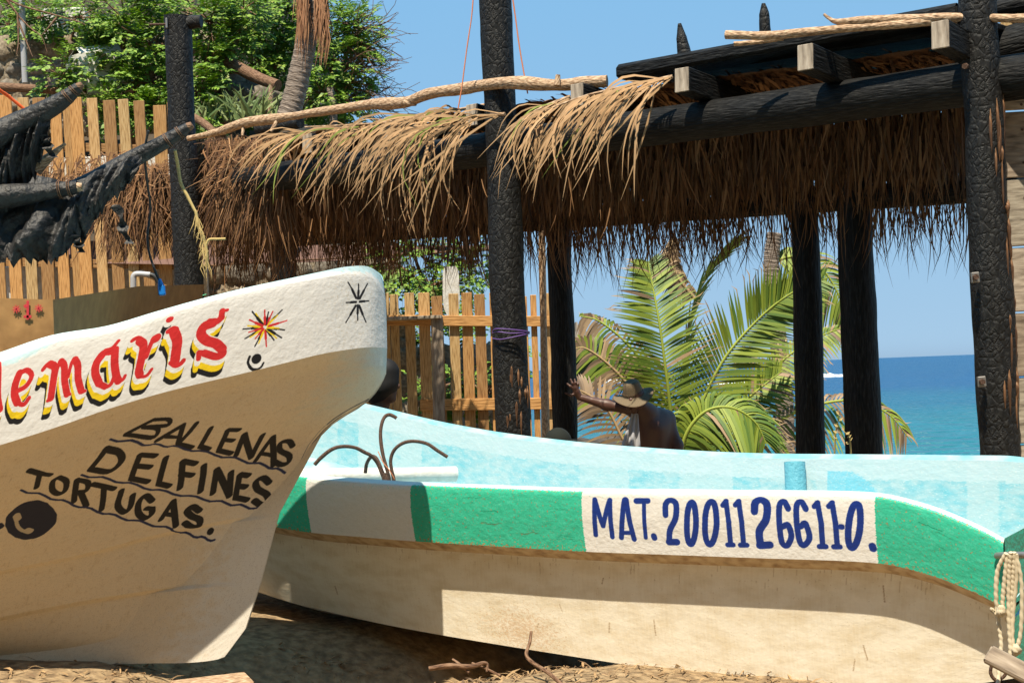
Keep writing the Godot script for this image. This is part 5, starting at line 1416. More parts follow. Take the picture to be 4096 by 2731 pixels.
func stroke_points(row: Array) -> Array:
	var pts := []
	for k in range(0, row[2].size(), 2):
		pts.append(Vector2(row[2][k], row[2][k + 1]))
	return spline(pts, (pts.size() - 1) * 5) if row[3] == 1 and pts.size() > 2 else pts

func paint(im: Image, rows: Array, ragged := 0.8) -> void:
	for row in rows:
		stroke(im, stroke_points(row), row[1], ink(row[0]), Vector2.ZERO, ragged)

func boat_material(called: String, im: Image, rough: float, relief: float, grain: float, tall: float) -> StandardMaterial3D:
	var m := mat(called, Color.WHITE, rough, as_tex(im), Vector3(1, 1, 1))
	m.texture_repeat = false
	# hand-laid fibreglass is wavy: relief in the same layout
	var h := Image.create_empty(1024, 256, false, Image.FORMAT_L8)
	for y in 256:
		for x in 1024:
			var yy := y * tall
			var q := 0.5 + 0.3 * nz.get_noise_2d(x * 0.7 * grain, yy * 0.7 * grain) + 0.16 * nz.get_noise_2d(x * 2.3 * grain, yy * 2.3 * grain) + 0.07 * nz.get_noise_2d(x * 7.0 * grain, yy * 7.0 * grain)
			h.set_pixel(x, y, Color(q, q, q))
	m.heightmap_enabled = true
	m.heightmap_texture = as_tex(h)
	m.heightmap_scale = relief
	m.metallic_specular = 0.4
	return m

func mirrored(curve: Array, z: float) -> Array:
	var out := []
	for p in curve:
		out.append(Vector3(p.x, p.y, 2.0 * z - p.z))
	return out

func make_left_boat() -> void:
	var W := 2048
	var H := 256
	var im := Image.create_empty(W, H, false, Image.FORMAT_RGB8)
	var white := Vector3(0.76, 0.755, 0.735)
	var blue := Vector3(0.5, 0.74, 0.8)
	for y in H:
		for x in W:
			var u := float(x) / W
			var v := float(y) / H
			var n := nz.get_noise_2d(x * 0.9, y * 0.9)
			var f := nz.get_noise_2d(x * 5.0, y * 5.0)
			var c := white * (1.0 + 0.03 * n + 0.03 * f)
			# pale blue rail paint brought over the edge, widest amidships
			var edge := 0.085 + 0.13 * exp(-pow((u - 0.5) / 0.05, 2)) + 0.05 * n + 0.02 * f
			c = c.lerp(blue, clampf((edge - v) * 30.0, 0, 1) * 0.85)
			# tan scuffing by the bow
			var scuff := clampf(nz.get_noise_2d(x * 1.6 + 900.0, y * 1.6) * 2.2 - 0.35, 0, 1) * exp(-pow((u - 0.935) / 0.05, 2))
			c = c.lerp(Vector3(0.5, 0.42, 0.28), scuff * 0.55)
			if f > 0.62 and n > 0.2:
				c = c.lerp(Vector3(0.45, 0.38, 0.28), 0.35)
			im.set_pixel(x, y, lin(c.x, c.y, c.z))
	var far_im := im.duplicate()
	# the name: red letters over white, yellow and black drop shades down and to the left
	var off := Vector2(-11.0, 41.1)
	for lay in [["k", 0.18, 1.0, 9, 1.2], ["y", 0.14, 0.7, 7, 1.1], ["w", 0.0, 0.28, 3, 1.3], ["r", 0.0, 0.0, 1, 1.06]]:
		for row in NAME_STROKES:
			if row[0] == "d" and lay[0] == "y":
				continue
			var pts := stroke_points(row)
			for k in lay[3]:
				var f: float = lerpf(lay[1], lay[2], float(k) / maxf(lay[3] - 1, 1))
				stroke(im, pts, row[1] * lay[4] * (0.9 if row[0] == "d" else 1.0), ink(lay[0]), off * f, 0.9)
	paint(im, MARK_STROKES, 0.9)
	var m_strake := boat_material("boat_one_strake", im, 0.5, 0.4, 1.0, 0.45)
	var m_far := boat_material("boat_one_far_strake", far_im, 0.5, 0.4, 1.0, 0.45)
	# the hull below: cream, stained and flecked
	W = 1536
	H = 768
	im = Image.create_empty(W, H, false, Image.FORMAT_RGB8)
	for y in H:
		for x in W:
			var u := float(x) / W
			var v := float(y) / H
			var n := nz.get_noise_2d(x * 0.5, y * 0.8)
			var f := nz.get_noise_2d(x * 4.0, y * 4.0)
			var g2 := nz.get_noise_2d(x * 14.0, y * 14.0)
			var c := Vector3(0.72, 0.6, 0.43) * (1.0 + 0.06 * n + 0.06 * f + 0.05 * g2)
			c = c.lerp(Vector3(0.5, 0.36, 0.2), clampf(n * 1.2 + f * 0.6 - 0.1, 0, 1) * 0.5)
			# grime in short runs and scuffed grey patches
			var run := nz.get_noise_2d(x * 3.2, y * 0.5 + 700.0)
			c = c.lerp(Vector3(0.32, 0.22, 0.13), clampf(run * 2.0 - 0.75 + 0.4 * n, 0, 1) * 0.5)
			c = c.lerp(Vector3(0.62, 0.6, 0.55), clampf(nz.get_noise_2d(x * 1.1 + 80.0, y * 1.6) * 2.0 - 0.7, 0, 1) * 0.5)
			# sunlit patch painted into the colour at the foot of the stem
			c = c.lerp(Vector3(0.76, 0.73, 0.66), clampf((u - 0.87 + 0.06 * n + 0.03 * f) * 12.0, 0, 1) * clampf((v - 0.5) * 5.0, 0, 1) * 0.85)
			var rail := clampf((u - 0.9 + 0.03 * n + v * 0.02) * 14.0, 0, 1) * clampf((0.34 - v) * 6.0, 0, 1)
			c = c.lerp(Vector3(0.55, 0.68, 0.68), rail * 0.75)
			if g2 > 0.38 and f > -0.1:
				c = c.lerp(Vector3(0.2, 0.13, 0.08), 0.45)
			im.set_pixel(x, y, lin(c.x, c.y, c.z))
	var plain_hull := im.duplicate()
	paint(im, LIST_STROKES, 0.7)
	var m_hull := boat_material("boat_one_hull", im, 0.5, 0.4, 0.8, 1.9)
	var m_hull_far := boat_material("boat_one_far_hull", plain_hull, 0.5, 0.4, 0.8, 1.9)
	var t := thing("fishing_boat", "white and cream fishing boat with red painted name, bow to the right", "boat", Vector3(-2.2, 0.12, -8.15), "fishing boats on the sand")
	var zc := -8.15
	for far in [false, true]:
		var cv := {}
		for k in HULL_ONE:
			cv[k] = mirrored(HULL_ONE[k], zc) if far else HULL_ONE[k]
		var g := Geo.new()
		patch(g, [cv.top, cv.sheer, cv.mid, cv.knuckle], 5, 5, 1.0, Vector2.ZERO, far, [0, 1])
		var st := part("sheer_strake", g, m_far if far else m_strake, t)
		if not far:
			tag(st, "white upper strake painted with red letters and stars")
		g = Geo.new()
		var names := ["knuckle", "ledge", "flare1", "flare2", "chine1", "chine1b", "chine2", "chine2b", "low", "keel"]
		var fr := girth(names.map(func(k): return cv[k]))
		for span in [[0, 4], [4, 5], [5, 6], [6, 7], [7, 9]]:
			patch(g, names.slice(span[0], span[1] + 1).map(func(k): return cv[k]), 5, 4, 1.0, Vector2.ZERO, far, [1, 2], Vector2(fr[span[0]], fr[span[1]]))
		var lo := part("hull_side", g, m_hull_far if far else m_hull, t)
		if not far:
			tag(lo, "cream hull side lettered with black words and wavy lines")
	# rail, inner skin and foredeck
	var inner_n := []
	var inner_f := []
	var deck_n := []
	var deck_f := []
	for k in HULL_ONE.top.size():
		var p: Vector3 = HULL_ONE.top[k]
		var b: float = p.z - zc
		var bi := maxf(b - 0.11, 0.0)
		inner_n.append(Vector3(minf(p.x, -0.8), p.y - 0.012, zc + bi))
		inner_f.append(Vector3(minf(p.x, -0.8), p.y - 0.012, zc - bi))
		deck_n.append(Vector3(minf(p.x, -0.85), p.y - 0.32, zc + bi * 0.93))
		deck_f.append(Vector3(minf(p.x, -0.85), p.y - 0.32, zc - bi * 0.93))
	var g := Geo.new()
	patch(g, [HULL_ONE.top, inner_n], 4, 2)
	patch(g, [mirrored(HULL_ONE.top, zc), inner_f], 4, 2, 1.0, Vector2.ZERO, true)
	part("gunwale", g, M.sky_paint, t)
	g = Geo.new()
	patch(g, [inner_n, deck_n], 4, 2)
	patch(g, [inner_f, deck_f], 4, 2, 1.0, Vector2.ZERO, true)
	patch(g, [deck_n, deck_f], 4, 2)
	part("inner_skin", g, M.sky_paint, t)
	g = Geo.new()
	var order := ["top", "sheer", "mid", "knuckle", "ledge", "flare1", "flare2", "chine1", "chine2", "low", "keel"]
	for k in order.size() - 1:
		var a: Vector3 = HULL_ONE[order[k]][0]
		var b: Vector3 = HULL_ONE[order[k + 1]][0]
		g.quad(a, b, Vector3(b.x, b.y, 2 * zc - b.z), Vector3(a.x, a.y, 2 * zc - a.z))
	part("transom", g, M.cream_paint, t)

func make_right_boat() -> void:
	var W := 2048
	var H := 160
	var im := Image.create_empty(W, H, false, Image.FORMAT_RGB8)
	for y in H:
		for x in W:
			var v := float(y) / H
			var n := nz.get_noise_2d(x * 0.8, y * 0.8)
			var f := nz.get_noise_2d(x * 4.0, y * 4.0)
			var wob := 3.0 * nz.get_noise_2d(y * 4.0, 77.0)
			var white: bool = (x + wob > 262 and x + wob < 925) or (x + wob > 1385 and x + wob < 1699)
			var c := Vector3(0.7, 0.68, 0.64) if white else Vector3(0.035, 0.44, 0.28)
			c *= 1.0 + 0.05 * n + 0.06 * f
			if white:
				c = c.lerp(Vector3(0.5, 0.43, 0.33), clampf(n * 1.4 - 0.35, 0, 1) * 0.4)
				if v < 0.2 and f > 0.38 and n > -0.1:
					c = c.lerp(Vector3(0.12, 0.5, 0.36), 0.7)
			else:
				c = c.lerp(Vector3(0.14, 0.52, 0.4), clampf(f * 1.2 + n * 0.8 - 0.15, 0, 1) * 0.55)
				# chipped edges show old wood-brown filler
				var chip := nz.get_noise_2d(x * 2.4 + 300.0, y * 2.4)
				if chip + (0.5 * maxf(0.0, 1.0 - v / 0.16) + 0.35 * maxf(0.0, (v - 0.86) / 0.14)) > 0.5:
					c = Vector3(0.36, 0.22, 0.1) * (1.0 + 0.4 * f)
				elif chip > 0.42 and f > 0.1:
					c = Vector3(0.25, 0.14, 0.07)
			if v < 0.07 + 0.02 * f:
				c = c.lerp(Vector3(0.6, 0.76, 0.78), 0.8)
			im.set_pixel(x, y, lin(c.x, c.y, c.z))
	paint(im, NUMBER_STROKES, 0.7)
	# cracks and knocks in the paint
	var rk := RandomNumberGenerator.new()
	rk.seed = 11
	for k in 12:
		var p := Vector2(rk.randf_range(20, 1380), rk.randf_range(20, 150))
		if p.x > 262 and p.x < 925:
			continue
		var q := [p]
		for j in 5:
			q.append(q[-1] + Vector2(rk.randf_range(3, 16), rk.randf_range(-4, 5)))
		stroke(im, q, rk.randf_range(0.4, 0.9), [lin(0.012, 0.22, 0.13), lin(0.1, 0.14, 0.07), lin(0.02, 0.3, 0.18)][k % 3], Vector2.ZERO, 1.2)
	var m_strake := boat_material("boat_two_strake", im, 0.45, 0.5, 1.4, 0.3)
	var cream := noise_tex(512, 0.012, [[0.0, lin(0.58, 0.49, 0.34)], [0.3, lin(0.68, 0.6, 0.46)], [0.6, lin(0.72, 0.66, 0.53)], [1.0, lin(0.76, 0.71, 0.6)]], FastNoiseLite.TYPE_SIMPLEX_SMOOTH, 5, 71)
	mat("boat_two_hull", Color.WHITE, 0.5, cream, Vector3(0.55, 0.3, 0.55), noise_tex(256, 0.02, [], FastNoiseLite.TYPE_SIMPLEX_SMOOTH, 3, 73), 0.5, true)
	var side_im := Image.create_empty(1536, 192, false, Image.FORMAT_RGB8)
	for y in 192:
		for x in 1536:
			var v := y / 192.0
			var n := nz.get_noise_2d(x * 0.35, y * 0.5)
			var f := nz.get_noise_2d(x * 3.0, y * 3.0)
			var g2 := nz.get_noise_2d(x * 11.0, y * 11.0)
			var drip := nz.get_noise_2d(x * 5.5, y * 0.35 + 400.0)
			var c := Vector3(0.8, 0.74, 0.61).lerp(Vector3(0.68, 0.59, 0.43), clampf(0.3 + n * 0.9 + drip * 0.35, 0, 1)) * (1.0 + 0.03 * f + 0.03 * g2)
			# dirt washed down in streaks from under the rail
			if drip > 0.46 and v < 0.1 + 0.4 * (drip - 0.46) + 0.08 * f:
				c = c.lerp(Vector3(0.3, 0.19, 0.1), 0.4)
			if g2 > 0.52 and f > 0.2:
				c = c.lerp(Vector3(0.3, 0.2, 0.11), 0.45)
			var stain := exp(-pow((x - 620.0) / 70.0, 2) - pow((v - 0.8) / 0.3, 2))
			if f * 0.6 + g2 * 0.6 > 0.62 - stain * 0.75:
				c = c.lerp(Vector3(0.5, 0.27, 0.1), 0.45)
			side_im.set_pixel(x, y, lin(c.x, c.y, c.z))
	for k in 9:
		var p := Vector2(rk.randf_range(40, 1000), rk.randf_range(20, 150))
		stroke(side_im, [p, p + Vector2(rk.randf_range(-4, 4), rk.randf_range(6, 30))], rk.randf_range(0.3, 0.6), lin(0.36, 0.26, 0.16), Vector2.ZERO, 1.0)
	var m_side := boat_material("boat_two_side", side_im, 0.5, 0.3, 1.0, 0.5)
	var dirt := noise_tex(512, 0.03, [[0.0, lin(0.12, 0.07, 0.035)], [0.35, lin(0.36, 0.24, 0.13)], [0.6, lin(0.55, 0.43, 0.27)], [1.0, lin(0.64, 0.53, 0.36)]], FastNoiseLite.TYPE_SIMPLEX_SMOOTH, 5, 75)
	mat("boat_two_ledge", Color.WHITE, 0.6, dirt, Vector3(0.7, 0.7, 0.7), null, 0, true)
	# inside: bands of different blue paint, rolled on
	var wi := 1024
	var hi := 128
	var inn := Image.create_empty(wi, hi, false, Image.FORMAT_RGB8)
	var rr := RandomNumberGenerator.new()
	rr.seed = 5
	var tones := []
	for k in 40:
		tones.append(rr.randf())
	for y in hi:
		for x in wi:
			var n := nz.get_noise_2d(x * 1.2, y * 1.2)
			var f := nz.get_noise_2d(x * 7.0, y * 7.0)
			var band: float = tones[int((x + 2.5 * nz.get_noise_2d(y * 3.0, 9.0)) / 27.0) % 40]
			var c := Vector3(0.36, 0.52, 0.56).lerp(Vector3(0.15, 0.44, 0.53), clampf(band * 0.9 - 0.3 + n * 0.7 + f * 0.25, 0, 1))
			if y < 34 + 6.0 * n:
				c = c.lerp(Vector3(0.43, 0.56, 0.6), 0.8)
			if x > 148 and x < 206 and y > 20 and pow((x - 206.0) / 56.0, 2) + pow((y - 110.0) / 96.0, 2) < 1.0 + 0.2 * f:
				c = c.lerp(Vector3(0.12, 0.46, 0.6), 0.75 + 0.5 * f)
			if f > 0.3:
				c = c.lerp(Vector3(0.58, 0.63, 0.62), clampf((f - 0.3) * 3.0, 0.0, 0.75))
			elif f < -0.66 and n < -0.2:
				c = c.lerp(Vector3(0.3, 0.36, 0.34), 0.5)
			inn.set_pixel(x, y, lin(c.x, c.y, c.z))
	var m_in := boat_material("boat_two_inside", inn, 0.5, 0.4, 1.2, 0.35)
	var t := thing("fishing_boat", "cream fishing boat with green and white strake and blue registration number", "boat", Vector3(0.4, -0.05, -9.0), "fishing boats on the sand")
	var walls := []
	for far in [false, true]:
		var cv: Dictionary = HULL_TWO_FAR if far else HULL_TWO_NEAR
		var g := Geo.new()
		patch(g, [cv.top, cv.sheer, cv.mid, cv.knuckle], 5, 5, 1.0 if far else 1.0 / 0.72, Vector2.ZERO, not far, [1])
		part("sheer_strake", g, M.green_paint if far else m_strake, t)
		g = Geo.new()
		patch(g, [cv.knuckle, cv.ledge], 5, 2, 1.0, Vector2.ZERO, not far)
		part("strake_underside", g, M.boat_two_ledge, t)
		g = Geo.new()
		patch(g, [cv.ledge, cv.side, cv.chine], 5, 4, 1.0, Vector2.ZERO, not far)
		part("hull_side", g, m_side, t)
		g = Geo.new()
		patch(g, [cv.chine, cv.keel], 4, 3, 1.0, Vector2.ZERO, not far)
		part("hull_bottom", g, M.boat_two_hull, t)
		g = Geo.new()
		patch(g, [cv["in"], cv.top], 5, 2, 1.0, Vector2.ZERO, not far)
		part("gunwale", g, M.sky_paint, t)
		var wall := []
		for k in cv["in"].size():
			var p: Vector3 = cv["in"][k]
			var c: Vector3 = cv.keel[k]
			wall.append(Vector3(lerpf(p.x, c.x, 0.12), p.y - 0.42, lerpf(p.z, c.z, 0.12)))
		walls.append(wall)
		g = Geo.new()
		patch(g, [cv["in"], wall], 5, 5, 1.0, Vector2.ZERO, far)
		part("inner_skin", g, m_in if far else M.sky_paint, t)
	var g := Geo.new()
	patch(g, [walls[0], walls[1]], 3, 2)
	part("floor", g, M.sky_paint, t)
	g = Geo.new()
	var order := ["top", "knuckle", "ledge", "chine", "keel"]
	for k in order.size() - 1:
		var a: Vector3 = HULL_TWO_NEAR[order[k]][0]
		var b: Vector3 = HULL_TWO_NEAR[order[k + 1]][0]
		var c: Vector3 = HULL_TWO_FAR[order[k + 1]][0]
		var d: Vector3 = HULL_TWO_FAR[order[k]][0]
		d.y = a.y + 0.02
		g.quad(a, b, c, d)
	part("transom", g, M.green_paint, t)
	# a moulded rib on the far inner side, and the thwart tube
	g = Geo.new()
	tube(g, line(Vector3(1.625, 1.006, -8.993), Vector3(1.610, 0.585, -8.921), 10), 0.062, 16, 0.006, 2.0)
	var rib := part("rib", g, M.turquoise_paint, t)
	tag(rib, "bright blue moulded rib on the far inner side")
	g = Geo.new()
	tube(g, spline([Vector3(-1.372, 0.980, -9.764), Vector3(-1.069, 0.974, -9.764), Vector3(-0.717, 0.960, -9.864), Vector3(-0.400, 0.944, -10.014)], 24), [0.05, 0.05, 0.045, 0.05], 16, 0.003, 2.0)
	part("thwart_tube", g, M.white_paint, t)
	# cleat pin at the stern quarter
	g = Geo.new()
	tube(g, [Vector3(2.183, 0.672, -7.059), Vector3(2.211, 0.688, -6.949), Vector3(2.267, 0.694, -6.878)], 0.016, 10)
	part("cleat", g, M.steel, t)

func make_boat_gear() -> void:
	# rebar grapnel anchor
	var an := thing("grapnel_anchor", "rusty rebar grapnel anchor standing in the right-hand boat", "anchor", Vector3(-0.800, 0.754, -9.418))
	var tines := [
		[Vector3(-1.222, 1.077, -9.312), Vector3(-1.176, 1.122, -9.311), Vector3(-1.111, 1.167, -9.310), Vector3(-1.047, 1.180, -9.330), Vector3(-0.976, 1.168, -9.360), Vector3(-0.921, 1.136, -9.381), Vector3(-0.886, 1.115, -9.391), Vector3(-0.852, 1.070, -9.412), Vector3(-0.825, 1.000, -9.413), Vector3(-0.809, 0.941, -9.414), Vector3(-0.800, 0.754, -9.418)],
		[Vector3(-0.730, 1.334, -9.507), Vector3(-0.751, 1.348, -9.507), Vector3(-0.777, 1.357, -9.506), Vector3(-0.802, 1.345, -9.507), Vector3(-0.818, 1.314, -9.487), Vector3(-0.829, 1.256, -9.468), Vector3(-0.827, 1.184, -9.450), Vector3(-0.815, 1.110, -9.431), Vector3(-0.797, 1.039, -9.412), Vector3(-0.782, 0.956, -9.414), Vector3(-0.781, 0.753, -9.418)],
		[Vector3(-0.417, 1.091, -9.361), Vector3(-0.479, 1.133, -9.361), Vector3(-0.539, 1.175, -9.370), Vector3(-0.614, 1.193, -9.379), Vector3(-0.678, 1.187, -9.390), Vector3(-0.728, 1.159, -9.400), Vector3(-0.757, 1.120, -9.411), Vector3(-0.769, 1.072, -9.412), Vector3(-0.763, 1.014, -9.413), Vector3(-0.753, 0.939, -9.414), Vector3(-0.765, 0.753, -9.418)],
		[Vector3(-0.946, 0.999, -9.613), Vector3(-0.934, 1.052, -9.592), Vector3(-0.909, 1.091, -9.551), Vector3(-0.881, 1.103, -9.511), Vector3(-0.852, 1.077, -9.472), Vector3(-0.819, 0.998, -9.433), Vector3(-0.795, 0.933, -9.434), Vector3(-0.791, 0.752, -9.438)]]
	for p in tines:
		var g := Geo.new()
		tube(g, spline(p, 60), 0.0115, 10, 0.002, 6.0)
		part("tine", g, M.rust, an)
	var g := Geo.new()
	tube(g, line(Vector3(-0.803, 1.007, -9.373), Vector3(-0.778, 0.757, -9.378), 14), [0.02, 0.034, 0.036], 12, 0.006, 4.0)
	part("shank", g, M.rust, an)
	g = Geo.new()
	tube(g, spline([Vector3(-0.842, 1.140, -9.390), Vector3(-0.811, 1.071, -9.372), Vector3(-0.777, 1.028, -9.363), Vector3(-0.745, 0.969, -9.364)], 14), 0.003, 5)
	part("wire_lashing", g, M.rope_orange, an)
	# mooring rope hung on the cleat
	var rp := thing("mooring_rope", "pale coiled rope hanging from the stern cleat of green boat", "rope", Vector3(2.148, 0.135, -6.929))
	var loops := [
		[Vector3(2.174, 0.703, -6.898), Vector3(2.141, 0.624, -6.920), Vector3(2.129, 0.507, -6.922), Vector3(2.136, 0.390, -6.924), Vector3(2.138, 0.295, -6.906), Vector3(2.116, 0.185, -6.878), Vector3(2.086, 0.100, -6.830)],
		[Vector3(2.193, 0.708, -6.888), Vector3(2.184, 0.586, -6.901), Vector3(2.177, 0.411, -6.904), Vector3(2.173, 0.259, -6.887), Vector3(2.161, 0.176, -6.868)],
		[Vector3(2.208, 0.707, -6.888), Vector3(2.198, 0.546, -6.901), Vector3(2.184, 0.372, -6.905), Vector3(2.183, 0.219, -6.888)],
		[Vector3(2.216, 0.699, -6.888), Vector3(2.232, 0.587, -6.881), Vector3(2.230, 0.451, -6.883), Vector3(2.218, 0.335, -6.885), Vector3(2.197, 0.285, -6.886), Vector3(2.186, 0.315, -6.896), Vector3(2.198, 0.449, -6.903), Vector3(2.216, 0.606, -6.890), Vector3(2.208, 0.699, -6.888)],
		[Vector3(2.180, 0.699, -6.898), Vector3(2.162, 0.546, -6.911), Vector3(2.146, 0.430, -6.914), Vector3(2.118, 0.441, -6.923), Vector3(2.107, 0.453, -6.923)]]
	for p in loops:
		g = Geo.new()
		var sp := spline(p, 70)
		for k in sp.size():
			sp[k] += Vector3(sin(k * 1.9), 0, cos(k * 1.9)) * 0.0016
		tube(g, sp, 0.0095, 8, 0.002, 12.0)
		part("strand", g, M.rope, rp)
	for q in [Vector3(2.140, 0.449, -6.893), Vector3(2.194, 0.275, -6.876)]:
		g = Geo.new()
		ball(g, q, Vector3(0.02, 0.024, 0.02), 9, 0.7, 6.0)
		part("knot", g, M.rope, rp)
	# weathered plank leaning on the stern
	g = Geo.new()
	var a: Vector3 = Vector3(2.035, 0.284, -6.776)
	var b: Vector3 = Vector3(2.360, 0.105, -6.580)
	box(g, beam_between(a, b, Vector3(0, 0.5, 1)), Vector3(0.085, a.distance_to(b), 0.035), 0.008)
	solo("weathered_plank", g, M.grey_board1, "grey weathered plank end at the stern of green boat", "plank")
	g = Geo.new()
	tube(g, spline([Vector3(2.090, 0.223, -6.887), Vector3(2.080, 0.175, -6.888), Vector3(2.106, 0.141, -6.889), Vector3(2.146, 0.166, -6.889), Vector3(2.140, 0.209, -6.888)], 20), 0.008, 8)
	solo("iron_ring", g, M.rust, "rusty iron ring under the grey plank at the stern", "ring")
	# third boat behind: brown stern marked 1
	var tb := thing("brown_boat", "brown painted boat stern marked with a red number one", "boat", Vector3(-3.298, 1.632, -11.001))
	g = Geo.new()
	var c0: Vector3 = Vector3(-3.748, 2.198, -9.240)
	var c1: Vector3 = Vector3(-2.752, 2.129, -9.242)
	var c2: Vector3 = Vector3(-2.849, 2.354, -11.788)
	var c3: Vector3 = Vector3(-2.678, 2.457, -13.486)
	var drop := Vector3(0, -1.25, 0)
	var tops := [c0, c1]
	g.quad(c0, c0 + drop, c1 + drop, c1, Vector2(-1, 0), Vector2(-1, 1), Vector2(0, 1), Vector2(0, 0))
	var th := Vector3(0.02, 0, -0.05)
	g.quad(c0, c1, c1 + th, c0 + th)
	mat("brown_boat", lin(0.42, 0.22, 0.075), 0.7, noise_tex(256, 0.02, [[0.0, Color(0.8, 0.78, 0.74)], [1.0, Color.WHITE]], FastNoiseLite.TYPE_SIMPLEX_SMOOTH, 4, 81), Vector3(1.2, 1.2, 1.2), null, 0, true)
	part("transom", g, M.brown_boat, tb)
	g = Geo.new()
	g.quad(c1, c1 + drop + Vector3(-0.12, 0, -0.3), c2 + drop + Vector3(-0.3, 0, 0), c2)
	g.quad(c2, c2 + drop + Vector3(-0.3, 0, 0), c3 + drop + Vector3(-0.3, 0, 0), c3)
	g.quad(c0, c0 + drop, c0 + drop + Vector3(-0.2, 0, -3.5), c0 + Vector3(-0.2, 0.1, -3.5))
	part("hull_side", g, M.brown_boat, tb)
	for x in [c0 + Vector3(0.2, 0, -0.2), c1 + Vector3(-0.2, 0, -0.3), c0 + Vector3(0.2, 0, -3.0), c2 + Vector3(-0.6, 0, -0.3)]:
		g = Geo.new()
		box(g, Transform3D(Basis(), Vector3(x.x, 0.5, x.z)), Vector3(0.12, 1.1, 0.12), 0.01)
		part("trestle_leg", g, M.grey_board0, tb)
	var num := Geo.new()
	for bx in [[Vector3(-2.901, 2.071, -9.228), 0.016, 0.12, 0.0], [Vector3(-2.913, 2.095, -9.227), 0.02, 0.022, 0.6], [Vector3(-2.903, 2.032, -9.228), 0.05, 0.018, 0.0]]:
		box(num, Transform3D(Basis(Vector3(0, 0, 1), -0.037 + bx[3]), bx[0]), Vector3(bx[1], bx[2], 0.004) * 0.95, 0.001)
	mat("red_paint", lin(0.55, 0.03, 0.04), 0.6)
	part("number", num, M.red_paint, tb)
	for q in [Vector3(-2.969, 2.079, -9.228), Vector3(-2.835, 2.079, -9.228)]:
		var sg := Geo.new()
		for k in 4:
			box(sg, Transform3D(Basis(Vector3(0, 0, 1), k * PI / 4 + 0.1), q), Vector3(0.006, 0.05, 0.004), 0.001)
		part("painted_star", sg, M.red_paint, tb)

# ---------------------------------------------------------------- trees and bushes
func leaf_tone() -> Color:
	var c := Color(0.06, 0.14, 0.012).lerp(Color(0.22, 0.36, 0.03), rng.randf())
	if rng.randf() < 0.06:
		c = c.lerp(Color(0.3, 0.3, 0.06), 0.6)
	return c

func leafy_tree(label: String, base: Vector3, clumps: Array, per: int, size: float, group: String, category := "tree", called := "leafy_tree") -> void:
	var t := thing(called, label, category, base, group)
	var g := Geo.new()
	var mid := Vector3.ZERO
	for c in clumps:
		mid += c[0] / clumps.size()
	var fork := base.lerp(mid, 0.55) + Vector3(0.05, 0, -0.1)
	if category == "tree":
		tube(g, spline([base + Vector3(0, -0.3, 0), base.lerp(fork, 0.5) + Vector3(0.06, 0, 0), fork], 14), [0.085, 0.06, 0.05], 10, 0.01, 2.0)
	for c in clumps:
		var p: Vector3 = c[0]
		tube(g, spline([fork, fork.lerp(p, 0.5) + Vector3(rnd(-0.1, 0.1), rnd(0, 0.15), 0), p], 8), [0.035, 0.02, 0.008], 7)
		for k in 7:
			var d := Vector3(rnd(-1, 1), rnd(-0.8, 0.8), rnd(-0.4, 1)).normalized()
			tube(g, line(p - d * 0.05, p + d * c[1] * rnd(0.7, 1.25), 3), [0.012, 0.005], 5)
	part("trunk", g, M.brown_branch, t)
	g = Geo.new()
	for c in clumps:
		var p: Vector3 = c[0]
		var sprays := int(per * 2.3 * c[1] * c[1] / 0.25)
		for k in sprays:
			var d := Vector3(rnd(-1, 1), rnd(-0.85, 0.85), rnd(-0.55, 1.0)).normalized()
			var o: Vector3 = p + d * c[1] * pow(rng.randf(), 0.42) * (1.0 + 0.35 * nz.get_noise_3dv(p * 30.0 + d * 25.0))
			if nz.get_noise_3dv(o * 45.0) < -0.14:
				continue
			# a spray of paired leaves along a drooping twig
			var dir := (d * 0.6 + Vector3(rnd(-0.5, 0.5), rnd(-0.5, 0.15), rnd(0, 0.5))).normalized()
			var side := dir.cross(Vector3(rnd(-0.3, 0.3), 1, 0.4)).normalized()
			var up := (side.cross(dir) + Vector3(rnd(-0.3, 0.3), 0.3, 0.25)).normalized()
			if up.y < 0:
				up = -up
			for j in 4:
				var q: Vector3 = o + dir * size * 0.62 * j
				for s in [-1, 1]:
					leaf(g, q, (dir * 0.6 + side * s + Vector3(0, rnd(-0.35, 0.1), 0)).normalized(), (up + Vector3(rnd(-0.3, 0.3), rnd(-0.2, 0.2), rnd(-0.2, 0.3))).normalized(), size * rnd(0.8, 1.3), size * rnd(0.24, 0.36), leaf_tone())
	part("crown", g, M.leaf, t)

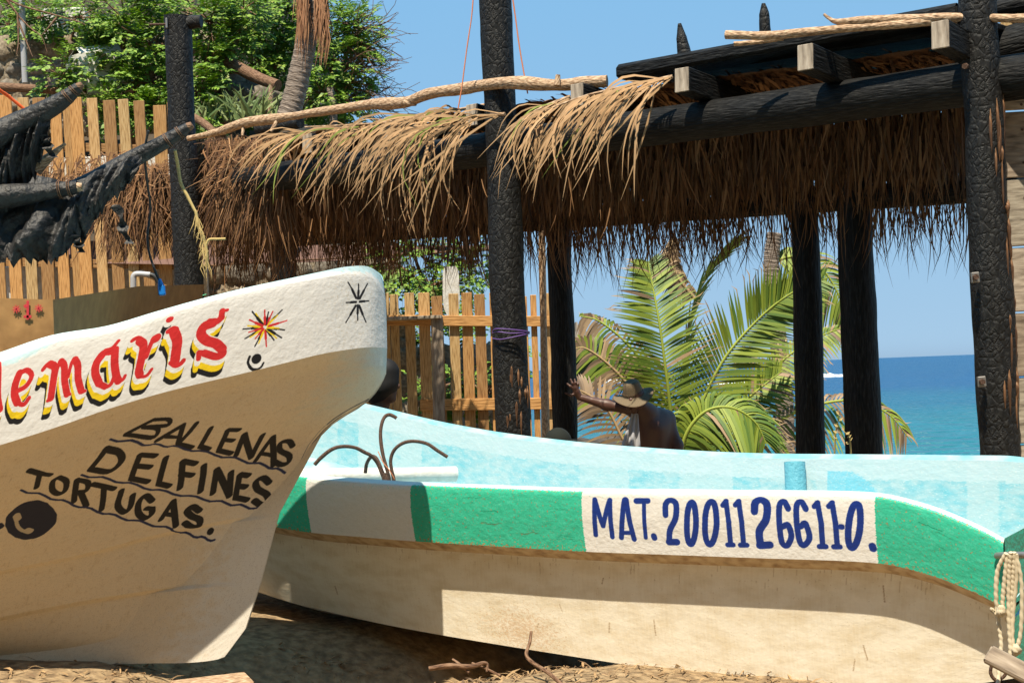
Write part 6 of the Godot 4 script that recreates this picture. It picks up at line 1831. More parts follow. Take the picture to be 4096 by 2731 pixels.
func make_trees() -> void:
	var grp := "trees on the hillside"
	leafy_tree("leafy tree over the old stone wall at far left", Vector3(-6.184, 5.447, -20.831), [[Vector3(-5.706, 5.623, -19.827), 0.34], [Vector3(-5.389, 5.792, -20.024), 0.4], [Vector3(-5.077, 5.160, -19.736), 0.3], [Vector3(-6.140, 6.561, -20.509), 0.42], [Vector3(-5.645, 6.542, -20.510), 0.42], [Vector3(-6.773, 6.602, -21.109), 0.4]], 95, 0.075, grp)
	leafy_tree("bright green leafy tree left of the left charred post", Vector3(-5.098, 5.067, -20.938), [[Vector3(-4.936, 6.396, -20.112), 0.5], [Vector3(-4.559, 6.024, -19.919), 0.45], [Vector3(-5.039, 5.942, -20.121), 0.4], [Vector3(-4.639, 5.499, -19.829), 0.4], [Vector3(-4.467, 5.092, -19.637), 0.33], [Vector3(-4.852, 5.179, -19.735), 0.33], [Vector3(-4.660, 6.633, -20.308), 0.45], [Vector3(-5.287, 6.144, -20.217), 0.34]], 95, 0.075, grp)
	leafy_tree("bright green leafy tree right of the left charred post", Vector3(-3.910, 5.023, -20.939), [[Vector3(-3.785, 6.279, -19.915), 0.42], [Vector3(-3.824, 5.674, -19.726), 0.36], [Vector3(-3.881, 5.276, -19.534), 0.32], [Vector3(-3.789, 4.978, -19.439), 0.26], [Vector3(-3.545, 6.087, -20.118), 0.36], [Vector3(-3.392, 6.529, -20.310), 0.42], [Vector3(-3.684, 5.935, -19.921), 0.3]], 95, 0.075, grp)
	leafy_tree("leafy tree behind the leaning palm trunk", Vector3(-3.560, 5.053, -22.438), [[Vector3(-3.295, 6.563, -21.509), 0.55], [Vector3(-3.499, 6.020, -21.520), 0.45], [Vector3(-3.144, 6.088, -21.619), 0.4], [Vector3(-3.630, 6.743, -21.706), 0.5], [Vector3(-2.967, 6.772, -21.405), 0.5]], 80, 0.075, grp)
	leafy_tree("green tree right of the leaning palm trunk against the sky", Vector3(-2.400, 4.802, -21.443), [[Vector3(-2.379, 6.350, -20.713), 0.42], [Vector3(-2.227, 5.832, -20.523), 0.42], [Vector3(-2.395, 5.365, -20.332), 0.34], [Vector3(-1.967, 6.334, -20.714), 0.36], [Vector3(-1.941, 5.676, -20.526), 0.3], [Vector3(-2.121, 5.257, -20.434), 0.3], [Vector3(-2.685, 5.241, -20.734), 0.3], [Vector3(-1.784, 5.991, -20.520), 0.22]], 95, 0.068, grp)
	leafy_tree("round-leaved green bush behind the lower picket fence", Vector3(-1.114, 2.114, -18.294), [[Vector3(-1.345, 2.930, -17.978), 0.3], [Vector3(-1.118, 2.712, -17.882), 0.32], [Vector3(-0.867, 2.627, -17.884), 0.28], [Vector3(-0.615, 2.699, -17.982), 0.26], [Vector3(-0.434, 2.911, -18.178), 0.24], [Vector3(-1.079, 3.046, -18.276), 0.26], [Vector3(-0.775, 2.990, -18.377), 0.2]], 60, 0.085, "bushes by the fences", "bush", "leafy_bush")
	leafy_tree("low green bush showing through the gaps of picket fence", Vector3(-0.361, 1.071, -17.613), [[Vector3(-0.592, 1.479, -17.505), 0.3], [Vector3(-0.299, 1.369, -17.508), 0.3], [Vector3(-0.898, 1.390, -17.607), 0.3], [Vector3(-1.503, 1.934, -19.197), 0.5], [Vector3(-1.064, 2.026, -19.195), 0.5], [Vector3(-0.575, 2.008, -19.196), 0.45], [Vector3(-0.148, 1.775, -19.200), 0.4], [Vector3(-1.577, 1.393, -19.207), 0.45]], 50, 0.08, "bushes by the fences", "bush", "leafy_bush")
	# dark undergrowth that fills the slope
	leafy_tree("undergrowth filling the slope behind the palm trunk", Vector3(-4.915, 5.251, -23.435), [[Vector3(-6.915, 6.559, -22.310), 0.7], [Vector3(-6.069, 6.890, -22.503), 0.8], [Vector3(-4.644, 6.752, -22.706), 0.8], [Vector3(-3.898, 5.749, -22.325), 0.5], [Vector3(-2.891, 6.260, -22.515), 0.8], [Vector3(-3.267, 5.662, -22.327), 0.5], [Vector3(-2.443, 5.632, -22.327), 0.5], [Vector3(-2.235, 6.684, -22.507), 0.55]], 60, 0.08, "bushes by the fences", "bush", "leafy_bush")
	# bare twiggy shrub reaching into the sky
	var t := thing("bare_shrub", "leafless tangle of thin brown twigs reaching into the sky", "shrub", Vector3(-2.072, 5.301, -20.533))
	var g := Geo.new()
	for k in 150:
		var a: Vector3 = Vector3(-2.136, 5.439, -20.631) + Vector3(rnd(-0.1, 0.25), rnd(-0.3, 0.9), rnd(-0.3, 0.3))
		var dir := Vector3(rnd(0.5, 1), rnd(-0.45, 0.55), rnd(-0.4, 0.4)).normalized()
		var pts := [a]
		var l := rnd(0.35, 1.0)
		for j in 5:
			dir = (dir + Vector3(rnd(-0.4, 0.4), rnd(-0.35, 0.3), rnd(-0.4, 0.4))).normalized()
			pts.append(pts[-1] + dir * l / 5.0)
		tube(g, pts, [0.007, 0.003], 4)
		var p: Vector3 = pts[3]
		tube(g, [p, p + (dir + Vector3(rnd(-1, 1), rnd(-1, 1), 0)).normalized() * 0.2], [0.004, 0.002], 4)
	part("twigs", g, M.brown_branch, t)
	# bare twigs hanging at the top left
	t = thing("dead_branch", "bare forked pale branch hanging in the top left corner", "branch", Vector3(-5.892, 6.244, -18.715))
	g = Geo.new()
	for p in [[Vector3(-6.150, 6.467, -18.711), Vector3(-5.890, 6.298, -18.714), Vector3(-5.507, 6.165, -18.667), Vector3(-5.126, 6.034, -18.619), Vector3(-5.043, 5.988, -18.620)], [Vector3(-6.021, 6.356, -18.713), Vector3(-5.869, 6.137, -18.717), Vector3(-5.726, 5.987, -18.670), Vector3(-5.582, 5.865, -18.622), Vector3(-5.521, 5.677, -18.626)], [Vector3(-5.894, 6.191, -18.716), Vector3(-5.880, 5.860, -18.672), Vector3(-5.892, 5.665, -18.626)], [Vector3(-5.897, 6.111, -18.718), Vector3(-5.795, 5.857, -18.672), Vector3(-5.702, 5.631, -18.627)], [Vector3(-5.403, 6.108, -18.668), Vector3(-5.488, 5.983, -18.620), Vector3(-5.582, 5.881, -18.622)]]:
		tube(g, spline(p, 16), [0.016, 0.01, 0.004], 6, 0.002, 4.0)
	part("twigs", g, M.brown_branch, t)
	t = thing("bare_twigs", "reddish bare twigs crossing before the dark slope", "twigs", Vector3(-3.429, 5.547, -20.329))
	g = Geo.new()
	for p in [[Vector3(-4.219, 5.472, -20.230), Vector3(-3.871, 5.557, -20.228), Vector3(-3.521, 5.676, -20.226), Vector3(-3.227, 5.866, -20.223)], [Vector3(-3.521, 5.676, -20.226), Vector3(-3.426, 5.931, -20.221), Vector3(-3.303, 6.128, -20.218)], [Vector3(-3.737, 6.058, -20.219), Vector3(-3.501, 6.221, -20.216), Vector3(-3.347, 6.503, -20.210)], [Vector3(-2.961, 4.863, -20.142), Vector3(-2.605, 5.193, -20.135), Vector3(-2.529, 5.391, -20.132)], [Vector3(-3.258, 5.483, -20.330), Vector3(-3.091, 5.304, -20.333), Vector3(-2.980, 5.184, -20.335)]]:
		tube(g, spline(p, 16), [0.014, 0.01, 0.005], 6, 0.002, 4.0)
	part("twigs", g, M.brown_branch, t)
	# leaning coconut trunk with brown husk fibre
	t = thing("palm_tree", "leaning grey palm trunk with brown husk fibres near its top", "palm tree", Vector3(-2.701, 4.747, -18.944))
	g = Geo.new()
	var pts := spline([Vector3(-2.824, 4.037, -19.057), Vector3(-2.721, 4.667, -18.945), Vector3(-2.600, 5.012, -18.939), Vector3(-2.476, 5.465, -18.930), Vector3(-2.386, 5.839, -18.923), Vector3(-2.324, 6.213, -18.916), Vector3(-2.273, 6.588, -18.909), Vector3(-2.214, 7.016, -18.900)], 150)
	var rad := []
	for k in 76:
		rad.append(lerpf(0.145, 0.118, k / 75.0) * (1.0 + 0.035 * (1 if k % 2 == 0 else -1)))
	tube(g, pts, rad, 22, 0.006, 1.5)
	part("trunk", g, M.palm_trunk, t)
	g = Geo.new()
	for k in 420:
		var s := -1.0 if rng.randf() < 0.5 else 1.0
		var a: Vector3 = Vector3(-2.294, 6.415, -18.862) + Vector3(s * rnd(0.02, 0.17), rnd(-0.35, 0.25), rnd(-0.1, 0.16))
		var l := rnd(0.3, 0.75)
		ribbon(g, [a, a + Vector3(s * rnd(0, 0.05), -l * 0.5, 0.02), a + Vector3(s * rnd(-0.02, 0.06) - 0.05 * l, -l, 0.02)], rnd(0.008, 0.022), Vector3(rnd(-0.5, 0.5), 0, 1), Color(0.25, 0.11, 0.05).lerp(Color(0.42, 0.22, 0.11), rng.randf()))
	var fb := part("husk_fibre", g, M.thatch, t)
	tag(fb, "", "", "", "stuff")
	t = thing("thin_trunk", "thin grey trunk behind the roof branch left of the sky", "trunk", Vector3(-2.229, 4.836, -20.142))
	g = Geo.new()
	tube(g, spline([Vector3(-2.231, 4.493, -20.149), Vector3(-2.241, 4.837, -20.142), Vector3(-2.234, 5.180, -20.136), Vector3(-2.277, 5.410, -20.131)], 30), [0.055, 0.05, 0.045], 12, 0.01, 1.5)
	part("trunk", g, M.palm_trunk, t)
	t = thing("thin_trunk", "thin brown trunk rising behind the left charred post", "trunk", Vector3(-4.187, 6.534, -20.710))
	g = Geo.new()
	tube(g, spline([Vector3(-4.285, 5.949, -20.721), Vector3(-4.193, 6.534, -20.710), Vector3(-4.147, 6.827, -20.704), Vector3(-4.112, 7.121, -20.699)], 20), 0.065, 12, 0.008, 1.5)
	part("trunk", g, M.pale_branch, t)
	# fallen log and its prop, rocks, spiky grass
	g = Geo.new()
	tube(g, spline([Vector3(-3.831, 5.871, -20.022), Vector3(-3.505, 5.693, -19.826), Vector3(-3.141, 5.473, -19.630), Vector3(-2.848, 5.324, -19.433)], 40), [0.09, 0.085, 0.07], 16, 0.012, 1.5)
	solo("fallen_log", g, M.brown_branch, "brown log slanting down the slope left of leaning palm trunk", "log")
	g = Geo.new()
	tube(g, line(Vector3(-2.972, 4.810, -19.442), Vector3(-2.931, 5.327, -19.433), 12), 0.034, 10, 0.004, 2.0)
	solo("wooden_prop", g, M.pale_branch, "short upright stake under the end of slanting log", "stake")
	g = Geo.new()
	tube(g, spline([Vector3(-3.862, 4.904, -19.141), Vector3(-3.696, 4.784, -18.943), Vector3(-3.503, 4.601, -18.746)], 12), 0.05, 10, 0.006, 2.0)
	solo("wooden_prop", g, M.brown_branch, "reddish brown stake slanting right of the left charred post", "stake")
	g = Geo.new()
	tube(g, spline([Vector3(-6.871, 5.566, -19.928), Vector3(-6.162, 5.482, -19.830), Vector3(-5.684, 5.418, -19.731), Vector3(-5.628, 5.410, -19.731)], 30), 0.055, 12, 0.006, 1.5)
	solo("handrail_pole", g, M.brown_branch, "grey brown pole lying level above the tall fence at left", "pole")
	for r in [[Vector3(-3.306, 5.265, -20.234), Vector3(0.42, 0.28, 0.3), "grey rock beside the spiky grass"], [Vector3(-3.697, 5.537, -20.529), Vector3(0.25, 0.3, 0.3), "shaded rock left of the slanting log"]]:
		g = Geo.new()
		ball(g, r[0], r[1], 12, 0.6, 4.0)
		solo("rock", g, M.stone2, r[2], "rock", "rocks on the slope")
	g = Geo.new()
	box(g, Transform3D(Basis(Vector3(0, 0, 1), 0.2) * Basis(Vector3(0, 1, 0), 0.5), Vector3(-5.287, 5.722, -20.125)), Vector3(0.75, 0.62, 0.5), 0.1)
	solo("white_tank", g, M.white_paint, "white painted block half hidden by leaves above stone wall", "block")
	g = Geo.new()
	box(g, Transform3D(Basis(), Vector3(-5.945, 6.318, -20.914)), Vector3(0.62, 0.9, 0.12), 0.02)
	solo("white_slab", g, M.white_paint, "pale upright slab in shade behind the leaves at left", "slab")
	g = Geo.new()
	tube(g, line(Vector3(-6.301, 5.635, -20.227), Vector3(-6.306, 6.900, -20.203), 10), 0.042, 8)
	solo("pale_pipe", g, M.pipe_grey, "pale upright pipe in front of old stone wall", "pipe")
	for c in [[Vector3(-3.753, 4.861, -19.241), 26, 0.45, "spiky grass clump by the left charred post"], [Vector3(-3.496, 4.923, -19.340), 30, 0.5, "spiky grass clump in the middle of the slope"], [Vector3(-3.191, 4.814, -19.142), 26, 0.6, "tall spiky grass clump before the grey rock"], [Vector3(-2.930, 4.815, -19.142), 22, 0.55, "spiky grass clump at foot of leaning palm"]]:
		g = Geo.new()
		for k in c[1]:
			var a: Vector3 = c[0] + Vector3(rnd(-0.16, 0.16), -0.05, rnd(-0.1, 0.1))
			var d := Vector3(rnd(-0.5, 0.5), rnd(0.5, 1), rnd(-0.2, 0.5)).normalized()
			var l: float = c[2] * rnd(0.6, 1.1)
			ribbon(g, [a, a + d * l * 0.4, a + d * l * 0.75 + Vector3(d.x * 0.06, -0.02, 0), a + d * l + Vector3(d.x * 0.16, -0.07, 0)], rnd(0.02, 0.035), Vector3(rnd(-0.5, 0.5), 0.2, 1), Color(0.12, 0.19, 0.06).lerp(Color(0.25, 0.3, 0.1), rng.randf()))
		solo("spiky_grass", g, M.frond, c[3], "grass clump", "spiky grass on the slope")

# ---------------------------------------------------------------- seaside palms
func frond(t: Node3D, pts: Array, length: float, n: int, face: Vector3, droop: float, fresh: float, lift := 0.55, sides := [-1, 1], w := 0.04) -> void:
	var rib := spline(pts, 40)
	var g := Geo.new()
	tube(g, rib, [0.024, 0.019, 0.013, 0.005], 8, 0.0, 1.0, 1.0, Color(0.3, 0.36, 0.05) if fresh > 0.3 else Color(0.4, 0.27, 0.13))
	var f := part("frond", g, M.frond, t)
	g = Geo.new()
	for k in n:
		var u := 0.06 + 0.93 * k / n
		var at := int(u * 39.0)
		var fr := u * 39.0 - at
		var p: Vector3 = (rib[at] as Vector3).lerp(rib[at + 1], fr)
		var tg: Vector3 = ((rib[at + 1] as Vector3) - (rib[at] as Vector3)).normalized()
		var nrm := (face - tg * face.dot(tg)).normalized()
		for s in sides:
			if rng.randf() < 0.04:
				continue
			var side: Vector3 = nrm.cross(tg) * s
			var d: Vector3 = (side * cos(lift + u * 0.35) + tg * sin(lift + u * 0.35) + nrm * rnd(-0.05, 0.2)).normalized()
			var l := length * (0.55 + 0.6 * sin(PI * minf(u * 0.9 + 0.12, 1.0))) * rnd(0.88, 1.08) * (1.0 - 0.35 * pow(u, 4))
			var q := []
			for j in 6:
				var v := j / 5.0
				q.append(p + d * l * v + Vector3(0, -droop * l * v * v, 0) + nrm * 0.05 * l * v * v * rnd(0.6, 1.2))
			var c := Color(0.06, 0.125, 0.012).lerp(Color(0.25, 0.31, 0.03), rng.randf())
			if rng.randf() > fresh:
				c = Color(0.36, 0.24, 0.13).lerp(Color(0.13, 0.085, 0.05), rng.randf())
			ribbon(g, q, w * rnd(0.85, 1.15), (nrm + side * 0.35 * s).normalized(), c, 0.15)
			if fresh > 0.3 and rng.randf() < 0.4:
				# the dry tip of a leaflet
				var e: Vector3 = q[5]
				ribbon(g, [q[4], e, e + (d + Vector3(rnd(-0.4, 0.4), rnd(-0.9, 0.0), 0)).normalized() * rnd(0.04, 0.1)], w * 0.4, nrm, Color(0.45, 0.3, 0.16), 0.3)
	var lf := part("leaflets", g, M.frond, f)
	tag(lf, "", "", "", "stuff")

func make_palms() -> void:
	var Z := Vector3(0, 0.1, 1)
	var p := thing("young_palm", "young coconut palm with broad yellow-green fronds behind the shelter", "palm tree", Vector3(1.965, -0.030, -17.834))
	var g := Geo.new()
	tube(g, spline([Vector3(1.921, -0.533, -17.844), Vector3(1.954, -0.030, -17.834), Vector3(1.990, 0.372, -17.827), Vector3(1.987, 0.574, -17.823)], 20), [0.16, 0.13, 0.09], 14, 0.01, 1.5)
	part("trunk", g, M.palm_trunk, p)
	frond(p, [Vector3(1.954, 0.374, -17.827), Vector3(1.825, 0.836, -17.718), Vector3(1.757, 1.441, -17.606), Vector3(1.699, 2.041, -17.595), Vector3(1.637, 2.548, -17.685), Vector3(1.597, 2.858, -17.779)], 0.58, 66, Vector3(0.1, 0.0, -1), 0.12, 0.96, 0.3)
	frond(p, [Vector3(1.991, 0.366, -17.927), Vector3(2.126, 0.966, -18.015), Vector3(2.456, 1.617, -18.003), Vector3(2.882, 2.086, -17.994), Vector3(3.283, 2.387, -17.888), Vector3(3.699, 2.548, -17.785)], 0.6, 70, Vector3(0.25, 0.3, 1), 0.1, 0.99, 0.5)
	frond(p, [Vector3(2.002, 0.449, -18.225), Vector3(2.029, 1.270, -18.410), Vector3(2.130, 1.999, -18.496), Vector3(2.308, 2.569, -18.485), Vector3(2.616, 2.950, -18.478), Vector3(2.789, 3.101, -18.475)], 0.42, 50, Vector3(1, 0.2, 0.35), 0.05, 0.97, 0.95)
	frond(p, [Vector3(1.845, 0.348, -17.527), Vector3(1.925, 0.795, -17.418), Vector3(2.150, 1.059, -17.363), Vector3(2.439, 1.094, -17.313), Vector3(2.702, 0.918, -17.316), Vector3(2.838, 0.619, -17.322)], 0.55, 50, Vector3(0, 0.6, 1), 0.75, 0.95, 0.35)
	frond(p, [Vector3(2.087, 0.336, -18.327), Vector3(2.376, 0.788, -18.419), Vector3(2.714, 1.086, -18.513), Vector3(3.038, 1.336, -18.508), Vector3(3.253, 1.486, -18.506)], 0.5, 36, Vector3(0.2, 0.5, 1), 0.15, 0.9, 0.5)
	frond(p, [Vector3(2.119, 0.263, -18.629), Vector3(2.685, 0.924, -18.716), Vector3(3.184, 1.515, -18.705), Vector3(3.619, 1.816, -18.699), Vector3(4.081, 2.008, -18.596)], 0.4, 44, Vector3(0, 0.5, 1), 0.55, 0.85, 0.4)
	frond(p, [Vector3(2.382, 0.253, -18.629), Vector3(3.034, 0.783, -18.619), Vector3(3.570, 1.026, -18.614), Vector3(4.099, 1.086, -18.613), Vector3(4.514, 0.912, -18.616), Vector3(4.791, 0.559, -18.623)], 0.42, 50, Vector3(0, 0.6, 1), 0.9, 0.35, 0.4)
	frond(p, [Vector3(1.938, 0.317, -17.928), Vector3(1.593, 0.584, -17.923), Vector3(1.286, 0.701, -17.820), Vector3(1.074, 1.112, -17.813), Vector3(0.804, 1.324, -17.808), Vector3(0.694, 1.348, -17.808)], 0.5, 36, Vector3(0, 0.5, 1), 0.35, 0.06, 0.4)
	frond(p, [Vector3(1.957, 0.341, -18.327), Vector3(1.653, 0.972, -18.415), Vector3(1.356, 1.399, -18.407), Vector3(1.105, 1.669, -18.402), Vector3(0.877, 1.834, -18.399), Vector3(0.736, 1.839, -18.399)], 0.5, 44, Vector3(0, 0.3, 1), 0.5, 0.3, 0.3)
	frond(p, [Vector3(2.016, 0.320, -18.628), Vector3(1.788, 1.276, -18.610), Vector3(1.439, 1.816, -18.599), Vector3(1.082, 2.146, -18.593), Vector3(0.822, 2.234, -18.591)], 0.36, 36, Vector3(0, 0.3, 1), 0.9, 0.4, 0.3)
	# the old palm behind it
	p = thing("palm_tree", "old palm with ringed brown trunk and broken top before the sea", "palm tree", Vector3(3.454, -0.221, -20.038))
	g = Geo.new()
	var pts := spline([Vector3(3.465, -0.845, -20.050), Vector3(3.511, 0.400, -20.026), Vector3(3.507, 1.193, -20.011), Vector3(3.464, 1.875, -19.998), Vector3(3.417, 2.443, -19.988), Vector3(3.411, 2.897, -19.979), Vector3(3.470, 3.263, -19.972)], 150)
	var rad := []
	for k in 90:
		rad.append(lerpf(0.125, 0.1, k / 89.0) * (1.0 + 0.05 * (1 if k % 2 == 0 else -1)))
	tube(g, pts, rad, 20, 0.008, 1.5)
	part("trunk", g, M.palm_trunk, p)
	frond(p, [Vector3(3.434, 2.896, -19.979), Vector3(3.741, 2.941, -19.978), Vector3(4.075, 2.759, -19.982), Vector3(4.298, 2.354, -19.989), Vector3(4.383, 1.898, -19.998)], 0.5, 40, Vector3(0, 0.5, 1), 0.7, 0.75, 0.4)
	frond(p, [Vector3(2.455, 2.436, -20.288), Vector3(2.236, 2.731, -20.282), Vector3(2.132, 3.023, -20.277), Vector3(2.188, 3.308, -20.271)], 0.22, 40, Vector3(0, 0.2, 1), 0.9, 0.0, 0.5)
	# rocks at sea and a driftwood-topped stand
	for r in [[Vector3(228.358, -0.412, -1500.310), Vector3(11, 14, 11), "small dark rock islet on the horizon between palm fronds"], [Vector3(18.439, 1.058, -430.088), Vector3(6.5, 11, 7), "grey sea rock beside the post with surf at its foot"]]:
		g = Geo.new()
		var c: Vector3 = r[0]
		ball(g, c, r[1], 20, 0.9, 4.0)
		solo("sea_rock", g, M.stone2, r[2], "rock", "rocks out at sea")
	var st := thing("driftwood_stand", "rough shade stand topped with pale driftwood log above the surf", "stand", Vector3(1.424, 1.215, -24.012))
	g = Geo.new()
	tube(g, spline([Vector3(0.491, 1.726, -24.002), Vector3(1.035, 1.733, -24.002), Vector3(1.511, 1.742, -24.002), Vector3(2.121, 1.679, -24.003)], 24), [0.07, 0.06, 0.055], 12, 0.012, 1.5)
	part("top_log", g, M.pale_branch, st)
	g = Geo.new()
	box(g, Transform3D(Basis(Vector3(0, 0, 1), 0.02), Vector3(1.307, 1.587, -24.105)), Vector3(1.7, 0.13, 0.12), 0.01)
	part("beam", g, M.grey_board1, st)
	g = Geo.new()
	box(g, Transform3D(Basis(Vector3(0, 0, 1), 0.02), Vector3(1.313, 1.463, -24.307)), Vector3(1.7, 0.12, 0.5), 0.01)
	part("under_beam", g, M.char_long, st)
	for x in [Vector3(0.532, 0.564, -24.124), Vector3(2.005, 0.510, -24.125)]:
		g = Geo.new()
		tube(g, line(x + Vector3(0, -2.6, 0), x + Vector3(0, 1.1, 0), 12), 0.06, 10, 0.01, 1.5)
		part("leg", g, M.brown_branch, st)
	g = Geo.new()
	tube(g, line(Vector3(0.290, 0.048, -15.632), Vector3(0.347, 3.271, -15.571), 30), [0.05, 0.04, 0.035], 10, 0.006, 1.5)
	solo("pale_pole", g, M.pale_branch, "thin pale upright pole left of the leaned-on post", "pole")

# ---------------------------------------------------------------- black tarpaulin on poles at the left
func make_tarp() -> void:
	var grp := "poles wrapped in black plastic"
	var poles := [
		[[Vector3(-3.744, 2.848, -9.278), Vector3(-3.243, 3.094, -9.373), Vector3(-3.004, 3.235, -9.471), Vector3(-2.812, 3.322, -9.469), Vector3(-2.702, 3.385, -9.468), Vector3(-2.619, 3.449, -9.467)], [0.09, 0.085, 0.07, 0.055, 0.042, 0.026], "upper pole wrapped in creased black plastic with torn tip"],
		[[Vector3(-3.681, 2.385, -9.487), Vector3(-3.003, 2.666, -9.581), Vector3(-2.642, 2.869, -9.678), Vector3(-2.386, 3.030, -9.775), Vector3(-2.160, 3.141, -9.772), Vector3(-2.012, 3.227, -9.771)], [0.09, 0.08, 0.065, 0.052, 0.044, 0.026], "long lower pole wrapped in black plastic crossing the left post"],
		[[Vector3(-3.629, 2.749, -9.380), Vector3(-3.111, 2.784, -9.429), Vector3(-2.858, 2.812, -9.479), Vector3(-2.647, 2.831, -9.478)], [0.07, 0.07, 0.055, 0.042], "short pole in black plastic with pale cut end"]]
	for p in poles:
		var t := thing("wrapped_pole", p[2], "pole", p[0][0], grp)
		var g := Geo.new()
		tube(g, spline(p[0], 90), p[1], 20, 0.022, 0.7)
		part("plastic_wrap", g, M.tarp, t)
		var e: Vector3 = p[0][-1]
		var d: Vector3 = (e - (p[0][-2] as Vector3)).normalized()
		g = Geo.new()
		tube(g, [e - d * 0.05, e, e + d * 0.03], [0.03, 0.028, 0.02], 10, 0.006, 3.0)
		part("bare_tip", g, M.pale_branch if p[2].begins_with("short") else M.brown_branch, t)
		for s in [0.8, 0.9]:
			var sp := spline(p[0], 40)
			var c: Vector3 = sp[int(40 * s)]
			var tg: Vector3 = ((sp[int(40 * s) + 1] as Vector3) - c).normalized()
			var u := tg.cross(Vector3(0, 0, 1)).normalized()
			var w := tg.cross(u)
			var ring := []
			var r := radius_at(p[1], s) + 0.008
			for k in 17:
				ring.append(c + (u * cos(TAU * k / 8.0) + w * sin(TAU * k / 8.0)) * r + tg * 0.012 * k / 8.0)
			g = Geo.new()
			tube(g, ring, 0.003, 5)
			part("tie", g, M.brown_branch, t)
	# the sheets hanging between them
	var sheets := [
		[[Vector3(-3.675, 2.924, -9.377), Vector3(-3.260, 3.116, -9.423), Vector3(-3.004, 3.235, -9.471), Vector3(-2.796, 3.330, -9.489)], [Vector3(-3.736, 2.360, -9.487), Vector3(-3.317, 2.510, -9.534), Vector3(-3.066, 2.718, -9.530), Vector3(-2.839, 3.110, -9.493)], "torn black plastic sheet hanging from the upper pole"],
		[[Vector3(-3.724, 2.683, -9.481), Vector3(-3.254, 2.752, -9.530), Vector3(-2.835, 2.796, -9.579), Vector3(-2.551, 2.959, -9.656), Vector3(-2.303, 3.064, -9.724)], [Vector3(-3.699, 2.299, -9.388), Vector3(-3.181, 2.358, -9.437), Vector3(-2.792, 2.411, -9.486), Vector3(-2.553, 2.690, -9.581), Vector3(-2.320, 2.950, -9.696)], "ragged black plastic sheet hanging from the lower pole"],
		[[Vector3(-3.536, 2.940, -9.876), Vector3(-3.086, 2.979, -9.876), Vector3(-2.725, 2.882, -9.877)], [Vector3(-3.515, 2.538, -9.784), Vector3(-3.019, 2.437, -9.786), Vector3(-2.681, 2.563, -9.783)], "dark inner fold of black plastic between the two poles"]]
	for s in sheets:
		var n := 60
		var m := 26
		var a := spline(s[0], n)
		var b := spline(s[1], n)
		var g := Geo.new()
		for j in m + 1:
			for k in n + 1:
				var f := float(j) / m
				var rag := 1.0 + 0.28 * nz.get_noise_1d(k * 9.0) + 0.16 * nz.get_noise_1d(k * 31.0)
				var q: Vector3 = (a[k] as Vector3).lerp(b[k], f * rag)
				var sag := sin(PI * f) * 0.06
				q += Vector3(0, -sag * 0.4, 0.14 * nz.get_noise_2d(k * 2.0 + f * 16.0, f * 7.0) + 0.03 * nz.get_noise_2d(k * 6.0 + f * 30.0, f * 16.0) + sag)
				g.v.append(q)
		for j in m:
			for k in n:
				var p := j * (n + 1) + k
				g.i.append_array(PackedInt32Array([p, p + n + 1, p + 1, p + 1, p + n + 1, p + n + 2]))
		solo("plastic_sheet", g, M.tarp, s[2], "plastic sheet", "torn black plastic sheets")
	for q in [[[Vector3(-2.440, 2.729, -9.600), Vector3(-2.410, 2.646, -9.602), Vector3(-2.397, 2.564, -9.603), Vector3(-2.362, 2.481, -9.605)], 0.05, "long thin strip of black plastic dangling below the lower pole"], [[Vector3(-2.680, 2.537, -9.484), Vector3(-2.649, 2.482, -9.485), Vector3(-2.635, 2.427, -9.486)], 0.05, "short torn strip of black plastic dangling at left"], [[Vector3(-2.856, 3.167, -9.472), Vector3(-2.825, 3.129, -9.473), Vector3(-2.816, 3.080, -9.474), Vector3(-2.786, 3.019, -9.475)], 0.06, "knotted shred of black plastic under the upper pole"]]:
		var g := Geo.new()
		var sp := spline(q[0], 12)
		for k in sp.size():
			var w: float = q[1] * (0.5 + 0.5 * absf(nz.get_noise_1d(k * 20.0)) + 0.3 * sin(k * 1.1))
			g.v.append(sp[k] + Vector3(-w, 0, 0.02 * sin(k * 1.7)))
			g.v.append(sp[k] + Vector3(w * 0.6, 0, -0.02 * sin(k * 1.3)))
		for k in sp.size() - 1:
			g.i.append_array(PackedInt32Array([k * 2, k * 2 + 2, k * 2 + 1, k * 2 + 1, k * 2 + 2, k * 2 + 3]))
		solo("plastic_strip", g, M.tarp, q[2], "plastic strip", "dangling strips of black plastic")
	var g2 := Geo.new()
	tube(g2, line(Vector3(-2.943, 2.971, -9.596), Vector3(-2.747, 3.122, -9.593), 10), [0.05, 0.012], 8, 0.01, 2.0)
	solo("split_stake", g2, M.pale_branch, "pointed split wooden stake poking out between the plastic sheets", "stake")

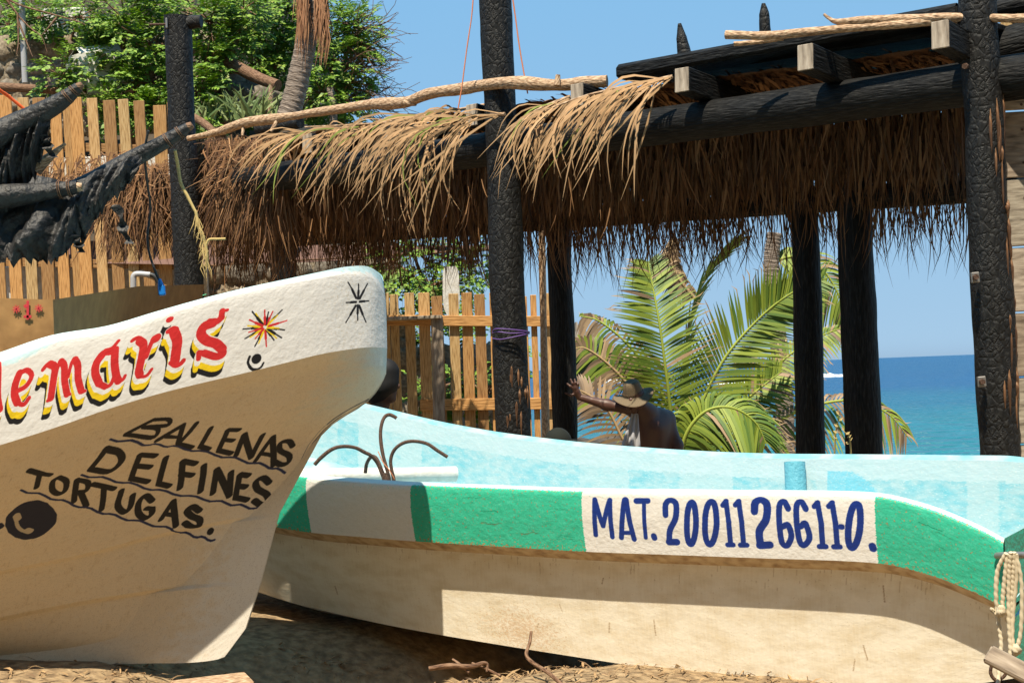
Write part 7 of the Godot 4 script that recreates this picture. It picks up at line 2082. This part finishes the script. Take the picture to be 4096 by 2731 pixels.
# ---------------------------------------------------------------- people
func make_people() -> void:
	# the man in the straw hat, one hand on the post
	var m := thing("person", "shirtless person in a straw hat leaning one hand on a post", "person", Vector3(1.239, 0.005, -14.283))
	var sh_l: Vector3 = Vector3(1.119, 1.203, -14.130)
	var sh_r: Vector3 = Vector3(1.408, 1.098, -14.332)
	var elbow: Vector3 = Vector3(0.853, 1.252, -14.189)
	var wrist: Vector3 = Vector3(0.604, 1.333, -14.208)
	var palm: Vector3 = Vector3(0.577, 1.386, -14.197)
	var hip_l: Vector3 = Vector3(1.177, 0.609, -14.321)
	var hip_r: Vector3 = Vector3(1.360, 0.599, -14.372)
	var elbow_r: Vector3 = Vector3(1.498, 0.854, -14.277)
	var wrist_r: Vector3 = Vector3(1.464, 0.609, -14.161)
	var head: Vector3 = Vector3(1.099, 1.294, -14.028)
	var bones := [
		[sh_l, sh_r, 0.075, 0.085], [Vector3(1.186, 1.139, -14.191), Vector3(1.212, 0.793, -14.268), 0.12, 0.105], [Vector3(1.336, 1.062, -14.273), Vector3(1.328, 0.766, -14.318), 0.12, 0.105], [Vector3(1.272, 1.015, -14.214), Vector3(1.266, 0.648, -14.301), 0.13, 0.12],
		[sh_l, elbow, 0.062, 0.046], [elbow, wrist, 0.046, 0.03], [sh_r, elbow_r, 0.068, 0.05], [elbow_r, wrist_r, 0.046, 0.032], [wrist_r, Vector3(1.425, 0.533, -14.123), 0.036, 0.03],
		[Vector3(1.242, 1.178, -14.171), head, 0.06, 0.055],
		[hip_l, Vector3(1.125, 0.296, -14.227), 0.09, 0.062], [Vector3(1.125, 0.296, -14.227), Vector3(1.155, 0.031, -14.332), 0.06, 0.042], [Vector3(1.155, 0.015, -14.333), Vector3(1.090, 0.023, -14.133), 0.042, 0.035],
		[hip_r, Vector3(1.375, 0.278, -14.328), 0.09, 0.062], [Vector3(1.375, 0.278, -14.328), Vector3(1.375, 0.012, -14.433), 0.06, 0.042], [Vector3(1.375, -0.004, -14.433), Vector3(1.331, 0.003, -14.233), 0.042, 0.035], [hip_l, hip_r, 0.12, 0.12]]
	var g := Geo.new()
	flesh(g, bones, 0.014, 0.05)
	# hand: palm and five fingers spread on the post
	var hand := [[wrist, palm, 0.03, 0.034], [palm, Vector3(0.566, 1.419, -14.186), 0.033, 0.03],
		[Vector3(0.568, 1.367, -14.187), Vector3(0.527, 1.352, -14.177), 0.016, 0.012], [Vector3(0.527, 1.352, -14.177), Vector3(0.476, 1.378, -14.177), 0.012, 0.009],
		[Vector3(0.553, 1.412, -14.176), Vector3(0.522, 1.437, -14.166), 0.012, 0.011], [Vector3(0.522, 1.437, -14.166), Vector3(0.495, 1.462, -14.175), 0.011, 0.008],
		[Vector3(0.562, 1.427, -14.176), Vector3(0.543, 1.464, -14.165), 0.012, 0.011], [Vector3(0.543, 1.464, -14.165), Vector3(0.528, 1.501, -14.174), 0.011, 0.008],
		[Vector3(0.574, 1.431, -14.176), Vector3(0.571, 1.467, -14.165), 0.012, 0.011], [Vector3(0.571, 1.467, -14.165), Vector3(0.564, 1.499, -14.174), 0.011, 0.008],
		[Vector3(0.590, 1.422, -14.186), Vector3(0.595, 1.454, -14.175), 0.011, 0.01], [Vector3(0.595, 1.454, -14.175), Vector3(0.596, 1.478, -14.185), 0.01, 0.008]]
	flesh(g, hand, 0.005, 0.008)
	# head with nose, brow, chin and ears, looking down to the left
	var fw := Vector3(-0.75, -0.35, 0.55).normalized()
	var rt := fw.cross(Vector3.UP).normalized()
	var up := rt.cross(fw)
	flesh(g, [[head + up * 0.04 - fw * 0.015, head - up * 0.02, 0.092, 0.08], [head - up * 0.05 + fw * 0.03, head - up * 0.085 + fw * 0.05, 0.055, 0.032], [head + fw * 0.085 + up * 0.0, head + fw * 0.105 - up * 0.035, 0.012, 0.016], [head + fw * 0.075 + up * 0.03 - rt * 0.04, head + fw * 0.075 + up * 0.03 + rt * 0.04, 0.016, 0.016], [head + rt * 0.085, head + rt * 0.088 - up * 0.04, 0.014, 0.012], [head - rt * 0.085, head - rt * 0.088 - up * 0.04, 0.014, 0.012], [head + fw * 0.085 - up * 0.062 - rt * 0.02, head + fw * 0.085 - up * 0.062 + rt * 0.02, 0.009, 0.009]], 0.008, 0.018)
	part("body", g, M.skin, m)
	g = Geo.new()
	flesh(g, [[hip_l, hip_r, 0.135, 0.135], [hip_l, Vector3(1.132, 0.354, -14.246), 0.105, 0.095], [hip_r, Vector3(1.373, 0.339, -14.327), 0.105, 0.095], [Vector3(1.267, 0.700, -14.300), Vector3(1.266, 0.606, -14.322), 0.135, 0.135]], 0.02, 0.04)
	part("shorts", g, M.cloth_navy, m)
	# grey cloth hanging from the shoulder
	var cl := Geo.new()
	for j in 15:
		for k in 9:
			var f := j / 14.0
			var s := k / 8.0
			var a: Vector3 = Vector3(1.071, 1.184, -14.030).lerp(Vector3(1.124, 1.166, -14.011), s)
			var b: Vector3 = Vector3(0.927, 0.798, -13.998).lerp(Vector3(1.130, 0.772, -13.978), s)
			cl.v.append(a.lerp(b, f) + Vector3(0, 0, 0.03 * sin(s * 14.0) * (0.3 + f)))
	for j in 14:
		for k in 8:
			var p := j * 9 + k
			cl.i.append_array(PackedInt32Array([p, p + 9, p + 1, p + 1, p + 9, p + 10]))
	solo("grey_cloth", cl, M.cloth_grey, "grey cloth hanging from the shoulder of the person in hat", "cloth")
	# straw hat: lathed crown and a brim that dips
	var hat := thing("straw_hat", "woven straw hat with wide brim worn by the person", "hat", Vector3(1.087, 1.322, -14.008))
	var hu := Vector3(-0.17, 0.9, 0.34).normalized()
	var hx := hu.cross(Vector3(0.1, 0, 1)).normalized()
	hx = Vector3(hx.x, hx.y, hx.z)
	var hz := hx.cross(hu)
	var hc: Vector3 = Vector3(1.089, 1.334, -14.028)
	var prof := [[0.186, -0.008], [0.182, 0.0], [0.15, -0.004], [0.115, 0.0], [0.096, 0.012], [0.09, 0.05], [0.084, 0.09], [0.074, 0.125], [0.055, 0.142], [0.03, 0.136], [0.0, 0.128]]
	g = Geo.new()
	var n := 40
	for j in prof.size():
		for k in n + 1:
			var a := TAU * k / n
			var r: float = prof[j][0]
			var y: float = prof[j][1]
			if r > 0.1:
				y += (r - 0.1) * 0.35 * cos(a * 2.0) - 0.1 * (r - 0.1)
			g.v.append(hc + (hx * cos(a) + hz * sin(a) * 0.92) * r + hu * y)
	for j in prof.size() - 1:
		for k in n:
			var p := j * (n + 1) + k
			g.i.append_array(PackedInt32Array([p, p + 1, p + n + 1, p + 1, p + n + 2, p + n + 1]))
	part("crown_and_brim", g, M.straw, hat)
	g = Geo.new()
	for k in 30:
		var a := TAU * k / 30.0
		for y in [0.03, 0.04]:
			var c: Vector3 = hc + (hx * cos(a + y * 8.0) + hz * sin(a + y * 8.0) * 0.92) * 0.094 + hu * y
			ball(g, c, Vector3(0.006, 0.004, 0.006), 3)
	part("band_pattern", g, M.hat_band, hat)
	var rim := []
	for k in n + 1:
		var a := TAU * k / n
		rim.append(hc + (hx * cos(a) + hz * sin(a) * 0.92) * 0.187 + hu * (-0.008 + 0.087 * 0.35 * cos(a * 2.0) - 0.0087))
	g = Geo.new()
	tube(g, rim, 0.003, 5)
	part("brim_edge", g, M.hat_band, hat)
	# a person with black hair, seen from behind past the bow
	m = thing("person", "person with black hair in dark clothes half hidden behind the bow", "person", Vector3(-1.127, 0.162, -11.930))
	var h: Vector3 = Vector3(-0.983, 1.555, -11.603)
	g = Geo.new()
	flesh(g, [[h + Vector3(0.01, 0.03, 0), h + Vector3(0.01, -0.06, 0.02), 0.1, 0.085], [h + Vector3(0.05, -0.1, 0.02), h + Vector3(0.06, -0.13, 0.03), 0.05, 0.035], [h + Vector3(0.0, -0.1, -0.02), h + Vector3(-0.05, -0.24, -0.02), 0.065, 0.07], [h + Vector3(0.1, -0.01, 0.03), h + Vector3(0.115, -0.04, 0.035), 0.014, 0.018], [h + Vector3(0.0, -0.02, 0.1), h + Vector3(0.0, -0.05, 0.1), 0.02, 0.014]], 0.011, 0.03)
	part("head", g, M.dark_skin, m)
	g = Geo.new()
	flesh(g, [[h + Vector3(-0.02, 0.055, 0.0), h + Vector3(-0.01, -0.03, 0.01), 0.125, 0.12], [h + Vector3(0.03, 0.07, 0.02), h + Vector3(0.035, 0.0, 0.03), 0.095, 0.08], [h + Vector3(-0.05, 0.0, -0.02), h + Vector3(-0.06, -0.1, -0.02), 0.11, 0.08]], 0.014, 0.04)
	part("hair", g, M.hair, m)
	g = Geo.new()
	var s0 := h + Vector3(-0.05, -0.3, -0.02)
	flesh(g, [[s0 + Vector3(-0.17, -0.05, 0), s0 + Vector3(0.14, -0.06, 0.03), 0.085, 0.08], [s0 + Vector3(-0.02, -0.05, 0), s0 + Vector3(-0.02, -0.5, 0), 0.14, 0.13], [s0 + Vector3(-0.2, -0.06, 0), s0 + Vector3(-0.24, -0.36, 0.04), 0.065, 0.05], [s0 + Vector3(0.16, -0.08, 0.03), s0 + Vector3(0.2, -0.38, 0.06), 0.065, 0.05], [s0 + Vector3(-0.24, -0.36, 0.04), s0 + Vector3(-0.2, -0.6, 0.12), 0.048, 0.036], [s0 + Vector3(0.2, -0.38, 0.06), s0 + Vector3(0.18, -0.6, 0.14), 0.048, 0.036], [s0 + Vector3(-0.1, -0.55, 0), s0 + Vector3(-0.11, -1.2, 0), 0.1, 0.06], [s0 + Vector3(0.07, -0.55, 0), s0 + Vector3(0.08, -1.2, 0), 0.1, 0.06]], 0.025, 0.05)
	part("dark_clothes", g, M.cloth_navy, m)
	# someone sitting low behind the boat: only the cap shows
	m = thing("person", "person in a dark green cap sitting low behind the boat", "person", Vector3(0.329, 0.218, -12.629))
	h = Vector3(0.347, 0.992, -12.614)
	g = Geo.new()
	flesh(g, [[h, h + Vector3(0.02, -0.07, 0.02), 0.095, 0.08], [h + Vector3(0, -0.1, 0), h + Vector3(-0.02, -0.22, 0), 0.055, 0.06], [h + Vector3(-0.16, -0.3, 0), h + Vector3(0.14, -0.3, 0), 0.08, 0.08], [h + Vector3(0, -0.3, 0), h + Vector3(0, -0.65, -0.05), 0.15, 0.16], [h + Vector3(-0.1, -0.68, 0), h + Vector3(-0.15, -0.6, 0.35), 0.09, 0.07], [h + Vector3(0.1, -0.68, 0), h + Vector3(0.15, -0.6, 0.35), 0.09, 0.07], [h + Vector3(-0.15, -0.6, 0.35), h + Vector3(-0.15, -0.95, 0.35), 0.065, 0.045], [h + Vector3(0.15, -0.6, 0.35), h + Vector3(0.15, -0.95, 0.35), 0.065, 0.045], [h + Vector3(-0.2, -0.32, 0), h + Vector3(-0.24, -0.6, 0.1), 0.06, 0.045], [h + Vector3(0.2, -0.32, 0), h + Vector3(0.24, -0.6, 0.1), 0.06, 0.045]], 0.02, 0.04)
	part("body", g, M.dark_skin, m)
	g = Geo.new()
	for j in 9:
		for k in 25:
			var th := PI * 0.5 * j / 8.0
			var a := TAU * k / 24.0
			g.v.append(h + Vector3(cos(a) * sin(th) * 0.112, cos(th) * 0.118 + 0.012, sin(a) * sin(th) * 0.115))
	for j in 8:
		for k in 24:
			var p := j * 25 + k
			g.i.append_array(PackedInt32Array([p, p + 1, p + 25, p + 1, p + 26, p + 25]))
	var cap := part("cap", g, M.cloth_dark_green, m)
	g = Geo.new()
	for k in 13:
		var a := -1.0 + 2.0 * k / 12.0
		var d := Vector3(cos(a), 0, sin(a))
		g.v.append(h + d * 0.108 + Vector3(0, 0.03, 0))
		g.v.append(h + d * 0.108 + Vector3(0.08 * cos(a * 1.3), 0.022, 0))
	for k in 12:
		g.i.append_array(PackedInt32Array([k * 2, k * 2 + 1, k * 2 + 2, k * 2 + 1, k * 2 + 3, k * 2 + 2]))
	part("visor", g, M.cloth_dark_green, cap)

# ---------------------------------------------------------------- ropes, wires, litter
func cord(called: String, pts: Array, r: float, m: Material, label: String, category: String, group := "") -> void:
	var g := Geo.new()
	tube(g, spline(pts, pts.size() * 8), r, 6, r * 0.2, 8.0)
	solo(called, g, m, label, category, group)

func make_small_things() -> void:
	cord("orange_string", [Vector3(-0.211, 4.766, -12.742), Vector3(-0.237, 4.550, -12.746), Vector3(-0.278, 4.334, -12.750), Vector3(-0.315, 4.118, -12.754), Vector3(-0.342, 3.956, -12.757), Vector3(-0.377, 3.794, -12.761)], 0.006, M.rope_orange, "thin orange string left of the top of middle post", "string", "orange strings by the middle post")
	cord("orange_string", [Vector3(0.104, 4.742, -12.693), Vector3(0.128, 4.525, -12.697), Vector3(0.149, 4.307, -12.701), Vector3(0.177, 4.090, -12.705), Vector3(0.206, 3.890, -12.709)], 0.007, M.rope_orange, "doubled orange string right of the top of middle post", "string", "orange strings by the middle post")
	for q in [[[Vector3(-0.161, 1.939, -12.896), Vector3(-0.127, 1.954, -12.816), Vector3(-0.011, 1.945, -12.796), Vector3(0.112, 1.927, -12.836), Vector3(0.150, 1.922, -12.946)], "upper purple cord tied round the middle post"], [[Vector3(-0.162, 1.924, -12.896), Vector3(-0.109, 1.928, -12.816), Vector3(-0.012, 1.913, -12.796), Vector3(0.108, 1.913, -12.836), Vector3(0.149, 1.914, -12.946)], "middle purple cord tied round the middle post"], [[Vector3(-0.160, 1.877, -12.897), Vector3(-0.094, 1.865, -12.817), Vector3(0.009, 1.879, -12.797), Vector3(0.111, 1.898, -12.837), Vector3(0.149, 1.907, -12.947)], "lower slack purple cord tied round the middle post"]]:
		cord("purple_cord", q[0], 0.005, M.cord_purple, q[1], "cord", "purple cords on the middle post")
	for q in [[[Vector3(-3.308, 2.380, -15.038), Vector3(-3.205, 2.397, -15.038), Vector3(-3.097, 2.427, -15.037), Vector3(-2.972, 2.457, -15.036)], "green twine slanting up across the foot of left post"], [[Vector3(-3.306, 2.418, -15.037), Vector3(-3.205, 2.397, -15.038), Vector3(-3.077, 2.384, -15.038), Vector3(-2.974, 2.414, -15.037)], "green twine sagging across the foot of left post"]]:
		cord("green_twine", q[0], 0.006, M.cord_green, q[1], "twine", "green twine on the left post")
	cord("yellow_rope", [Vector3(-2.112, 3.090, -9.823), Vector3(-2.109, 2.999, -9.875), Vector3(-2.094, 2.887, -9.877), Vector3(-2.055, 2.801, -9.879), Vector3(-2.016, 2.715, -9.881), Vector3(-2.003, 2.687, -9.881), Vector3(-1.992, 2.602, -9.883), Vector3(-1.959, 2.517, -9.884), Vector3(-1.945, 2.432, -9.886), Vector3(-1.946, 2.343, -9.888)], 0.011, M.rope_yellow, "frayed yellow rope dangling from the tip of the lower wrapped pole", "rope")
	cord("yellow_rope", [Vector3(-1.943, 2.488, -9.885), Vector3(-1.925, 2.516, -9.884), Vector3(-1.869, 2.517, -9.884), Vector3(-1.819, 2.517, -9.884)], 0.008, M.rope_yellow, "side tail of frayed yellow rope by the left post", "rope")
	var fg := Geo.new()
	for k in 40:
		var p: Vector3 = Vector3(-2.003, 2.693, -9.881).lerp(Vector3(-1.944, 2.376, -9.887), pow(rng.randf(), 1.6)) + Vector3(rnd(-0.012, 0.012), 0, rnd(-0.01, 0.02))
		var l := rnd(0.05, 0.16)
		ribbon(fg, [p, p + Vector3(rnd(-0.03, 0.03), -l * 0.5, 0.01), p + Vector3(rnd(-0.05, 0.05), -l, 0.0)], 0.006, Vector3(0, 0, 1), Color(0.58, 0.42, 0.17))
	solo("rope_fray", fg, M.thatch, "loose fibres of the frayed yellow rope", "rope fibres", "", "stuff")
	cord("black_wire", [Vector3(-2.257, 3.206, -9.721), Vector3(-2.296, 3.076, -9.774), Vector3(-2.310, 2.895, -9.877), Vector3(-2.319, 2.737, -9.980), Vector3(-2.345, 2.568, -9.983), Vector3(-2.338, 2.455, -9.986), Vector3(-2.306, 2.340, -9.988), Vector3(-2.277, 2.268, -9.989)], 0.008, M.wire_black, "black cable hanging down to the blue plug", "cable")
	var plug := thing("blue_plug", "bright blue plug at the end of hanging cable", "plug", Vector3(-2.267, 2.169, -9.991))
	var g := Geo.new()
	tube(g, line(Vector3(-2.277, 2.282, -9.989), Vector3(-2.270, 2.240, -9.990), 4), [0.009, 0.02], 10)
	part("neck", g, M.plug_blue, plug)
	g = Geo.new()
	box(g, Transform3D(Basis(Vector3(0, 0, 1), 0.06), Vector3(-2.265, 2.208, -9.990)), Vector3(0.045, 0.07, 0.035), 0.008)
	part("body", g, M.plug_blue, plug)
	var pipe := thing("water_pipe", "grey standpipe with black bent hose at the fence", "pipe", Vector3(-3.048, 2.244, -12.390))
	g = Geo.new()
	tube(g, spline([Vector3(-3.044, 2.173, -12.391), Vector3(-3.035, 2.419, -12.387), Vector3(-3.029, 2.475, -12.386), Vector3(-2.997, 2.491, -12.385), Vector3(-2.896, 2.480, -12.385)], 24), 0.024, 10)
	part("pipe", g, M.pipe_grey, pipe)
	g = Geo.new()
	tube(g, spline([Vector3(-2.913, 2.481, -12.385), Vector3(-2.878, 2.476, -12.386), Vector3(-2.851, 2.454, -12.386), Vector3(-2.831, 2.418, -12.387)], 12), 0.02, 10)
	part("hose", g, M.wire_black, pipe)
	cord("orange_rope_line", [Vector3(-5.894, 5.164, -17.535), Vector3(-5.783, 5.039, -17.638), Vector3(-5.717, 4.984, -17.739), Vector3(-5.553, 4.828, -17.842)], 0.02, M.cord_orange, "bright orange cord running down to the tall fence", "cord")
	# driftwood sticks, plank and litter in front of the boats
	for q in [[[Vector3(-0.480, 0.116, -7.780), Vector3(-0.381, 0.126, -7.779), Vector3(-0.269, 0.129, -7.729), Vector3(-0.203, 0.144, -7.729), Vector3(-0.182, 0.133, -7.729), Vector3(-0.187, 0.104, -7.710)], [0.012, 0.015, 0.011, 0.009, 0.005], "reddish curved driftwood stick lying before the cream hull"], [[Vector3(0.044, 0.250, -7.977), Vector3(0.034, 0.203, -7.928), Vector3(0.014, 0.152, -7.879), Vector3(0.041, 0.121, -7.830), Vector3(0.120, 0.102, -7.630), Vector3(0.198, 0.065, -7.431)], [0.007, 0.008, 0.01, 0.011, 0.011], "bent twig standing up against the cream hull"], [[Vector3(-0.360, 0.149, -7.829), Vector3(-0.315, 0.126, -7.779), Vector3(-0.275, 0.097, -7.730)], [0.006, 0.008], "short straight stick crossing the curved driftwood"], [[Vector3(-0.261, 0.127, -7.829), Vector3(-0.205, 0.119, -7.750), Vector3(-0.117, 0.096, -7.630)], [0.006, 0.007], "thin stick behind the curved driftwood"]]:
		g = Geo.new()
		tube(g, spline(q[0], 30), q[1], 8, 0.002, 6.0)
		solo("driftwood_stick", g, M.brown_branch, q[2], "stick", "driftwood sticks on the sand")
	g = Geo.new()
	var a: Vector3 = Vector3(-1.675, 0.138, -7.379)
	var b: Vector3 = Vector3(-1.336, 0.139, -7.529)
	box(g, beam_between(a, b, Vector3(0, 1, 0.1)), Vector3(0.2, a.distance_to(b), 0.04), 0.012)
	solo("ground_plank", g, M.pale_branch, "pale plank lying on sand in front of the left boat", "plank")
	for q in [[Vector3(2.010, 1.024, -9.013), Vector3(2.026, 1.248, -9.008), "tall dry weed stalk behind the right boat"], [Vector3(2.112, 1.020, -9.013), Vector3(2.052, 1.145, -9.010), "short curled dry weed behind the right boat"]]:
		g = Geo.new()
		var e: Vector3 = (q[0] as Vector3) + Vector3(0, -0.9, 0.0) + Vector3(0, 0, -0.9)
		var c: Vector3 = q[1] + Vector3(0, 0, -0.6)
		tube(g, spline([e, (q[0] as Vector3) + Vector3(0, 0, -0.7), c], 10), [0.008, 0.006, 0.003], 5)
		for k in 5:
			leaf(g, c.lerp(q[0] + Vector3(0, 0, -0.65), k / 6.0), Vector3(rnd(-1, 1), 0.4, 0).normalized(), Vector3(0, 0.2, 1), 0.035, 0.008, Color.WHITE)
		g.c.clear()
		g.uv.clear()
		solo("dry_weed", g, M.rope_yellow, q[2], "weed", "dry weeds behind the boat")
	g = Geo.new()
	for k in 5200:
		var x := rnd(-2.6, 2.4)
		var z := rnd(-8.9, -6.4)
		var d := nz2.get_noise_2d(x * 60.0, z * 60.0)
		if d < -0.12 and rng.randf() < 0.85:
			continue
		var y := ground_height(x, z)
		var an := rnd(0, TAU)
		var l := rnd(0.02, 0.11)
		var dir := Vector3(cos(an), rnd(-0.05, 0.3), sin(an))
		var p := Vector3(x, y + rnd(0.0, 0.012), z)
		ribbon(g, [p, p + dir * l * 0.5 + Vector3(0, 0.008, 0), p + dir * l], rnd(0.004, 0.018), Vector3(rnd(-0.4, 0.4), 1, rnd(-0.4, 0.4)), Color(0.42, 0.27, 0.13).lerp(Color(0.13, 0.08, 0.045), rng.randf()))
	solo("leaf_litter", g, M.thatch, "dry leaf and straw litter scattered on the sand", "litter", "", "stuff")
